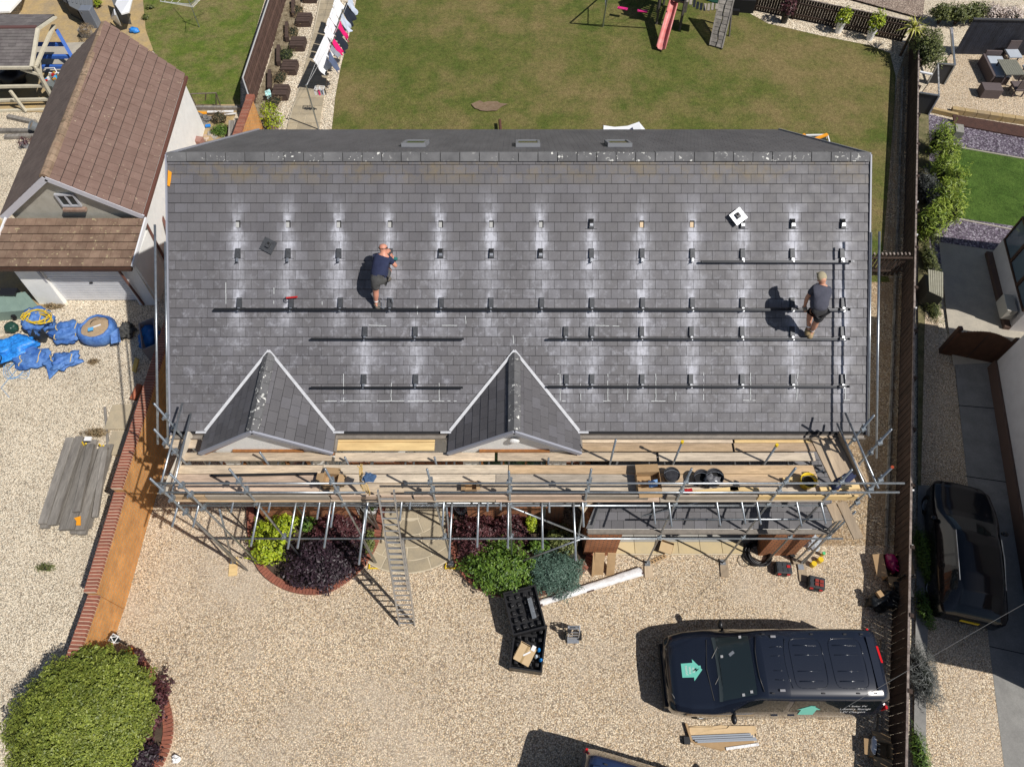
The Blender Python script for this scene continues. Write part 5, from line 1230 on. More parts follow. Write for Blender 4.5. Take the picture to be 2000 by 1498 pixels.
pp = G(1025, 1278, .44); Rm = Matrix.Rotation(R(-28), 3, 'Z'); MB().box(pp, (.42, .44, .012), Rm).build('lid', M_cardin, cb); MB().box(pp+V(0, 0, .009), (.05, .44, .004), Rm).build('tape', P('brown_tape', (.40, .28, .14), rough=.4), cb)
MB().box(pp+V(.05, .02, .01), (.04, .20, .003), Matrix.Rotation(R(-65), 3, 'Z')).build('white_tape', M_whitep, cb); MB().box(G(1042, 1266, .47), (.10, .13, .02), Rm).build('white_label', M_whitep, cb)
for k, (u, v, m, lb) in enumerate(((1052, 1271, P('blue_bottle', (.02, .22, .6), rough=.3), 'small blue bottle upper right of the cardboard box in the black pallet'), (1047, 1284, P('clear_bottle', (.5, .58, .65), rough=.2), 'clear bottle beside the cardboard box in the black pallet'), (1056, 1291, P('blue_bottle', (.02, .22, .6)), 'bigger blue and green bottle in corner of the lower black pallet'))):
    q = G(u, v, .2); MB().lathe(q, [(.045, 0), (.05, .1), (.045, .2), (.02, .25), (.02, .29)], 12).build('bottle', m, smooth=True, label=lb, cat='bottle')
# hand truck
t = thing('equipment_trolley', 'small grey metal hand trolley with two wheels standing on the gravel', 'trolley', G(1122, 1240))
a = G(1108, 1243, .0)
for dx in (0, .28): MB().tube([a+V(dx, -.06, .1), a+V(dx, .0, .55), a+V(dx, .12, .62), a+V(dx, .16, .3)], .016, 6).build('frame_tube', M_alub, t)
for z, y in ((.12, -.06), (.3, -.03), (.45, 0), (.6, .06), (.62, .12)): MB().tube([a+V(0, y, z), a+V(.28, y, z)], .014, 6).build('cross_bar', M_alub, t)
MB().box(a+V(.14, .14, .35), (.24, .06, .16)).build('back_plate', M_alu, t); MB().box(a+V(.14, -.10, .06), (.3, .16, .02)).build('toe_plate', M_alub, t)
for dx in (-.05, .33): MB().lathe(a+V(dx, .0, .12), [(.05, -.025), (.12, -.025), (.12, .025), (.05, .025)], 16, Matrix.Rotation(R(90), 3, 'Y')).build('wheel', M_tyre, t)
MB().lathe(a+V(.02, .02, .5), [(.06, 0), (.06, .10)], 12).build('motor', M_black, t)
# long white wrapped pack
t = thing('wrapped_pack', 'long white plastic wrapped pack lying on gravel in front of the right bed', 'pack', G(1155, 1147))
a, b = G(1054, 1178, .09), G(1253, 1115, .09); M_wrap = P('white_wrap', (.84, .84, .85), (.62, .60, .60), 9, .35, bump=.8, bs=12)
g = MB(); d = (b-a); dn = d.normalized(); sd = V(-dn.y, dn.x, 0)
def wr(u, v):
    w_ = .075+.035*u; an = 2*math.pi*v; k = 1+.12*mnoise.noise(V(u*14, v*6, 0)); return a+d*u+sd*math.cos(an)*w_*k*(1.15)+V(0, 0, math.sin(an)*.075*k)
g.grid(wr, 60, 14); g.build('wrapping', M_wrap, t, smooth=True)
MB().bar(a-dn*.03, a+dn*.06, .17, .13).build('dark_end', P('brown_band', (.10, .06, .05), rough=.6), t); MB().bar(b-dn*.03, b+dn*.02, .2, .13).build('dark_end', P('brown_band', (.10, .06, .05)), t)
m = lerp2(a, b, .48); MB().bar(m-dn*.1+sd*-.1+V(0, 0, .02), m+dn*.1+sd*-.1+V(0, 0, .02), .03, .05).build('brown_tear', P('brown_band', (.10, .06, .05)), t)
# folded cardboard leaning on the pier
for k, (uu, w_, hh, lb) in enumerate(((1168, .26, .62, 'widest flattened cardboard box leaning against the left brick pier'), (1191, .22, .60, 'right hand flattened cardboard box leaning against the left brick pier'), (1157, .06, .6, 'narrow flattened cardboard box at the left edge of the leaning pile'))):
    x = XU(uu, 5.9, 0); MB().prism([V(x-w_/2, 5.78-.02*k, .01), V(x+w_/2, 5.78-.02*k, .01), V(x+w_/2+.01, 6.16, hh), V(x-w_/2+.01, 6.16, hh+.03)], V(0, .03, .01)).build('flattened_box', M_card, label=lb, cat='cardboard')
open_box('closed_carton', 'small tilted cardboard box with black arrow mark on the garage slabs', G(1301, 1070, .08), .34, .28, .16, -20, M_card, (0, 0, 0, 0))
MB().box(G(1301, 1070, .255), (.34, .28, .014), Matrix.Rotation(R(-20), 3, 'Z')).build('carton_lid', M_cardin, label='cardboard lid with printed arrow on the small tilted box', cat='lid')
t = thing('cut_tray', 'narrow slotted cardboard strip on gravel below the small box', 'cardboard strip', G(1282, 1092)); MB().bar(G(1271, 1098, .03), G(1300, 1085, .03), .10, .05).build('strip', M_card, t)
for k in range(5): MB().box(lerp2(G(1274, 1097, .06), G(1297, 1086, .06), k/4), (.025, .05, .01), Matrix.Rotation(R(30), 3, 'Z')).build('slot', M_dark, t)
# coil of black hose
t = thing('hose_coil', 'coil of black corrugated hose lying in front of the garage opening', 'hose', G(1482, 1080))
for k in range(6):
    r = .25+.022*k; pts = [G(1482, 1081, .04+.05*(k % 3))+V(math.cos(a)*r*(1+.03*math.sin(3*a+k)), math.sin(a)*r*.98, .03*math.sin(a*2+k)) for a in [2*math.pi*i/30+k for i in range(31)]]
    MB().tube(pts, .024, 7).build('loop', M_black, t, smooth=True)
t = thing('cable', 'thin grey cable loop on gravel left of the hose coil', 'cable', G(1460, 1090)); MB().tube([G(1455+14*math.cos(a), 1093+13*math.sin(a), .02) for a in [i*.35 for i in range(17)]], .006, 5).build('cable', M_black, t)
def toolbox(label, u, v, rz, red=False):
    p = G(u, v); t = thing('tool_box', label, 'tool box', p, R(rz), 'black tool boxes on the gravel', local=True); g_ = P('charcoal_plastic', (.03, .035, .042), rough=.5)
    MB().box((0, 0, .12), (.42, .32, .22)).build('case', g_, t, bevel=.02); MB().box((0, 0, .245), (.40, .30, .03)).build('lid', g_, t, bevel=.01)
    for x in (-.13, 0, .13):
        for y in (-.08, .08): MB().box((x, y, .265), (.09, .11, .012)).build('lid_pad', g_, t, bevel=.005)
    for x in (-.12, .12): MB().box((x, -.17, .15), (.08, .03, .08)).build('latch', M_red, t)
    MB().box((0, -.19, .1), (.18, .03, .03)).build('handle', M_black, t)
    if red:
        for x in (-.06, .06):
            for y in (-.05, .05): MB().box((x+.04, y-.02, .285), (.10, .08, .03)).build('bit_case', P('dark_red_plastic', (.25, .03, .02), rough=.4), t, bevel=.005)
    else: MB().box((.11, .02, .275), (.09, .07, .004)).build('red_badge', M_red, t)
toolbox('black tool box with a red square badge beside the hose coil', 1526, 1113, -4)
toolbox('black tool box with dark red cases on its lid near the yellow tubs', 1590, 1142, -14, True)
for k, (u, v, r, m, lb) in enumerate(((1586, 1104, .075, M_yel, 'left yellow round tub on the gravel'), (1599, 1096, .075, M_yel, 'right yellow round tub on the gravel'), (1605, 1084, .045, P('green_cap', (.1, .5, .2), rough=.4), 'small tub with green lid behind the yellow tubs'))):
    q = G(u, v); t = thing('tub', lb, 'tub', q); MB().lathe(q, [(r*.95, 0), (r*.95, .15)], 18).build('body', M_yel, t, smooth=False); MB().lathe(q+V(0, 0, .15), [(r, 0), (r, .025), (r*.9, .03)], 18).build('lid', m, t)
t = thing('plastic_sheet', 'crumpled clear plastic bag beside the right brick pier', 'plastic bag', G(1585, 1062)); MB().ball(G(1585, 1058, .08), (.18, .22, .12), 18, 12, None, .9, 4).build('film', P('clear_film', (.50, .54, .58), (.28, .30, .33), 20, .2), t, smooth=False)
for k, (u, v, lb) in enumerate(((1546, 1082, 'black tool handle leaning at the foot of the right brick pier'), (1556, 1092, 'brown board offcut in front of the right brick pier'))):
    MB().box(G(u, v, .06), ((.12, .2, .1), (.26, .24, .04))[k], Matrix.Rotation(R(10), 3, 'Z')).build(('black_case', 'board_offcut')[k], (M_black, M_boardy)[k], label=lb, cat=('case', 'board')[k])
# cardboard with grey trims below the van
t = thing('trim_pack', 'torn open cardboard with grey trim lengths on gravel below the black van', 'cardboard', G(1410, 1438))
rag = lambda a, b, n, amp: [lerp2(G(*a, .02), G(*b, .02), i/n)+V(rng.uniform(-amp, amp), rng.uniform(-amp, amp), 0) for i in range(n+1)]
MB().prism(rag((1345, 1418), (1474, 1416), 8, .03)+rag((1478, 1440), (1476, 1432), 1, 0), V(0, 0, .02)).build('flap', M_cardin, t)
MB().prism([G(1346, 1420, .05), G(1393, 1420, .05), G(1394, 1424, .05), G(1420, 1422, .05), G(1424, 1417, .05), G(1470, 1417, .05), G(1474, 1434, .02), G(1348, 1436, .02)], V(0, 0, .012)).build('flap', M_cardin, t)
MB().prism([G(1348, 1444, .02), G(1470, 1444, .02), G(1476, 1452, .01), G(1420, 1464, .01), G(1408, 1466, .03), G(1356, 1452, .01)], V(0, 0, .012)).build('flap', M_card, t)
MB().box(G(1345, 1430, .06), (.05, .4, .1), Matrix.Rotation(R(12), 3, 'Z')).build('flap', M_card, t)
M_trim = P('grey_pvc_trim', (.30, .33, .38), rough=.4)
for k, (a, b) in enumerate((((1350, 1438), (1466, 1433)), ((1352, 1442), (1470, 1437)), ((1357, 1446), (1476, 1441)), ((1362, 1449), (1478, 1444)))): MB().bar(G(*a, .06+.01*k), G(*b, .06+.01*k), .035, .04).build('grey_trim', M_trim, t)
MB().bar(G(1418, 1462, .04), G(1482, 1453, .04), .06, .03).build('white_trim', M_wrap, t)
MB().box(G(1341, 1446, .06), (.14, .16, .12)).build('dark_glove', M_black, label='dark glove with yellow tag left of the torn cardboard', cat='glove')
# boxes by the fence
t = open_box('open_carton', 'open cardboard box holding a dark pink bag beside the fence', G(1737, 1112), .52, .62, .34, -3, M_card, (1, 1, 1, 0), flen=.26)
MB().ball(G(1741, 1100, .28), (.17, .26, .15), 18, 12, None, .35, 3).build('pink_bag', P('pink_bag_plastic', (.32, .005, .09), (.20, .003, .06), 9, .22), label='dark pink plastic bag bulging from the open box by the fence', cat='bag', smooth=True)
t = open_box('open_carton', 'open cardboard box with white wrapping by the fence at bottom right', G(1714, 1466), .42, .36, .28, -12, M_card, (1, 1, 1, 1), flen=.2)
MB().ball(G(1706, 1455, .26), (.08, .2, .08), 12, 8, Matrix.Rotation(R(-20), 3, 'Z'), .5, 8).build('white_wrapping', M_whitep, label='white plastic wrapping inside the open box at bottom right', cat='wrapping', smooth=True)
t = thing('garden_chair', 'black slatted plastic chair by the fence below the pink bag', 'chair', G(1750, 1150)); p = G(1755, 1152)
MB().box(p+V(-.05, -.08, .35), (.42, .4, .04)).build('seat', M_black, t)
for k in range(4): MB().box(p+V(-.03+.0*k+(.085*(k-1.5)), .16, .60), (.05, .03, .42)).build('back_slat', M_black, t)
for sx in (-1, 1):
    for sy in (-1, 1): MB().bar(p+V(-.05+sx*.18, -.08+sy*.17, 0), p+V(-.05+sx*.18, -.08+sy*.17, .34), .03, .03, V(1, 0, 0)).build('leg', M_black, t)
t = thing('black_bin', 'heap of black bags and cardboard against the fence below the chair', 'bag', G(1725, 1178)); MB().ball(G(1728, 1172, .18), (.50, .24, .26), 20, 12, Matrix.Rotation(R(8), 3, 'Z'), .5, 6).build('bag', P('black_bin_bag', (.012, .014, .016), rough=.35, bump=1, bs=10), t, smooth=True)
MB().box(G(1718, 1160, .45), (.13, .16, .10), Matrix.Rotation(.4, 3, 'Z')).build('small_carton', M_card, t)
# white lamps near the big bush
def lantern(u, v, label, h_=.9):
    p = G(u, v, 0); t = thing('garden_lamp', label, 'garden lamp', p); MB().tube([p, p+V(0, 0, h_)], .022, 8).build('post', M_black, t)
    c = p+V(0, 0, h_)
    for k in range(4):
        a = math.pi/2*k+.4; a2 = a+math.pi/2; q = lambda ang, r, z: c+V(math.cos(ang)*r, math.sin(ang)*r, z)
        MB().tube([q(a, .06, 0), q(a, .12, .24)], .012, 5).build('frame_bar', M_whitep, t); MB().tube([q(a, .12, .24), q(a2, .12, .24)], .012, 5).build('frame_bar', M_whitep, t); MB().tube([q(a, .12, .24), c+V(0, 0, .36)], .010, 5).build('frame_bar', M_whitep, t)
        MB().prism([q(a, .055, .01), q(a2, .055, .01), q(a2, .11, .23), q(a, .11, .23)], (q(a+.78, .003, 0)-c)).build('lamp_pane', M_glass, t)
    MB().ball(c+V(0, 0, .37), .025, 8, 6).build('finial', M_whitep, t)
lantern(247, 1258, 'white lantern on short black post beside the top of the big bush', .45)
shrub(88, 1108, .05, (.28, .12, .06), 260, .05, L_olive, 'sparse green weed patch on the pale gravel left of the brick wall', aspect=.12, name='weed')
shrub(182, 706, .05, (.16, .12, .05), 160, .05, L_dry, 'small dry weed on the gravel below the sand filled bag', aspect=.12, name='weed')
shrub(105, 598, .06, (.35, .12, .08), 320, .05, L_dry, 'dry weeds along the foot of the white garage pier', aspect=.12, name='weed')
MB().ball(G(345, 1483, .1), (.09, .07, .07), 10, 6, None, 1.2, 2).build('white_flower', M_whitep, label='small white flower clump on the gravel right of the big bush', cat='flowers')
# overhead cable crossing the lower right
pa, pb_ = G(1640, 1388, 5.0), G(2060, 1145, 6.0); MB().tube([pa+(pb_-pa)*f-V(0, 0, .25*math.sin(math.pi*f)) for f in [i/12 for i in range(13)]], .0045, 5).build('overhead_cable', P('cable_grey', (.12, .12, .12), rough=.7), label='thin overhead cable crossing above the van rear and the fence', cat='cable')
# ================================================================ LEFT GARAGE
gar = thing('garage', 'white rendered garage with mossy brown tiled roof left of the main house', 'garage', (-14.3, 20, 0))
Fr, Br = V(-12.15, 16.7, 2.49), V(-12.6, 24.0, 2.49)
Fa, Ba = V(-14.42, 16.7, 4.10), V(-15.05, 24.7, 4.10)
Fl, Bl = V(-16.72, 16.7, 2.45), V(-17.4, 24.6, 2.45)
def slope(parent, e0, e1, r0, r1, tw, ga, mat, nm, deck=M_under, **kw):
    """e0->e1 along the eaves, r0/r1 ridge above e0/e1"""
    ex = (e1-e0).normalized(); ey = (r0-e0); ey = (ey-ex*ey.dot(ex)).normalized(); nn = ex.cross(ey)
    loc = lambda p: ((p-e0).dot(ex), (p-e0).dot(ey)); MB().prism([p-nn*.09 for p in (e0, e1, r1, r0)], nn*.08).build('roof_deck', deck, parent)
    pts = [loc(p) for p in (e0, e1, r1, r0)]; x_ = min(p[0] for p in pts); org = e0+ex*x_
    tile_roof(parent, org, ex, ey, max(p[0] for p in pts)-x_, max(p[1] for p in pts), tw, ga, mat, nm, cl=[(p[0]-x_, p[1]) for p in pts], **kw)
    return nn
slope(gar, Fr, Br, Fa, Ba, .33, .335, M_brown_tile, 'roof_tile', th=.02, gap=.012, cgap=.016, tiltz=.022, bond=0)
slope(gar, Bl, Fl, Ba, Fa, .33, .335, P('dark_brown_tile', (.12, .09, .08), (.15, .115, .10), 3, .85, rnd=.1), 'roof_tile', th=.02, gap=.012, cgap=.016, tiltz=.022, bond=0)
n = 26
for i in range(n):
    a, b = lerp2(Fa, Ba, i/n), lerp2(Fa, Ba, (i+.96)/n); dz = rng.uniform(-.01, .01)
    pr = [V(-.15, 0, -.06), V(-.12, 0, .02), V(-.05, 0, .075), V(.05, 0, .075), V(.12, 0, .02), V(.15, 0, -.06)]
    MB().prism([a+q+V(0, 0, dz) for q in pr], (b-a)).build('ridge_tile', M_mossridge, gar)
mb = MB(); ins = .12
F0, F1, B0_, B1_ = V(Fl.x+.25, 16.85, 0), V(Fr.x-.18, 16.85, 0), V(Bl.x+.25, 24.3, 0), V(Br.x-.18, 24.05, 0)
up = lambda p, z: V(p.x, p.y, z)
mb.add([F0, F1, up(F1, 2.4), V(Fa.x, 16.85, 3.92), up(F0, 2.4)], [(0, 1, 2, 3, 4)]); mb.build('gable_wall', M_cream, gar)
mb = MB(); mb.add([F1, B1_, up(B1_, 2.42), up(F1, 2.42), B1_, B0_, up(B0_, 2.4), V(Ba.x, 24.4, 3.95), F0, up(F0, 2.4)], [(0, 1, 2, 3), (4, 5, 6, 7, 2), (5, 8, 9, 6)]); mb.build('side_wall', M_white, gar)
for a, b in ((Fl, Fa), (Fr, Fa)):
    MB().bar(a+V(0, .0, -.10), b+V(0, 0, -.10), .035, .19, V(0, 1, 0).cross(b-a).normalized()).build('bargeboard', P('lilac_white_board', (.58, .58, .64), rough=.5), gar)
MB().bar(Br+V(.02, 0, -.1), Fr+V(.02, 0, -.1), .09, .10).build('gutter', P('brown_gutter', (.15, .07, .055), rough=.5), gar)
MB().tube([Fr+V(.05, -.1, -.12), V(-12.2, 16.72, 2.25), V(-12.15, 16.4, 0.05)], .045, 8).build('downpipe', P('brown_gutter', (.15, .07, .055)), gar)
MB().tube([AY(311, 412, 18.2), AY(330, 455, 17.4)], .055, 8).build('downpipe', P('brown_gutter', (.15, .07, .055)), gar)
wc = AY(121, 373, 16.83); window(gar, (wc.x, 16.83, 3.02), .62, .52, V(0, -1, 0), (P('grey_upvc', (.45, .46, .5)), M_glass), 2)
MB().box((wc.x+.05, 16.76, 2.68), (.72, .14, .09)).build('sill', P('brick_sill', (.35, .25, .2), (.25, .16, .12), 12, .9), gar)
# canopy over the door
c0, c1 = V(-16.75, 14.95, 1.98), V(-12.22, 14.95, 1.98); d0, d1 = V(-16.55, 16.68, 2.36), V(-12.1, 16.68, 2.36)
slope(gar, c0, c1, d0, d1, .33, .295, M_brown_tile2, 'canopy_tile', th=.02, gap=.012, cgap=.014, tiltz=.024, bond=.5)
MB().bar(c0+V(0, -.05, -.05), c1+V(0, -.05, -.05), .10, .09).build('canopy_gutter', M_dbrown, gar)
for p, q in ((c0+V(-.03, 0, 0), d0+V(-.03, 0, 0)), (c1+V(.03, 0, 0), d1+V(.03, 0, 0))): MB().bar(p, q, .05, .14).build('verge', M_upvc, gar)
dy_ = 15.12
for x0, x1 in ((-16.25, -15.42), (-12.88, -12.3)): MB().prism([V(x0, dy_-.12, 0), V(x1, dy_-.12, 0), V(x1, dy_+.05, 1.97), V(x0, dy_+.05, 1.97)], V(0, .25, 0)).build('white_pier', M_white, gar)
dmat = P('white_garage_door', (.74, .75, .78), (.66, .67, .70), 3, .5); 
df = MB().box((-14.15, dy_+.12, 1.0), (2.6, .06, 1.96)).build('garage_door', dmat, gar)
for k in range(16): MB().box((-14.15, dy_+.083, .08+k*.122), (2.5, .022, .095)).build('panel', dmat, df)
MB().box((-14.1, dy_+.06, .95), (.10, .04, .04)).build('handle', M_black, df)
for x in (-15.46, -12.86): MB().box((x, dy_+.02, 1.0), (.07, .1, 2.0)).build('door_frame', P('grey_frame', (.38, .38, .42), rough=.6), gar)
MB().box((-12.30, 15.9, .93), (.12, 1.5, 1.86)).build('side_wall', M_white, gar)
MB().tube([V(-12.75, 15.0, 1.85), V(-12.72, 14.98, .05)], .04, 8).build('downpipe', P('brown_gutter', (.15, .07, .055)), gar)
MB().box(G(20, 575, .5)+V(0, 0, 0), (.55, .3, .3)).build('black_bin', M_black, label='black bin in the shade left of the white garage pier', cat='bin')
t = thing('green_storage_box', 'grey green ridged storage box at the left edge below the garage', 'storage box', G(30, 590)); M_gg = P('grey_green_paint', (.20, .28, .24), (.17, .24, .21), 4, .6)
q = [G(-70, 592, .55), G(50, 571, .55), G(80, 605, .40), G(-70, 617, .40)]; MB().prism(q, V(0, 0, .03)).build('lid', M_gg, t)
for k in range(7): a, b = lerp2(q[0], q[1], k/7+.07), lerp2(q[3], q[2], k/7+.07); MB().bar(a+V(0, 0, .035), b+V(0, 0, .035), .03, .02).build('rib', M_gg, t)
MB().prism([V(p.x, p.y, 0) for p in q], V(0, 0, .39)).build('box_body', M_gg, t)

# ---------------------------------------------------------------- sacks in front of the garage
def sack(u, v, z, r, label, mat=None, rz=0, bump=.35, cat='sack', name='builders_sack', seed=0, strap=True, group='blue woven sacks in front of the garage'):
    p = G(u, v, z); t = thing(name, label, cat, V(p.x, p.y, 0), group=group); Rm = Matrix.Rotation(R(rz), 3, 'Z')
    MB().ball(p, r, 36, 22, Rm, bump, seed or u).build('sack_cloth', mat or M_sack, t, smooth=True)
    if strap:
        for s in (-.4, .5):
            f = []
            for i in range(9):
                th = -.9+1.9*i/8; d = V(s, math.sin(th)*.8, math.cos(th)*.75); d.normalize(); k = 1+bump*mnoise.noise(d*1.9+V(seed or u, 0, 0))+bump*.5*mnoise.noise(d*5+V(0, seed or u, 0)); f.append(p+Rm @ V(d.x*r[0]*k*1.02, -d.y*r[1]*k*1.02, d.z*r[2]*k*1.03))
            MB().tube(f, .014, 5).build('strap', P('tan_strap', (.60, .46, .18), rough=.8), t)
    return t
sack(72, 628, .3, (.52, .46, .36), 'blue sack with tangled yellow rope on top, nearest the garage pier', seed=3)
t = thing('yellow_rope', 'tangle of yellow rope lying over the back left blue sack', 'rope', G(72, 620, .6))
for k in range(6):
    MB().tube([G(72+(30-2*k)*math.cos(a+k)+4*math.sin(3*a), 620+(13-k)*math.sin(a+k)+3*math.cos(2*a+k), .66+.03*math.sin(a*2+k)) for a in [i*.42 for i in range(16)]], .014, 5).build('strand', M_yel, t)
sack(133, 650, .22, (.58, .40, .25), 'crumpled blue sack lying between rope covered sack and sand bag', seed=13, rz=12)
t = thing('sand_bag', 'big open blue bulk bag filled with tan sand in front of the garage door', 'bulk bag', G(200, 655))
p = G(200, 655); pr = [(.40, 0), (.56, .06), (.60, .22), (.57, .42), (.50, .50), (.46, .50), (.45, .44)]
mb = MB(); vs = []; nn_ = 40
for j_, (r_, z_) in enumerate(pr):
    for k in range(nn_):
        a = 2*math.pi*k/nn_; d = V(math.cos(a), math.sin(a), 0); k2 = 1+.12*mnoise.noise(d*1.3+V(0, 0, z_*2))+.05*mnoise.noise(d*4+V(0, 0, z_*5)); vs.append(p+V(d.x*r_*k2, d.y*r_*k2*.92, z_+.05*mnoise.noise(d*2+V(5, 0, 0))*(z_ > .3)))
mb.add(vs, [(j_*nn_+k, j_*nn_+(k+1) % nn_, (j_+1)*nn_+(k+1) % nn_, (j_+1)*nn_+k) for j_ in range(len(pr)-1) for k in range(nn_)]); mb.build('bag_side', M_sack, t, smooth=True)
MB().lathe(p+V(0, 0, .42), [(.46, 0), (.3, .03), (.01, .04)], 24).build('sand', P('tan_sand', (.36, .26, .16), (.42, .31, .20), 9, .95, hf=.15), t)
MB().prism([G(216, 652, .53), G(232, 640, .50), G(236, 668, .32), G(217, 672, .35)], V(0, 0, .012)).build('folded_flap', M_sack, t)
MB().tube([G(176+26*(1-math.cos(a)), 634-14*math.sin(a), .5+.12*math.sin(a)) for a in [math.pi*i/10 for i in range(11)]], .008, 5).build('black_hoop', M_black, t)
MB().box(G(177, 643, .56), (.16, .12, .03), Matrix.Rotation(.3, 3, 'Z')).build('pale_blue_tub', P('sky_blue_plastic', (.12, .42, .75), rough=.5), label='pale blue scoop resting on the rim of the sand filled bag', cat='scoop')
MB().bar(G(180, 640, .48), G(197, 634, .48), .03, .03).build('white_lever', M_whitep, label='white lever lying on the sand in the open blue bag', cat='lever')
sack(122, 706, .12, (.48, .34, .16), 'empty collapsed blue sack lying alone in front of the others', seed=21, rz=25, bump=.6)
MB().prism([G(90, 712, .1), G(112, 700, .2), G(122, 716, .15), G(97, 742, .04)], V(0, 0, .05)).build('loose_sack', M_sack, label='loose corner of blue sacking folded on gravel at the lowest point', cat='sacking', bevel=.02)
sack(30, 680, .18, (.72, .42, .22), 'crumpled bright blue tarpaulin at the left edge beside the sacks', M_tarp, 15, .55, 'tarpaulin', 'blue_tarpaulin', 33, False, None)
sack(62, 700, .14, (.52, .40, .18), 'flat pale blue sack with ropes between tarpaulin and empty sack', seed=41, rz=5)
t = thing('cord_bundle', 'loose loops of thin blue cord on gravel at the left edge', 'cord', G(30, 730))
for k in range(4): MB().tube([G(32+(26-3*k)*math.cos(a), 722+(20-3*k)*math.sin(a)+5*math.sin(3*a+k), .02+.12*max(0, math.sin(a+3))) for a in [i*.4 for i in range(15)]], .008, 5).build('loop', P('blue_cord', (.15, .35, .62), rough=.6), t)
MB().tube([G(60, 690, .3), G(30, 725, .05), G(2, 757, .02), G(18, 776, .02)], .008, 5).build('loose_end', P('blue_cord', (.15, .35, .62)), t)
t = thing('black_basket', 'black square tub with wire handle between the blue sacks', 'tub', G(85, 662)); pp_ = G(85, 664)
MB().lathe(pp_, [(.17, 0), (.22, .42), (.21, .42), (.16, .05), (.01, .05)], 4, Matrix.Rotation(R(50), 3, 'Z')).build('tub_body', P('charcoal_plastic', (.03, .035, .042)), t)
MB().tube([pp_+V(.2*math.cos(a), -.1+.2*math.sin(a), .44) for a in [i*.4 for i in range(14)]], .006, 5).build('handle', M_black, t)
MB().lathe(G(68, 666, .05), [(.08, 0), (.09, .22), (.07, .23)], 14, Matrix.Rotation(R(60), 3, 'Y')).build('black_pot', M_black, label='small black pot lying beside the black square tub', cat='pot')
bucket(3, 712, 0, 'black bucket cut by the left edge of the picture', M_black, .17, .32)
t = thing('green_water_can', 'dark green plastic container with black cap left of the sacks', 'container', G(22, 643)); MB().ball(G(22, 640, .15), (.22, .20, .16), 20, 12, None, .2, 2).build('container_body', P('dark_green_plastic', (.02, .06, .045), rough=.3), t, smooth=True); MB().lathe(G(29, 621, .15), [(.07, 0), (.07, .12)], 12).build('black_cap', M_black, t)
MB().box(G(15, 660, .03), (.42, .16, .05), Matrix.Rotation(R(10), 3, 'Z')).build('stone_block', M_flag, label='buff stone block beneath the dark green container', cat='stone')
# tub with blue sheeting beside the wall
t = thing('planter_trough', 'grey rectangular trough holding blue sheeting beside the brick wall', 'trough', G(285, 690)); M_tr = P('grey_trough', (.25, .25, .28), rough=.6)
q = [G(270, 632, .6), G(299, 620, .6), G(306, 672, .6), G(277, 684, .6)]
for i in range(4): a, b = q[i], q[(i+1) % 4]; MB().prism([V(a.x, a.y, .02), V(b.x, b.y, .02), b, a], (q[(i+2) % 4]-b).normalized()*.03).build('trough_side', M_tr, t)
MB().prism([V(p.x, p.y, .02) for p in q], V(0, 0, .03)).build('trough_base', M_dark, t)
MB().ball(G(290, 658, .3), (.28, .45, .2), 18, 12, None, .5, 5).build('blue_sheeting', P('blue_sheet', (.01, .13, .42), rough=.35, bump=1, bs=10), label='bundle of blue plastic sheeting inside the grey trough', cat='sheeting', smooth=True)
timber(G(268, 700, .4), G(262, 726, .05), .16, .05, 'board', P('yellow_pine', (.5, .38, .12), (.4, .3, .1), 6, .8), thing('pine_board', 'yellowish pine board leaning by the trough and brick wall', 'board', G(265, 715)))
sack(248, 645, .12, (.25, .3, .14), 'heap of dark weed matting between sand bag and trough', P('weed_matting', (.09, .09, .085), (.03, .03, .03), 14, .9), 0, .8, 'matting', 'weed_matting', 51, False, None)

# ================================================================ TOP LEFT: PERGOLA, BINS, DRYER
per = thing('pergola', 'cream timber garden shelter with dark shingled roof at top left', 'pergola', G(50, 170))
rz_ = 2.25
e0, e1, r1, r0 = G(-140, 131, 2.0), G(62, 130, 2.0), G(71, 54, 2.55), G(-140, 56, 2.55)
slope(per, e0, e1, r0, r1, .30, .15, P('dark_shingle', (.12, .105, .105), (.165, .15, .145), 3, .9, rnd=.16, hf=.15), 'shingle', th=.01, gap=.006, cgap=.008, tiltz=.006)
g0, g1 = G(-140, 30, 2.25), G(106, 29, 2.25)
slope(per, g1, g0, r1+V(0, .02, 0), r0+V(0, .02, 0), .30, .15, P('dark_shingle', (.12, .105, .105)), 'shingle', th=.01, gap=.006, cgap=.008, tiltz=.006)
MB().bar(r0+V(0, 0, .02), r1+V(0, 0, .02), .16, .04).build('ridge_cap', P('maroon_ridge', (.12, .06, .055), rough=.8), per)
MB().bar(e0+V(0, -.05, -.03), e1+V(0, -.05, -.03), .09, .10).build('eaves_board', M_creamw, per)
for a, b in (((62, 131, 2.02), (74, 57, 2.6)), ((74, 57, 2.6), (108, 34, 2.28)), ((70, 130, 1.95), (105, 50, 1.95))): MB().bar(G(*a), G(*b), .14, .07).build('bargeboard', M_creamw, per)
for a, b in (((-100, 172, 1.0), (90, 168, 1.0)), ((-100, 199, .35), (102, 194, .35)), ((-100, 220, .05), (108, 214, .05)), ((20, 178, 1.0), (50, 218, .05)), ((40, 135, 1.9), (78, 146, 1.6))): MB().bar(G(*a), G(*b), .10, .10).build('rail', M_creamw, per)
for a, b in (((68, 130, 1.95), (113, 211, 0)), ((76, 120, 1.9), (80, 150, 1.3))): MB().bar(G(*a), G(*b), .13, .12).build('post', M_creamw, per)
bf = thing('blue_bench_frame', 'bright blue painted timber frame standing right of the pergola', 'timber frame', G(120, 110))
for a, b in (((110, 58, 1.6), (152, 132, .3)), ((60, 87, .9), (126, 87, .9)), ((60, 111, .6), (138, 111, .6)), ((60, 131, .35), (148, 131, .35))): MB().bar(G(*a), G(*b), .14, .12).build('beam', M_bluew, bf)
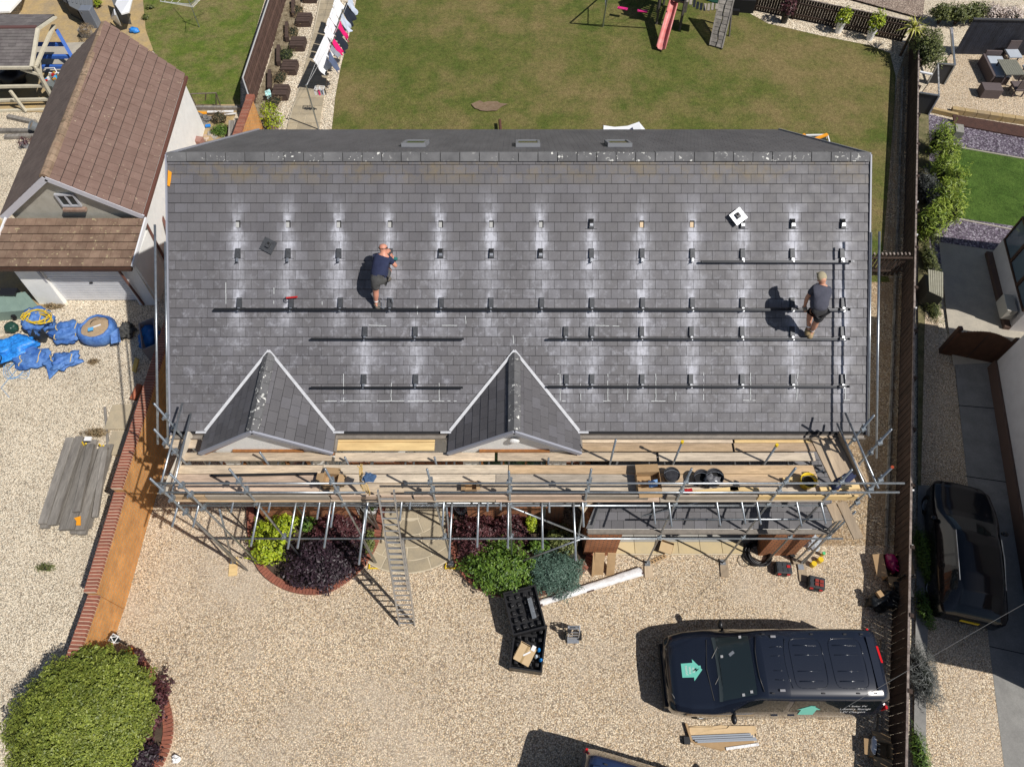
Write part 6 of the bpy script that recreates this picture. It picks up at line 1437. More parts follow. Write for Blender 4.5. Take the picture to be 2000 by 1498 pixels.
tb_ = thing('barbecue', 'grey cluttered trolley barbecue between cream post and garage roof', 'barbecue', G(105, 165)); p = G(105, 158, .75)
MB().box(p, (.62, .85, .16), Matrix.Rotation(R(-20), 3, 'Z')).build('tray', P('bbq_grey', (.16, .18, .18), rough=.5), tb_)
for sx in (-1, 1):
    for sy in (-1, 1): MB().tube([p+V(sx*.25, sy*.35, -.05), V(p.x+sx*.25, p.y+sy*.35, .02)], .02, 6).build('leg', M_black, tb_)
MB().tube([G(85, 140, .9), G(86, 134, .95), G(106, 133, .95), G(125, 165, .6)], .02, 6).build('handle', M_whitep, tb_)
for k in range(16):
    q = p+V(rng.uniform(-.25, .25), rng.uniform(-.35, .35), .12); m = rng.choice([P('bright_blue', (.05, .4, .75), rough=.4), M_whitep, M_black, P('amber', (.5, .25, .03)), M_whitep, M_alu, M_red])
    MB().box(q, (rng.uniform(.05, .12), rng.uniform(.05, .14), rng.uniform(.04, .1)), Matrix.Rotation(rng.uniform(0, 3), 3, 'Z')).build('clutter_item', m, tb_)
for k, (u, v, lb) in enumerate(((20, 150, 'dark covered seat in the pergola shade'),)):
    MB().ball(G(u, v, .3), (.6, .5, .35), 18, 10, None, .3, 3).build('covered_seat', M_black, label=lb, cat='seat', smooth=True)
st_ = thing('garden_storage_bench', 'large grey ribbed plastic storage box at the top edge', 'storage box', G(150, 20)); M_gp = P('grey_plastic_box', (.16, .17, .18), rough=.6)
q = [G(128, -12, .9), G(178, 10, .9), G(183, 20, .75), G(162, 33, .75), G(138, 24, .75)]; pl = [G(118, -10), G(140, 32), G(163, 45), G(186, 28), G(180, -10)]
MB().prism([V(a.x, a.y, .0) for a in pl], V(0, 0, .7)).build('box_body', P('dark_grey_box', (.05, .05, .05), rough=.7), st_)
MB().prism([G(112, -40, .78), G(137, 14, .78), G(160, 26, .78), G(182, 12, .78), G(176, -40, .78)], V(0, 0, .05)).build('lid', M_gp, st_)
for k in range(6): MB().bar(G(134+8*k, 4+1.5*k, .86), G(124+9*k, -40, .86), .05, .02).build('rib', M_gp, st_)
MB().box(G(176, 34, .45), (.52, .42, .9), Matrix.Rotation(R(-3), 3, 'Z')).build('grey_bin', P('slate_grey_bin', (.17, .19, .23), rough=.5), label='grey lidded bin in front of the ribbed storage box', cat='bin', bevel=.03)
t = thing('planter_box', 'weathered square planter with dry twigs below the grey bin', 'planter', G(170, 68)); MB().lathe(G(172, 72), [(.26, 0), (.30, .42), (.25, .42), (.24, .3), (.01, .3)], 4, Matrix.Rotation(R(45), 3, 'Z')).build('box_body', M_oldwood, t); leaves(G(168, 58, .6), (.28, .3, .25), 500, .05, L_dry, 'dry_stems', t, aspect=.12)
t = thing('white_cabinet', 'white cabinet with grey shelves behind the garage gable', 'cabinet', G(225, 30)); MB().prism([G(238, -20, 1.2), G(262, -10, 1.2), G(253, 26, 1.0), G(238, 30, 1.0), G(226, 12, 1.0)], V(0, 0, .06)).build('cabinet_top', M_upvc, t)
MB().prism([V(a.x, a.y, 0) for a in (G(232, 20), G(254, 32), G(258, 50), G(240, 48))], V(0, 0, .9)).build('cabinet_body', P('grey_cabinet', (.14, .14, .14), rough=.7), t)
MB().prism([G(222, 18, 1.3), G(224, 30, 1.3), G(236, 52, .3), G(216, 36, .3)], V(.04, 0, 0)).build('white_board', M_upvc, t)
MB().ball(G(262, 60, .12), (.2, .14, .12), 14, 10, None, .5, 7).build('blue_bag', M_tarp, label='small blue bag behind the garage beside the left lawn', cat='bag', smooth=True)
t = thing('grey_garden_wall', 'pale rendered wall piece at the very top left corner', 'wall', G(20, 10)); MB().prism([G(-80, -30, .6), G(52, -30, .6), G(42, 2, .6), G(20, 26, .6), G(-80, 30, .6)], V(0, 0, .08)).build('wall_top', M_white, t)
shrub(190, 6, .25, (.22, .2, .2), 260, .05, L_lime, 'small yellow green plant beside the ribbed storage box', aspect=.2)
shrub(292, 14, .12, (.2, .12, .1), 160, .04, L_olive, 'tiny clump growing in the patio joint by the left lawn', name='weed')
shrub(284, 34, .12, (.15, .15, .1), 160, .04, L_olive, 'second tiny weed clump lower down the patio joint', name='weed')
# rotary dryer on the left lawn
dr = thing('rotary_dryer', 'metal rotary clothes dryer standing on the left lawn', 'clothes dryer', G(390, 55)); p = G(390, 55)
top = G(374, 6, 1.3)
MB().tube([p, V(p.x, p.y, 1.35)], .02, 8).build('mast', M_alu, dr)
for k in range(4):
    a = math.pi/2*k+.5; MB().tube([V(p.x, p.y, 1.1), V(p.x+1.15*math.cos(a), p.y+1.15*math.sin(a), 1.55)], .012, 6).build('arm', M_alu, dr)
    for r_ in (.5, .75, 1.0, 1.15): a2 = a+math.pi/2; MB().tube([V(p.x+r_*math.cos(a), p.y+r_*math.sin(a), 1.1+.39*r_), V(p.x+r_*math.cos(a2), p.y+r_*math.sin(a2), 1.1+.39*r_)], .005, 4).build('line', M_whitep, dr)
# goal-like frame and scrap corner behind the garage
t = thing('football_goal', 'rusty rectangular tube goal frame at the bottom of the left lawn', 'frame', G(410, 200))
for a, b in (((372, 184, .8), (422, 182, .8)), ((422, 182, .8), (422, 206, .1)), ((422, 182, .8), (431, 208, 0)), ((383, 208, .1), (424, 208, .1)), ((372, 184, .8), (383, 208, .1)), ((402, 183, .8), (401, 196, .4))): MB().tube([G(*a), G(*b)], .022, 6).build('tube', P('rusty_tube', (.14, .11, .10), (.22, .18, .15), 9, .7), t)
timber(G(383, 212, .1), G(472, 213, .1), .12, .2, 'sleeper', M_oldwood, thing('timber_edging', 'grey timber sleeper edging along the bottom of the left lawn', 'edging', G(430, 213)))
for k, (a, b, w_, lb) in enumerate((((405, 219, .2), (456, 218, .2), .10, 'wider white plastic board in the scrap corner'), ((418, 227, .15), (461, 222, .15), .05, 'narrow white plastic trim in the scrap corner'))): MB().bar(G(*a), G(*b), w_, .04).build('white_board', M_whitep, label=lb, cat='board')
MB().bar(G(386, 221, .15), G(404, 222, .15), .14, .05).build('orange_board', M_orange, label='orange board end beside the white garage wall', cat='board')
MB().ball(G(396, 232, .1), (.28, .22, .14), 14, 10, None, 1.0, 5).build('scrap_heap', P('scrap_dark', (.05, .055, .06), (.25, .24, .23), 22, .7), label='tangled dark scrap heap beside the garage wall corner', cat='scrap')
shrub(428, 228, .3, (.4, .35, .3), 500, .05, L_dry, 'leafless dry brown shrub among the scrap', aspect=.08)
shrub(431, 255, .18, (.38, .3, .18), 1100, .05, L_mid, 'patch of green weeds among the rubble', aspect=.15, name='weed')
for k in range(12):
    u, v = rng.uniform(396, 438), rng.uniform(250, 288); s_ = rng.uniform(.08, .2); lb = ['pinkish', 'tan', 'grey', 'buff'][k % 4]
    MB().ball(G(u, v, .06), (s_, s_*.8, s_*.55), 7, 5, Matrix.Rotation(u, 3, 'Z'), .5, k).build('rubble_stone', P('rubble_%s' % lb, ((.45, .32, .28), (.42, .30, .16), (.3, .28, .26), (.48, .38, .3))[k % 4], rough=.9), label='%s rubble stone, %s piece of the heap behind the house' % (lb, ORD(k)), cat='stone', group='rubble stones behind the main house')
MB().box(G(389, 281, .25), (.38, .3, .5), Matrix.Rotation(R(-12), 3, 'Z')).build('brick_block', P('red_block', (.28, .14, .11), (.34, .2, .17), 6, .8), label='red brick block at the foot of the white garage wall', cat='block', bevel=.02)
MB().box(G(406, 246, .12), (.2, .12, .06), Matrix.Rotation(.2, 3, 'Z')).build('blue_packet', M_tarp, label='small blue packet on the rubble beside the garage', cat='packet')
for k in range(3): timber(G(449+5*k, 236, .5), G(447+5*k, 285, .3), .09, .05, 'grey_plank', M_oldwood, thing('leaning_plank', ['left', 'middle', 'right'][k]+' one of three grey planks leaning behind the short brick wall', 'plank', G(450+4*k, 270)))
# gravel side details at the far left
for k, (a, b, lb) in enumerate((((-20, 256), (75, 256), 'upper grey timber beam on gravel at the left edge'), ((10, 268), (95, 264), 'lower grey timber beam on gravel at the left edge'), ((16, 228), (70, 240), 'tilted grey timber beam behind the metal bucket'))): timber(G(*a, .08), G(*b, .08), .17, .14, 'beam', M_oldwood, thing('timber_beam', lb, 'beam', G(*a)))
t = thing('metal_bucket', 'grey metal bin full of rubble lying tilted beside the garage', 'bucket', G(80, 250)); Rm = Matrix.Rotation(R(-35), 3, 'Y') @ Matrix.Rotation(R(15), 3, 'X'); MB().lathe(G(86, 256, .12), [(.15, 0), (.20, .5), (.18, .48), (.01, .44)], 18, Rm).build('bin_body', P('zinc', (.26, .28, .30), rough=.4, metal=.4), t, smooth=False); MB().lathe(G(86, 256, .12), [(.18, .46), (.01, .49)], 14, Rm).build('rubble_fill', P('rubble_fill', (.2, .16, .12), (.3, .24, .18), 22, .9), t)
for k, (u, v, lb) in enumerate(((53, 288, 'left reddish spiky plant in grey pot'), (75, 288, 'right reddish spiky plant in grey pot beside the garage roof'))): pot(u, v, 0, lb, P('grey_pot', (.30, .31, .34), rough=.6), .14, .22, L_maro, 130, .2, .14, .09, aspect=.10, group='two grey pots beside the garage')

# ================================================================ FENCES
def panel_fence(name, label, p, q, h_, mat, step=.105, cap=None, side=1, z0=0, postgap=1.83, board_t=.016, rails=True, pose=None, gravelb=False):
    p, q = V(p[0], p[1], 0), V(q[0], q[1], 0); t = thing(name, label, 'fence', p); d = (q-p).normalized(); s = V(-d.y, d.x, 0)*side; L = (q-p).length; n = int(L/step); ang = math.atan2(d.y, d.x)
    mb = MB(); mb.box((0, 0, 0), (step*.94, board_t, h_)); me = bpy.data.meshes.new('board'); me.from_pydata(mb.v, [], mb.f); me.materials.append(mat); rest = MB()
    for i in range(n):
        c = p+d*(i+.5)*step+s*(.010*(i % 2))+V(0, 0, z0+h_/2)
        if i < 300: inst(me, 'board', t, Matrix.Translation(c) @ Matrix.Rotation(ang+rng.uniform(-.01, .01), 4, 'Z'))
        else: rest.box(c, (step*.94, board_t, h_), Matrix.Rotation(ang, 3, 'Z'))
    if rest.v: rest.build('remaining_boards', mat, t, kind='stuff')
    for z in (.25, h_-.2): MB().bar(p-s*.04+V(0, 0, z), q-s*.04+V(0, 0, z), .05, .06).build('rail', mat, t)
    k = 0
    while k*postgap <= L+.01: c = p+d*k*postgap-s*.05; MB().box(c+V(0, 0, (h_+.05)/2), (.10, .10, h_+.05), Matrix.Rotation(ang, 3, 'Z')).build('post', mat, t); k += 1
    if cap: MB().bar(p+V(0, 0, z0+h_+.015), q+V(0, 0, z0+h_+.015), .055, .03).build('capping', cap, t)
    return t
panel_fence('boundary_fence', 'long dark brown boarded fence along the right side of the drive and lawn', (fx(-6), -6), (fx(30.0), 30.0), FH0, M_fence, .11, M_fcap)
p0, p1 = G(1500, 27), G(1764, 83); dd = (p1-p0).normalized(); p00 = p0-dd*8
panel_fence('back_fence', 'dark boarded fence across the top of the lawn behind the potted shrubs', (p00.x, p00.y), (p1.x, p1.y), .95, M_fence, .12, M_fcap)
# short slatted fence between house and boundary
sf = thing('trellis_fence', 'short dark brown slatted fence joining the right house corner to the boundary fence', 'fence', (10, 16.2, 0)); x0, x1 = XR+.1, fx(16.3)-.1
n = int((x1-x0)/.13)
for i in range(n): MB().bar((x0+(i+.5)*.13, 16.3, 0), (x0+(i+.5)*.13, 16.3, 1.1), .02, .08, V(1, 0, 0)).build('slat', M_fence, sf)
for z in (.3, .95): MB().bar((x0, 16.25, z), (x1, 16.25, z), .04, .06).build('rail', M_fence, sf)
for i in range(n): MB().box((x0+(i+.5)*.13, 16.3, 1.115), (.05, .10, .02)).build('slat_cap', M_fcap, sf)
# concrete edging blocks along the foot of the boundary fence
ke = thing('edging_blocks', 'row of pale concrete edging blocks at foot of the dark boundary fence', 'edging', (fx(2), 2, 0))
y = -5.6
while y < 28:
    l = rng.uniform(.5, .7)
    if not (3.9 < y < 5.5): MB().bar((fx(y)-.28, y, .05), (fx(y+l)-.28, y+l-.03, .05), .06, .11).build('edging_block', P('edging_concrete', (.26, .24, .20), (.14, .12, .10), 6, .9, rnd=.2), ke)
    y += l
# left brown fence with white top rail
a, b = G(475, 157, .0), G(545, -60, 0); fl_ = thing('panel_fence', 'red brown panelled fence with pale top rail between left lawn and washing line path', 'fence', a)
f0, f1 = G(474, 152, 1.35), G(548, -70, 1.35); g0_, g1_ = V(f0.x, f0.y, 0), V(f1.x, f1.y, 0); fd = (g1_-g0_).normalized(); L = (g1_-g0_).length; n = int(L/.145)
for i in range(n): c = g0_+fd*(i+.5)*.145; MB().box(c+V(.012*(i % 3), 0, .66), (.02, .138, 1.32), Matrix.Rotation(math.atan2(fd.y, fd.x)-math.pi/2, 3, 'Z')).build('board', M_fence2, fl_)
for z in (.3, .75, 1.15): MB().bar(g0_+V(.05, 0, z), g1_+V(.05, 0, z), .04, .07).build('rail', M_fence2, fl_)
MB().tube([f0, f1], .03, 8).build('top_rail', P('pale_grey_rail', (.42, .42, .42), rough=.6), fl_)
h0 = G(487, 192, 1.5); MB().bar(V(h0.x, h0.y, 1.35), f0, .05, .05).build('top_rail', P('pale_grey_rail', (.42, .42, .42)), fl_)
hn = int((f0-V(h0.x, h0.y, 1.35)).length/.14)
for i in range(hn): c = lerp2(V(h0.x, h0.y, 0), g0_, (i+.5)/hn); MB().box(c+V(0, 0, .66), (.13, .02, 1.32), Matrix.Rotation(math.atan2(g0_.y-h0.y, g0_.x-h0.x), 3, 'Z')).build('board', M_fence2, fl_)

# raised wooden planters along the path
M_plw = P('brown_planter_wood', (.085, .055, .045), (.06, .04, .033), 6, .85, hf=.15)
for k, (u, v) in enumerate(((555, 182), (572, 133), (588, 87), (600, 40), (612, -6))):
    p = G(u-4, v+6); t = thing('wooden_planter', ['lowest', 'second', 'third', 'fourth', 'topmost'][k]+' of the brown sleeper planters beside the washing line', 'planter', p, group='brown wooden planters beside the path', local=True)
    for i in range(4): MB().box((0, -.27+.18*i, .28+rng.uniform(-.01, .01)), (.62, .15, .07)).build('plank', M_plw, t)
    for s in (-1, 1): MB().box((s*.29, 0, .12), (.07, .70, .24)).build('side_board', M_plw, t); MB().box((0, s*.34, .11), (.51, .06, .22)).build('end_board', M_plw, t)
    if k < 4: q = G(u-18, v-20); MB().box(V(q.x-p.x-.15, q.y-p.y-.1, .15), (.14, 1.25, .28), Matrix.Rotation(R(10), 3, 'Z')).build('trough_board', M_plw, t)
for k, (u, v) in enumerate(((536, 200), (548, 150), (560, 105), (572, 62), (582, 20))): shrub(u-2, v, .15, (.42, .55, .2), 420, .05, L_dry if k != 2 else L_olive, ['lowest', 'second lowest', 'middle', 'second highest', 'highest'][k]+' dry grassy clump between the brown fence and the planters', aspect=.1, name='dry_plant')
pot(538, 252, 0, 'tall lime green shrub in a pinkish pot beside the brick wall end', P('pink_grey_pot', (.38, .30, .32), rough=.7), .22, .28, L_lime, 700, .42, .55, .05)
MB().ball(G(524, 185, .3), (.14, .16, .12), 10, 8, None, 1.2, 3).build('tinsel_bag', P('aqua_film', (.25, .65, .62), (.75, .85, .85), 25, .3), label='crumpled aqua plastic in the dry plants by the brown fence', cat='bag')
# path flags by the washing line
pth = sheet('washing_line_path', GP((560, 262), (572, 215), (590, 160), (610, 80), (626, 0), (640, -60), (672, -60), (661, 0), (646, 100), (632, 190), (624, 262)), M_joint)
v = 262; r_ = 0
def pe(v): 
    t_ = (262-v)/322; return 560+80*t_+6*math.sin(t_*3), 624+48*t_
while v > -60:
    v2 = v-(17-8*(262-v)/322); cuts = [0, .5, 1] if r_ % 2 else [0, .28, .75, 1]
    for a, b in zip(cuts, cuts[1:]):
        l0, r0_ = pe(v); l1, r1_ = pe(v2); pq = [G(l0+(r0_-l0)*a, v), G(l0+(r0_-l0)*b, v), G(l1+(r1_-l1)*b, v2), G(l1+(r1_-l1)*a, v2)]; c = sum(pq, V(0, 0, 0))/4
        MB().prism([V(c.x+(q.x-c.x)*.96, c.y+(q.y-c.y)*.96, LAYER[0]+.001) for q in pq], V(0, 0, .014)).build('flagstone', M_flag, pth)
    v = v2; r_ += 1
# washing line pole, line and clothes
wp = thing('washing_line_pole', 'tall grey metal washing line pole beside the stone path', 'pole', G(624, 257)); b_ = G(624, 258); MB().tube([b_, V(b_.x, b_.y, 2.15)], .03, 10).build('pole', M_alu, wp)
cloth = {'white': P('white_cloth', (.80, .81, .84), rough=.9), 'pink': P('hot_pink_cloth', (.70, .01, .16), rough=.9), 'navy': P('dark_navy_cloth', (.015, .02, .035), rough=.9), 'blue': P('denim_cloth', (.10, .13, .22), rough=.9), 'pale': P('pale_blue_cloth', (.50, .56, .68), rough=.9), 'grey': P('grey_cloth', (.25, .27, .32), rough=.9)}
tl = V(b_.x, b_.y, 2.1)
for k, (s, e) in enumerate((((586, 118, 2.1), (672, -60, 1.75)), ((586, 118, 2.1), (700, -50, 1.75)))): MB().tube([lerp2(tl, G(*e), f)-V(0, 0, .25*math.sin(math.pi*f)) for f in [i/14 for i in range(15)]], .005, 4).build('washing_line', M_whitep, label=('left washing line strung from the grey pole', 'right washing line strung from the grey pole')[k], cat='line')
def garment(u, v, u2, v2, z, ht, col, label, sway=-.33, cat='clothing', name='garment'):
    ht *= 1.15 if name == 'garment' else 1; a, b = G(u, v, z), G(u2, v2, z); t = thing(name, label, cat, a, group='washing hung on the two lines'); d = (b-a); seed = u*.37; nrm = V(-d.y, d.x, 0).normalized()
    g = MB(); g.grid(lambda s, w_: a+d*(s*(1-.15*w_)+.07*w_)+V(0, 0, -ht*w_)+nrm*(sway*w_*(.7+.5*mnoise.noise(V(s*3, w_*2, seed)))+.05*math.sin(s*9+seed)*w_), 12, 10); q = MB(); m = len(g.v); q.add(g.v, g.f); q.add([V(*p)+nrm*.012 for p in g.v], g.f); q.build('cloth', cloth[col], t, smooth=True)
    for s in (.1, .9): MB().box(a+d*s+V(0, 0, .02), (.02, .015, .07)).build('peg', P('peg_wood', (.6, .45, .25)), t)
for args in ((612, 118, 636, 66, 1.75, .75, 'white', 'large white sheet bellying on the left washing line', -.38, 'sheet'), (633, 62, 638, 50, 1.7, .45, 'white', 'small white cloth just above the big sheet on the left line'), (637, 48, 642, 34, 1.7, .5, 'white', 'white vest second above the big sheet'), (643, 33, 650, 14, 1.7, .6, 'white', 'long white towel near the top of the left line'), (650, 12, 657, -10, 1.7, .6, 'white', 'topmost white garment on the left line'),
             (641, 118, 645, 100, 1.6, .55, 'blue', 'denim blue garment lowest on the right line'), (645, 98, 648, 88, 1.6, .35, 'grey', 'grey garment above the denim one on the right line'), (649, 84, 653, 76, 1.6, .5, 'pink', 'lower hot pink garment on the right line'), (655, 74, 661, 56, 1.6, .65, 'navy', 'dark navy trousers in the middle of the right line'), (660, 54, 664, 40, 1.6, .6, 'pink', 'upper hot pink garment on the right line'), (665, 40, 669, 26, 1.6, .55, 'pale', 'pale blue shirt above the pink garment'), (670, 25, 677, 4, 1.6, .6, 'navy', 'dark top near the top of the right line'), (678, 8, 684, -8, 1.6, .55, 'pale', 'pale striped shirt at the top edge on the right line')): garment(*args[:8], *(args[8:9] or ()), **({'cat': args[9], 'name': 'bed_sheet'} if len(args) > 9 else {}))
pg = thing('peg_hanger', 'white plastic peg hanger with small socks hanging from the line', 'peg hanger', G(625, 175, 1.3)); hp_ = G(624, 172, 1.35)
for i in range(3): MB().bar(hp_+V(-.18, -.10+.10*i, 0), hp_+V(.18, -.10+.10*i, 0), .02, .015).build('hanger_bar', M_whitep, pg); MB().bar(hp_+V(-.18+.18*i, -.10, .002), hp_+V(-.18+.18*i, .10, .002), .02, .012).build('hanger_bar', M_whitep, pg)
for k, cc in enumerate(('white', 'white', 'pink', 'pale', 'pale', 'navy')): MB().box(hp_+V(-.20+.08*k, -.06+.03*(k % 2), -.16), (.06, .03, .26), Matrix.Rotation(.3*k, 3, 'Z')).build('sock', cloth[cc], pg)

# ================================================================ BACK LAWN
swg = thing('swing_frame', 'grey metal swing frame with two pink seats at the top of the lawn', 'swing', G(1180, 50)); A_ = G(1177, 53); Zt = 2.2
topl = G(1190, -28, Zt); top2 = V(topl.x+3.6, topl.y-.4, Zt); Bk = V(A_.x-1.2*0+.15, A_.y+2.6, 0)
MB().tube([A_, topl], .035, 8).build('leg', M_alu, swg); MB().tube([Bk, topl], .035, 8).build('leg', M_alu, swg); MB().tube([lerp2(A_, topl, .45), lerp2(Bk, topl, .45)], .025, 6).build('cross_bar', M_alu, swg); MB().tube([topl, top2], .04, 8).build('top_bar', M_alu, swg)
for k, (u, v) in enumerate(((1216, 17), (1255, 22))):
    p = G(u, v, .45); MB().box(p, (.46, .17, .035), Matrix.Rotation(R(-18 if k == 0 else -9), 3, 'Z')).build('swing_seat', P('pink_plastic', (.66, .03, .20), rough=.4), swg)
    for s in (-1, 1): MB().tube([p+V(s*.2, 0, 0), V(topl.x+1.2+1.1*k+s*.2, topl.y-.15, Zt)], .008, 4).build('chain', M_dark, swg)
sl_ = thing('slide', 'faded pink plastic slide running down onto the lawn', 'slide', G(1295, 95)); M_sp = P('faded_pink_plastic', (.62, .17, .16), (.66, .30, .28), 3, .45)
a0, a1_, c0_, c1_ = G(1282, 94, .14), G(1298, 99, .14), G(1312, -10, 1.35), G(1328, -10, 1.35); g = MB()
def sld(u, v):
    L0, R0 = lerp2(a0, c0_, u), lerp2(a1_, c1_, u); p = lerp2(L0, R0, v); return p+V(0, 0, .16*(abs(v-.5)*2)**4-.10+.02*math.sin(u*12)+(.08*max(0, 1-u*8)))
g.grid(sld, 40, 12); gg = MB(); gg.add(g.v, g.f); gg.add([V(*p)-V(0, 0, .02) for p in g.v], g.f); gg.build('chute', M_sp, sl_, smooth=True)
for (L0, L1) in ((a0, c0_), (a1_, c1_)): MB().tube([L0+V(0, 0, .06), L1+V(0, 0, .06)], .035, 8).build('chute_rim', M_sp, sl_, smooth=True)
for u, v in ((1283, -5), (1328, 20)): MB().bar(G(u, v+30, 0), G(u, v+30, 0)+V(0, 0, 1.3), .08, .08, V(1, 0, 0)).build('support_post', M_oldwood, sl_)
pt = thing('play_tower', 'weathered timber play tower frame behind the pink slide', 'play tower', G(1310, 50)); M_pt = P('dark_play_timber', (.09, .08, .075), (.14, .125, .11), 6, .85, hf=.2)
base = [G(1282, 48), G(1327, 60), G(1338, 25), G(1296, 10)]
for p in base: MB().bar(p, p+V(0, 0, 2.2), .09, .09, V(1, 0, 0)).build('post', M_pt, pt)
for i in range(4):
    for z in (1.3, 2.0): MB().bar(base[i]+V(0, 0, z), base[(i+1) % 4]+V(0, 0, z), .08, .10).build('beam', M_pt, pt)
for i in range(10): MB().bar(lerp2(base[0], base[3], (i+.5)/10)+V(0, 0, 1.36), lerp2(base[1], base[2], (i+.5)/10)+V(0, 0, 1.36), .10, .03).build('deck_board', M_pt, pt)
r0_, r1_ = lerp2(base[0], base[3], .5)+V(0, 0, 2.7), lerp2(base[1], base[2], .5)+V(0, 0, 2.7)
MB().prism([base[0]+V(0, 0, 2.0), base[1]+V(0, 0, 2.0), r1_, r0_], V(0, 0, .03)).build('roof_panel', P('green_canvas', (.03, .12, .07), rough=.8), pt)
MB().prism([base[3]+V(0, 0, 2.0), r0_, r1_, base[2]+V(0, 0, 2.0)], V(0, 0, .03)).build('roof_panel', P('green_canvas', (.03, .12, .07)), pt)
lb_ = thing('climbing_ramp', 'grey plank climbing ramp with rope on the lawn right of the slide', 'climbing ramp', G(1400, 80)); q0, q1, q2, q3 = G(1386, 89, .05), G(1410, 96, .05), G(1436, -10, 1.5), G(1408, -14, 1.5)
for i in range(14):
    for s in (0, 1):
        f0_, f1_ = i/14, (i+.9)/14; l0, r0_ = lerp2(q0, q3, f0_), lerp2(q1, q2, f0_); l1, r1_ = lerp2(q0, q3, f1_), lerp2(q1, q2, f1_)
        MB().prism([lerp2(l0, r0_, .5*s+.01), lerp2(l0, r0_, .5*s+.49), lerp2(l1, r1_, .5*s+.49), lerp2(l1, r1_, .5*s+.01)], V(0, 0, .025+.008*((i+s) % 2))).build('ramp_board', M_oldwood, lb_)
for s, (a, b) in enumerate(((q0, q3), (q1, q2))): MB().bar(a, b, .06, .10).build('side_rail', M_oldwood, lb_)
MB().tube([lerp2(lerp2(q0, q1, .5), lerp2(q3, q2, .5), i/8)+V(.03*math.sin(i*2), 0, .06) for i in range(9)], .012, 5).build('rope', M_dark, lb_)
for a, b in ((q1, q2),): MB().bar(V(b.x-.05, b.y, 0), V(b.x-.05, b.y, 1.5), .08, .08, V(1, 0, 0)).build('post', M_pt, lb_); MB().bar(G(1424, 72), lerp2(a, b, .75), .05, .07).build('post', M_pt, lb_)
br_ = thing('rope_bridge', 'pale slatted swing bridge between play tower and climbing ramp', 'bridge', G(1370, 10, 1.2))
for i in range(9): f = i/8; c = lerp2(G(1343, -2, 1.35), G(1400, 12, 1.35), f)-V(0, 0, .2*math.sin(math.pi*f)); MB().box(c, (.12, .55, .03), Matrix.Rotation(R(-12), 3, 'Z')).build('slat', P('pale_slat', (.34, .30, .26), (.25, .22, .19), 5, .85), br_)
MB().prism([G(1375, -20, 1.8), G(1401, -20, 1.8), G(1402, 8, 1.7), G(1390, 6, 1.7), G(1376, 0, 1.7)], V(0, 0, .04)).build('green_roof_sheet', P('dark_green_canvas', (.008, .05, .03), rough=.6), label='dark green canvas roof edge at the top beside the climbing ramp', cat='canvas')
MB().box(G(1450, 8, .3), (1.1, .5, .6), Matrix.Rotation(R(-8), 3, 'Z')).build('play_bench', M_dark, label='dark bench box in the shade against the back fence', cat='bench')
MB().box(G(1433, 24, .12), (.5, .2, .22), Matrix.Rotation(R(-8), 3, 'Z')).build('step_box', M_black, label='low black box on gravel right of the climbing ramp', cat='box')
t = thing('molehill', 'bare brown soil patch on the lawn behind the house', 'soil patch', G(953, 210)); g = MB(); cN = G(953, 210)
g.add([cN+V(math.cos(a)*.62*(1+.2*math.sin(3*a)+.5*mnoise.noise(V(a*2, 1, 0))), math.sin(a)*.38*(1+.2*math.cos(2*a)+.5*mnoise.noise(V(a*2.5, 4, 0))), LAYER[0]-.04+.0) for a in [i*.314 for i in range(20)]]+[cN+V(0, 0, .03)], [(i, (i+1) % 20, 20) for i in range(20)]); g.build('soil', P('dry_soil', (.17, .115, .07), (.23, .165, .11), 9, .95, hf=.25), t)
MB().tube([G(976, 235, .25), G(978, 262, .25)], .06, 10).build('brown_pipe', P('rust_pipe', (.10, .045, .03), rough=.7), label='short rusty pipe sticking out past the back edge of the roof', cat='pipe')
t = thing('white_canopy', 'white shade sail corner showing beyond the back edge of the roof', 'shade sail', G(1220, 250, 2.0)); g = MB()
tp = [G(1179, 246, 2.0), G(1200, 249, 1.95), G(1225, 247, 1.95), G(1248, 239, 2.05), G(1262, 256, 2.0), G(1268, 290, 2.0), G(1176, 290, 2.0)]; g.prism(tp, V(0, 0, .012)); g.build('sail', cloth['white'], t)
for p in (tp[0], tp[3]): MB().tube([V(p.x, p.y, 0), p], .03, 8).build('post', M_alu, t)
MB().prism([G(1232, 252, 2.03), G(1235, 249, 2.03), G(1238, 256, 2.03)], V(0, 0, .01)).build('sail_strap', M_navy, t)
for k, (u, v, m, lb) in enumerate(((1530, 45, L_maro, 'leftmost of the three potted shrubs, reddish, on the gravel strip'), (1636, 64, L_lime, 'middle potted shrub, round and yellow green, in white pot'), (1697, 78, L_lime, 'right potted shrub, tall and yellow green, in white pot'))): pot(u, v, 0, lb, M_whitep if k else M_black, .19, .55, m, 420, .33, .38 if k < 2 else .5, .06, group='potted shrubs along the back fence')
cp = thing('cordyline', 'spiky yellow green cordyline where the back fence meets the boundary fence', 'palm', G(1790, 88)); pc = G(1785, 55, 1.3); bs = V(pc.x, pc.y, 0); MB().tube([bs, pc], .06, 8).build('trunk', M_twig, cp)
g = MB()
for k in range(70):
    a = rng.uniform(0, 6.28); el = rng.uniform(-.2, 1.3); l = rng.uniform(.5, .8); d = V(math.cos(a)*math.cos(el), math.sin(a)*math.cos(el), math.sin(el)); sd = d.cross(V(0, 0, 1)); sd = sd.normalized() if sd.length > .01 else V(1, 0, 0)
    m_ = pc+d*l*.55; e_ = pc+d*l-V(0, 0, .18); g.add([pc-sd*.012, pc+sd*.012, m_+sd*.024, e_, m_-sd*.024], [(0, 1, 2, 4), (4, 2, 3)])
g.build('leaves', leafmat('cordyline_leaves', (.22, .24, .02), (.60, .58, .14)), cp)

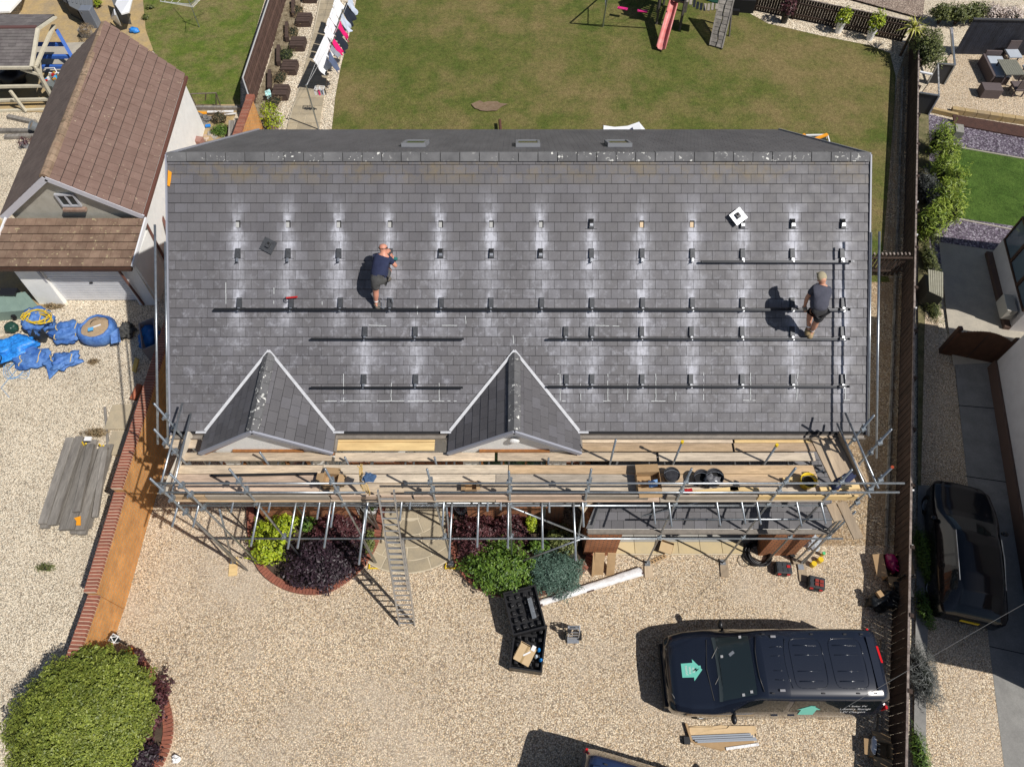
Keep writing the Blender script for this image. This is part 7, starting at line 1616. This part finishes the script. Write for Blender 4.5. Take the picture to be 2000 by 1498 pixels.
# ================================================================ RIGHT NEIGHBOUR
nh = thing('neighbour_house', 'white rendered neighbouring house at the right edge with brown window frames', 'house', (16, 9, 0))
w0, w1 = V(12.88, 2.7, 0), V(14.95, 12.4, 0); wd_ = (w1-w0).normalized(); wn_ = V(wd_.y, -wd_.x, 0)
def pw(s, z, o=0): return w0+wd_*s+wn_*o+V(0, 0, z)
Lw = (w1-w0).length; ap = 5.6
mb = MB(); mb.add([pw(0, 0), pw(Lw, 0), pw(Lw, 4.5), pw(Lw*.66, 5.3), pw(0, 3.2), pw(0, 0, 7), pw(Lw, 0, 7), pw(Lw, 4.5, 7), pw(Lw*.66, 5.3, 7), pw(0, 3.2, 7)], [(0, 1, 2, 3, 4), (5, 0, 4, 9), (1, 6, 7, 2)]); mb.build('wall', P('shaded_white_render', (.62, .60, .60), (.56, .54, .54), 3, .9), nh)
MB().prism([pw(-.25, 0, -.08), pw(Lw, 0, -.08), pw(Lw, .5, -.08), pw(-.25, .5, -.08)], wn_*.07).build('plinth', P('brown_plinth', (.11, .07, .055), rough=.85), nh)
for a, b in (((-.35, 3.15), (Lw*.66, 5.42)), ((Lw*.66, 5.42), (Lw+.4, 4.5))): MB().prism([pw(a[0], a[1], -.3), pw(b[0], b[1], -.3), pw(b[0], b[1], 7.2), pw(a[0], a[1], 7.2)], V(0, 0, .12)).build('roof', P('neighbour_tile', (.16, .10, .08), rough=.85), nh)
wf = lambda s, z, w_, h_: window(nh, pw(s, z, -.03), w_, h_, -wn_, (M_dbrown, M_glass), 2)
wf(6.1, 1.9, 1.1, 1.3)
MB().tube([pw(3.5, .9, -.05), pw(3.5, .9, -.35)], .06, 8).build('white_waste_pipe', M_whitep, nh)
# rear bay with big brown framed windows
b0, b1 = G(1928, 528), G(1956, 640); b0 = V(16.65, 17.2, 0); b1 = V(16.1, 13.9, 0); bd_ = (b0-b1).normalized(); bn = V(bd_.y, -bd_.x, 0)
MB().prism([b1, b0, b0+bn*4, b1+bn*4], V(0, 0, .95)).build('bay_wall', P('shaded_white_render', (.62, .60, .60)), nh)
MB().prism([b1-bn*.2, b0-bn*.2, b0+bn*0, b1+bn*0], V(0, 0, .22)).build('bay_plinth', P('brown_plinth', (.11, .07, .055)), nh)
for k in range(3): window(nh, b1+bd_*(.6+1.05*k)+V(0, 0, 1.5)-bn*.02, 1.05, 1.1, -bn, (M_dbrown, P('blue_glass', (.10, .14, .17), rough=.05)), 1)
MB().prism([b1-bn*.2+V(0, 0, 2.35), b0-bn*.2+V(0, 0, 2.35), b0+bn*4+V(0, 0, 2.35), b1+bn*4+V(0, 0, 2.35)], V(0, 0, .12)).build('bay_roof', M_dbrown, nh)
MB().box(b1-bn*.28+bd_*.5+V(0, 0, .62), (.32, .70, .45), Matrix.Rotation(math.atan2(bd_.y, bd_.x)-math.pi/2, 3, 'Z')).build('air_conditioner', P('beige_metal', (.45, .43, .38), rough=.5), label='beige air conditioning unit on the neighbouring bay wall', cat='air conditioner', bevel=.02)
gt = thing('side_gate', 'arched brown boarded double gate across the neighbouring drive', 'gate', G(1890, 700)); g0_, g1_ = G(1836, 690), G(1942, 712)
for i in range(22):
    f = (i+.5)/22; c = lerp2(g0_, g1_, f); hh = 1.25+.35*abs(f-.5)*2 if 0 else 1.1+.32*math.sin(math.pi*f); MB().box(c+V(0, 0, hh/2), (.112, .03, hh), Matrix.Rotation(math.atan2(g1_.y-g0_.y, g1_.x-g0_.x), 3, 'Z')).build('board', P('gate_brown', (.14, .065, .035), (.10, .045, .025), 6, .7, rnd=.12), gt)
for z in (.25, .95): MB().bar(g0_+V(0, .04, z), g1_+V(0, .04, z), .05, .10).build('rail', M_dbrown, gt)
for c in (g0_, g1_, lerp2(g0_, g1_, .5)): MB().box(c+V(0, .05, .65), (.12, .12, 1.35)).build('post', M_dbrown, gt)
t = thing('slatted_store', 'pale slatted bin store between the fence and the neighbouring patio', 'bin store', G(1828, 590)); q = [G(1812, 527, .95), G(1842, 533, .95), G(1842, 583, .75), G(1814, 570, .75)]
for i in range(7): f = (i+.1)/7; f2 = (i+.85)/7; MB().prism([lerp2(q[0], q[1], f), lerp2(q[0], q[1], f2), lerp2(q[3], q[2], f2), lerp2(q[3], q[2], f)], V(0, 0, .025)).build('slat', P('pale_green_grey_wood', (.34, .33, .26), (.27, .26, .20), 6, .85), t)
MB().prism([V(p.x, p.y, 0) for p in q], V(0, 0, .72)).build('store_body', P('store_dark', (.07, .07, .055), rough=.9), t)
shrub(1815, 505, .3, (.22, .8, .3), 1400, .05, L_olive, 'strip of olive grass clumps growing along the fence by the slate bed', aspect=.12)
shrub(1812, 440, .3, (.22, .8, .3), 1400, .05, L_olive, 'upper strip of olive grass beside the fence next to the bamboo', aspect=.12)
shrub(1822, 600, .2, (.25, .6, .25), 900, .05, L_olive, 'olive weeds beside the pale slatted bin store', aspect=.12)
bam = [(1838, 255), (1850, 290), (1840, 318), (1862, 340), (1845, 365), (1858, 395), (1835, 405), (1820, 420)]
for k, (u, v) in enumerate(bam): shrub(u, v+14, .75, (.42, .42, .65), 1100, .085, L_bam, ORD(k)+' bamboo clump from the top in the lime green hedge along the fence', 'bamboo', 'bamboo', 'bamboo clumps forming the lime green hedge', aspect=.16, bottom=-.9, lump=.35)
shrub(1812, 370, .45, (.30, .9, .5), 2600, .04, L_grey, 'grey green heather bush between fence and bamboo', aspect=.2)
shrub(1813, 95, .9, (.55, 1.1, .7), 3200, .05, L_olive, 'olive brown shrub behind the boundary fence near the cordyline')
shrub(1808, 1090, .25, (.22, .9, .25), 1800, .07, L_mid, 'grass tuft strip beside the black car along the fence', aspect=.10)
shrub(1806, 1188, .18, (.18, .5, .2), 700, .05, L_mid, 'green weed clump behind the fence below the black car', aspect=.2)
shrub(1803, 1315, .3, (.35, .75, .3), 2200, .07, L_grey, 'grey lavender clump hanging over the neighbouring kerb', aspect=.08)
shrub(1800, 1480, .2, (.2, .7, .2), 900, .06, L_mid, 'grass clump behind the fence at the bottom edge', aspect=.1)
for k, (u, v) in enumerate(((1800, 394), (1801, 458), (1810, 601), (1805, 957), (1797, 1065))): p = G(u, v, FH0+.02); MB().box((fx(p.y)+.05, p.y, FH0-.02), (.06, .04, .09)).build('fence_clip', M_whitep, label='small white clip on top of the fence, %s from the back' % ORD(k), cat='clip', group='white clips on the boundary fence')
# decking, dark fence, glass gates, furniture
dk_ = thing('dark_timber_fence', 'wide blue black boarded fence leaning into view at the top right', 'fence', G(1900, 80)); f0_, f1_ = G(1862, 108), G(2060, 112)
for i in range(44):
    c = lerp2(f0_, f1_, (i+.5)/44); MB().box(c+V(0, 0, .82), ((f1_-f0_).length/44*.95, .025+.006*(i % 2), 1.64), Matrix.Rotation(math.atan2(f1_.y-f0_.y, f1_.x-f0_.x), 3, 'Z')).build('board', P('blue_black_wood', (.028, .032, .048), (.018, .02, .03), 5, .7, rnd=.2, hf=.2), dk_)
MB().bar(f0_+V(0, 0, 1.66), f1_+V(0, 0, 1.66), .12, .04).build('capping', P('dark_cap', (.06, .06, .065), rough=.7), dk_)
MB().bar(G(1862, 108, 0), G(1858, 56, 1.4), .08, .10).build('end_post', P('grey_frame', (.38, .38, .42)), dk_)
for k, (a, b, lb) in enumerate((((1832, 125), (1865, 128), 'upper'), ((1796, 182), (1834, 188), 'lower'))):
    p, q = G(*a, .95), G(*b, .95); t = thing('metal_gate_panel', lb+' dark sheet gate panel with silver top rail beside the gravel patio', 'gate panel', p)
    MB().prism([V(p.x, p.y, .05), V(q.x, q.y, .05), q, p], V(0, .03, 0)).build('sheet_panel', P('charcoal_sheet', (.035, .038, .045), rough=.5), t); MB().bar(p+V(0, 0, .02), q+V(0, 0, .02), .06, .04).build('top_rail', M_alu, t)
t = thing('glass_side_rail', 'mottled silver rail and posts joining the two dark gate panels', 'rail', G(1832, 180)); MB().bar(G(1832, 125, .95), G(1834, 188, .95), .05, .05).build('side_rail', P('mottled_grey', (.5, .5, .5), (.12, .12, .12), 14, .6), t); MB().bar(G(1858, 56, 1.2), G(1865, 128, .95), .07, .06).build('side_rail', M_alu, t); MB().bar(G(1797, 141, .9), G(1821, 146, .9), .10, .05).build('white_bar', M_upvc, t)
for a in ((1832, 125), (1865, 128), (1834, 188)): p = G(*a, .95); MB().bar(V(p.x, p.y, 0), p, .06, .06, V(1, 0, 0)).build('post', M_alu, t)
MB().bar(G(1808, 212, .1), G(1870, 226, .1), .14, .16).build('stone_kerb', M_patio, label='short pale stone kerb left of the gravel patio edge', cat='kerb')
kb = thing('patio_kerb', 'tan stone kerb along the lower edge of the gravel patio', 'kerb', G(1930, 230)); ka, kbb = G(1858, 215, .12), G(2080, 248, .12)
for i in range(9): MB().bar(lerp2(ka, kbb, (i+.02)/9), lerp2(ka, kbb, (i+.98)/9), .22, .22).build('kerb_stone', M_patio, kb)
MB().prism([G(1860, 226, .22), G(2080, 262, .22), G(2080, 285, .06), G(1862, 245, .06)], V(0, 0, .05)).build('brown_bank', P('bark_bank', (.085, .04, .03), (.06, .03, .024), 7, .9, hf=.3, bump=.5), label='dark reddish timber bank between gravel patio and slate strip', cat='bank')
MB().bar(G(1866, 288, .05), G(2060, 322, .05), .05, .08).build('lawn_edging', M_conc2, label='pale edging strip along the top of the artificial lawn', cat='edging'); MB().bar(G(1846, 424, .05), G(2040, 462, .05), .05, .08).build('lawn_edging', M_conc2, label='pale edging strip along the bottom of the artificial lawn', cat='edging')
M_rat = P('brown_rattan', (.13, .10, .10), (.10, .08, .08), 20, .8, hf=.2); M_cush = P('pale_blue_cushion', (.45, .50, .56), (.40, .44, .50), 5, .9)
sf_ = thing('garden_sofa', 'brown rattan garden sofa with pale blue cushion on the gravel patio', 'sofa', G(1940, 150)); p = G(1938, 148)
MB().box(p+V(0, 0, .2), (.62, 1.5, .36), Matrix.Rotation(R(-3), 3, 'Z')).build('base', M_rat, sf_); MB().box(p+V(.04, 0, .42), (.66, 1.4, .10), Matrix.Rotation(R(-3), 3, 'Z')).build('cushion', M_cush, sf_, bevel=.03); MB().box(p+V(-.42, 0, .27), (.10, 1.55, .52), Matrix.Rotation(R(-3), 3, 'Z')).build('backrest', M_rat, sf_, bevel=.02); MB().box(p+V(.02, .78, .35), (.66, .08, .60), Matrix.Rotation(R(-3), 3, 'Z')).build('armrest', M_rat, sf_)
t = thing('rattan_stool', 'brown rattan storage stool in front of the garden sofa', 'stool', G(1935, 180)); MB().box(G(1933, 178, .24), (.78, .52, .44), Matrix.Rotation(R(-5), 3, 'Z')).build('stool_body', M_rat, t, bevel=.02)
t = thing('patio_table', 'grey slatted patio table beside the rattan sofa', 'table', G(1975, 145)); p = G(1975, 132, .7)
for i in range(9): MB().box(p+V(-.36+.09*i, 0, 0), (.082, 1.05, .03)).build('table_slat', P('grey_green_slat', (.20, .20, .16), (.17, .17, .14), 6, .8), t)
for sx in (-1, 1):
    for sy in (-1, 1): MB().bar(V(p.x+sx*.33, p.y+sy*.45, 0), V(p.x+sx*.33, p.y+sy*.45, .68), .05, .05, V(1, 0, 0)).build('leg', M_rat, t)
for k, (u, v, lb) in enumerate(((1968, 108, 'patio chair with pale cushion behind the slatted table'), (2003, 140, 'patio chair with pale cushion at the right picture edge'), (1980, 172, 'dark rattan chair in front of the slatted table'))):
    t = thing('patio_chair', lb, 'chair', G(u, v+16)); p = G(u, v+14)
    MB().box(p+V(0, 0, .42), (.56, .62, .08)).build('cushion', M_cush if k < 2 else M_rat, t, bevel=.02)
    for sx in (-1, 1):
        for sy in (-1, 1): MB().box(p+V(sx*.2, sy*.2, .2), (.05, .05, .38)).build('leg', M_rat, t)
    MB().box(p+V(0, (.25 if k == 0 else -.25) if k != 1 else 0, .62) if k != 1 else p+V(.25, 0, .62), (.48, .05, .45) if k != 1 else (.05, .48, .45)).build('backrest', M_rat, t)
for k, (u, v) in enumerate(((1842, 8), (1875, 10), (1905, 6))): shrub(u, v+18, .5, (.55, .45, .4), 1300, .05, L_olive, ORD(k)+' olive hedge shrub from the left along the top right edge', group='hedge shrubs at the top right')
for k, (u, v) in enumerate(((1940, 10), (1975, 14))): s_ = shrub(u, v+18, .5, (.55, .45, .4), 1100, .045, L_pink, ORD(k)+' pale blossoming shrub from the left along the top right edge', group='blossoming shrubs at the top right')
MB().box(G(1868, 262, .3), (.30, .5, .55), Matrix.Rotation(R(-15), 3, 'Z')).build('grey_post_box', P('lichen_grey', (.22, .22, .20), (.34, .32, .28), 9, .9), label='grey stone water feature block on the slate strip', cat='stone')
MB().bar(G(1920, 1310, .02), G(1946, 1268, .02), .02, .02).build('drain_cover', M_dark, label='small dark gully cover on the neighbouring concrete drive', cat='drain')
# concrete joints in the neighbouring drive
for a, b in (((1872, 792), (1968, 800)), ((1885, 930), (1990, 945)), ((1932, 1262), (2060, 1290))):
    z_ = bpy.data.objects["concrete_drive"].location.z; MB().prism([G(a[0], a[1]-1, z_+.001), G(b[0], b[1]-1, z_+.001), G(b[0], b[1]+.6, z_+.001), G(a[0], a[1]+.6, z_+.001)], V(0, 0, .002)).build("expansion_joint", M_dark, bpy.data.objects["concrete_drive"])
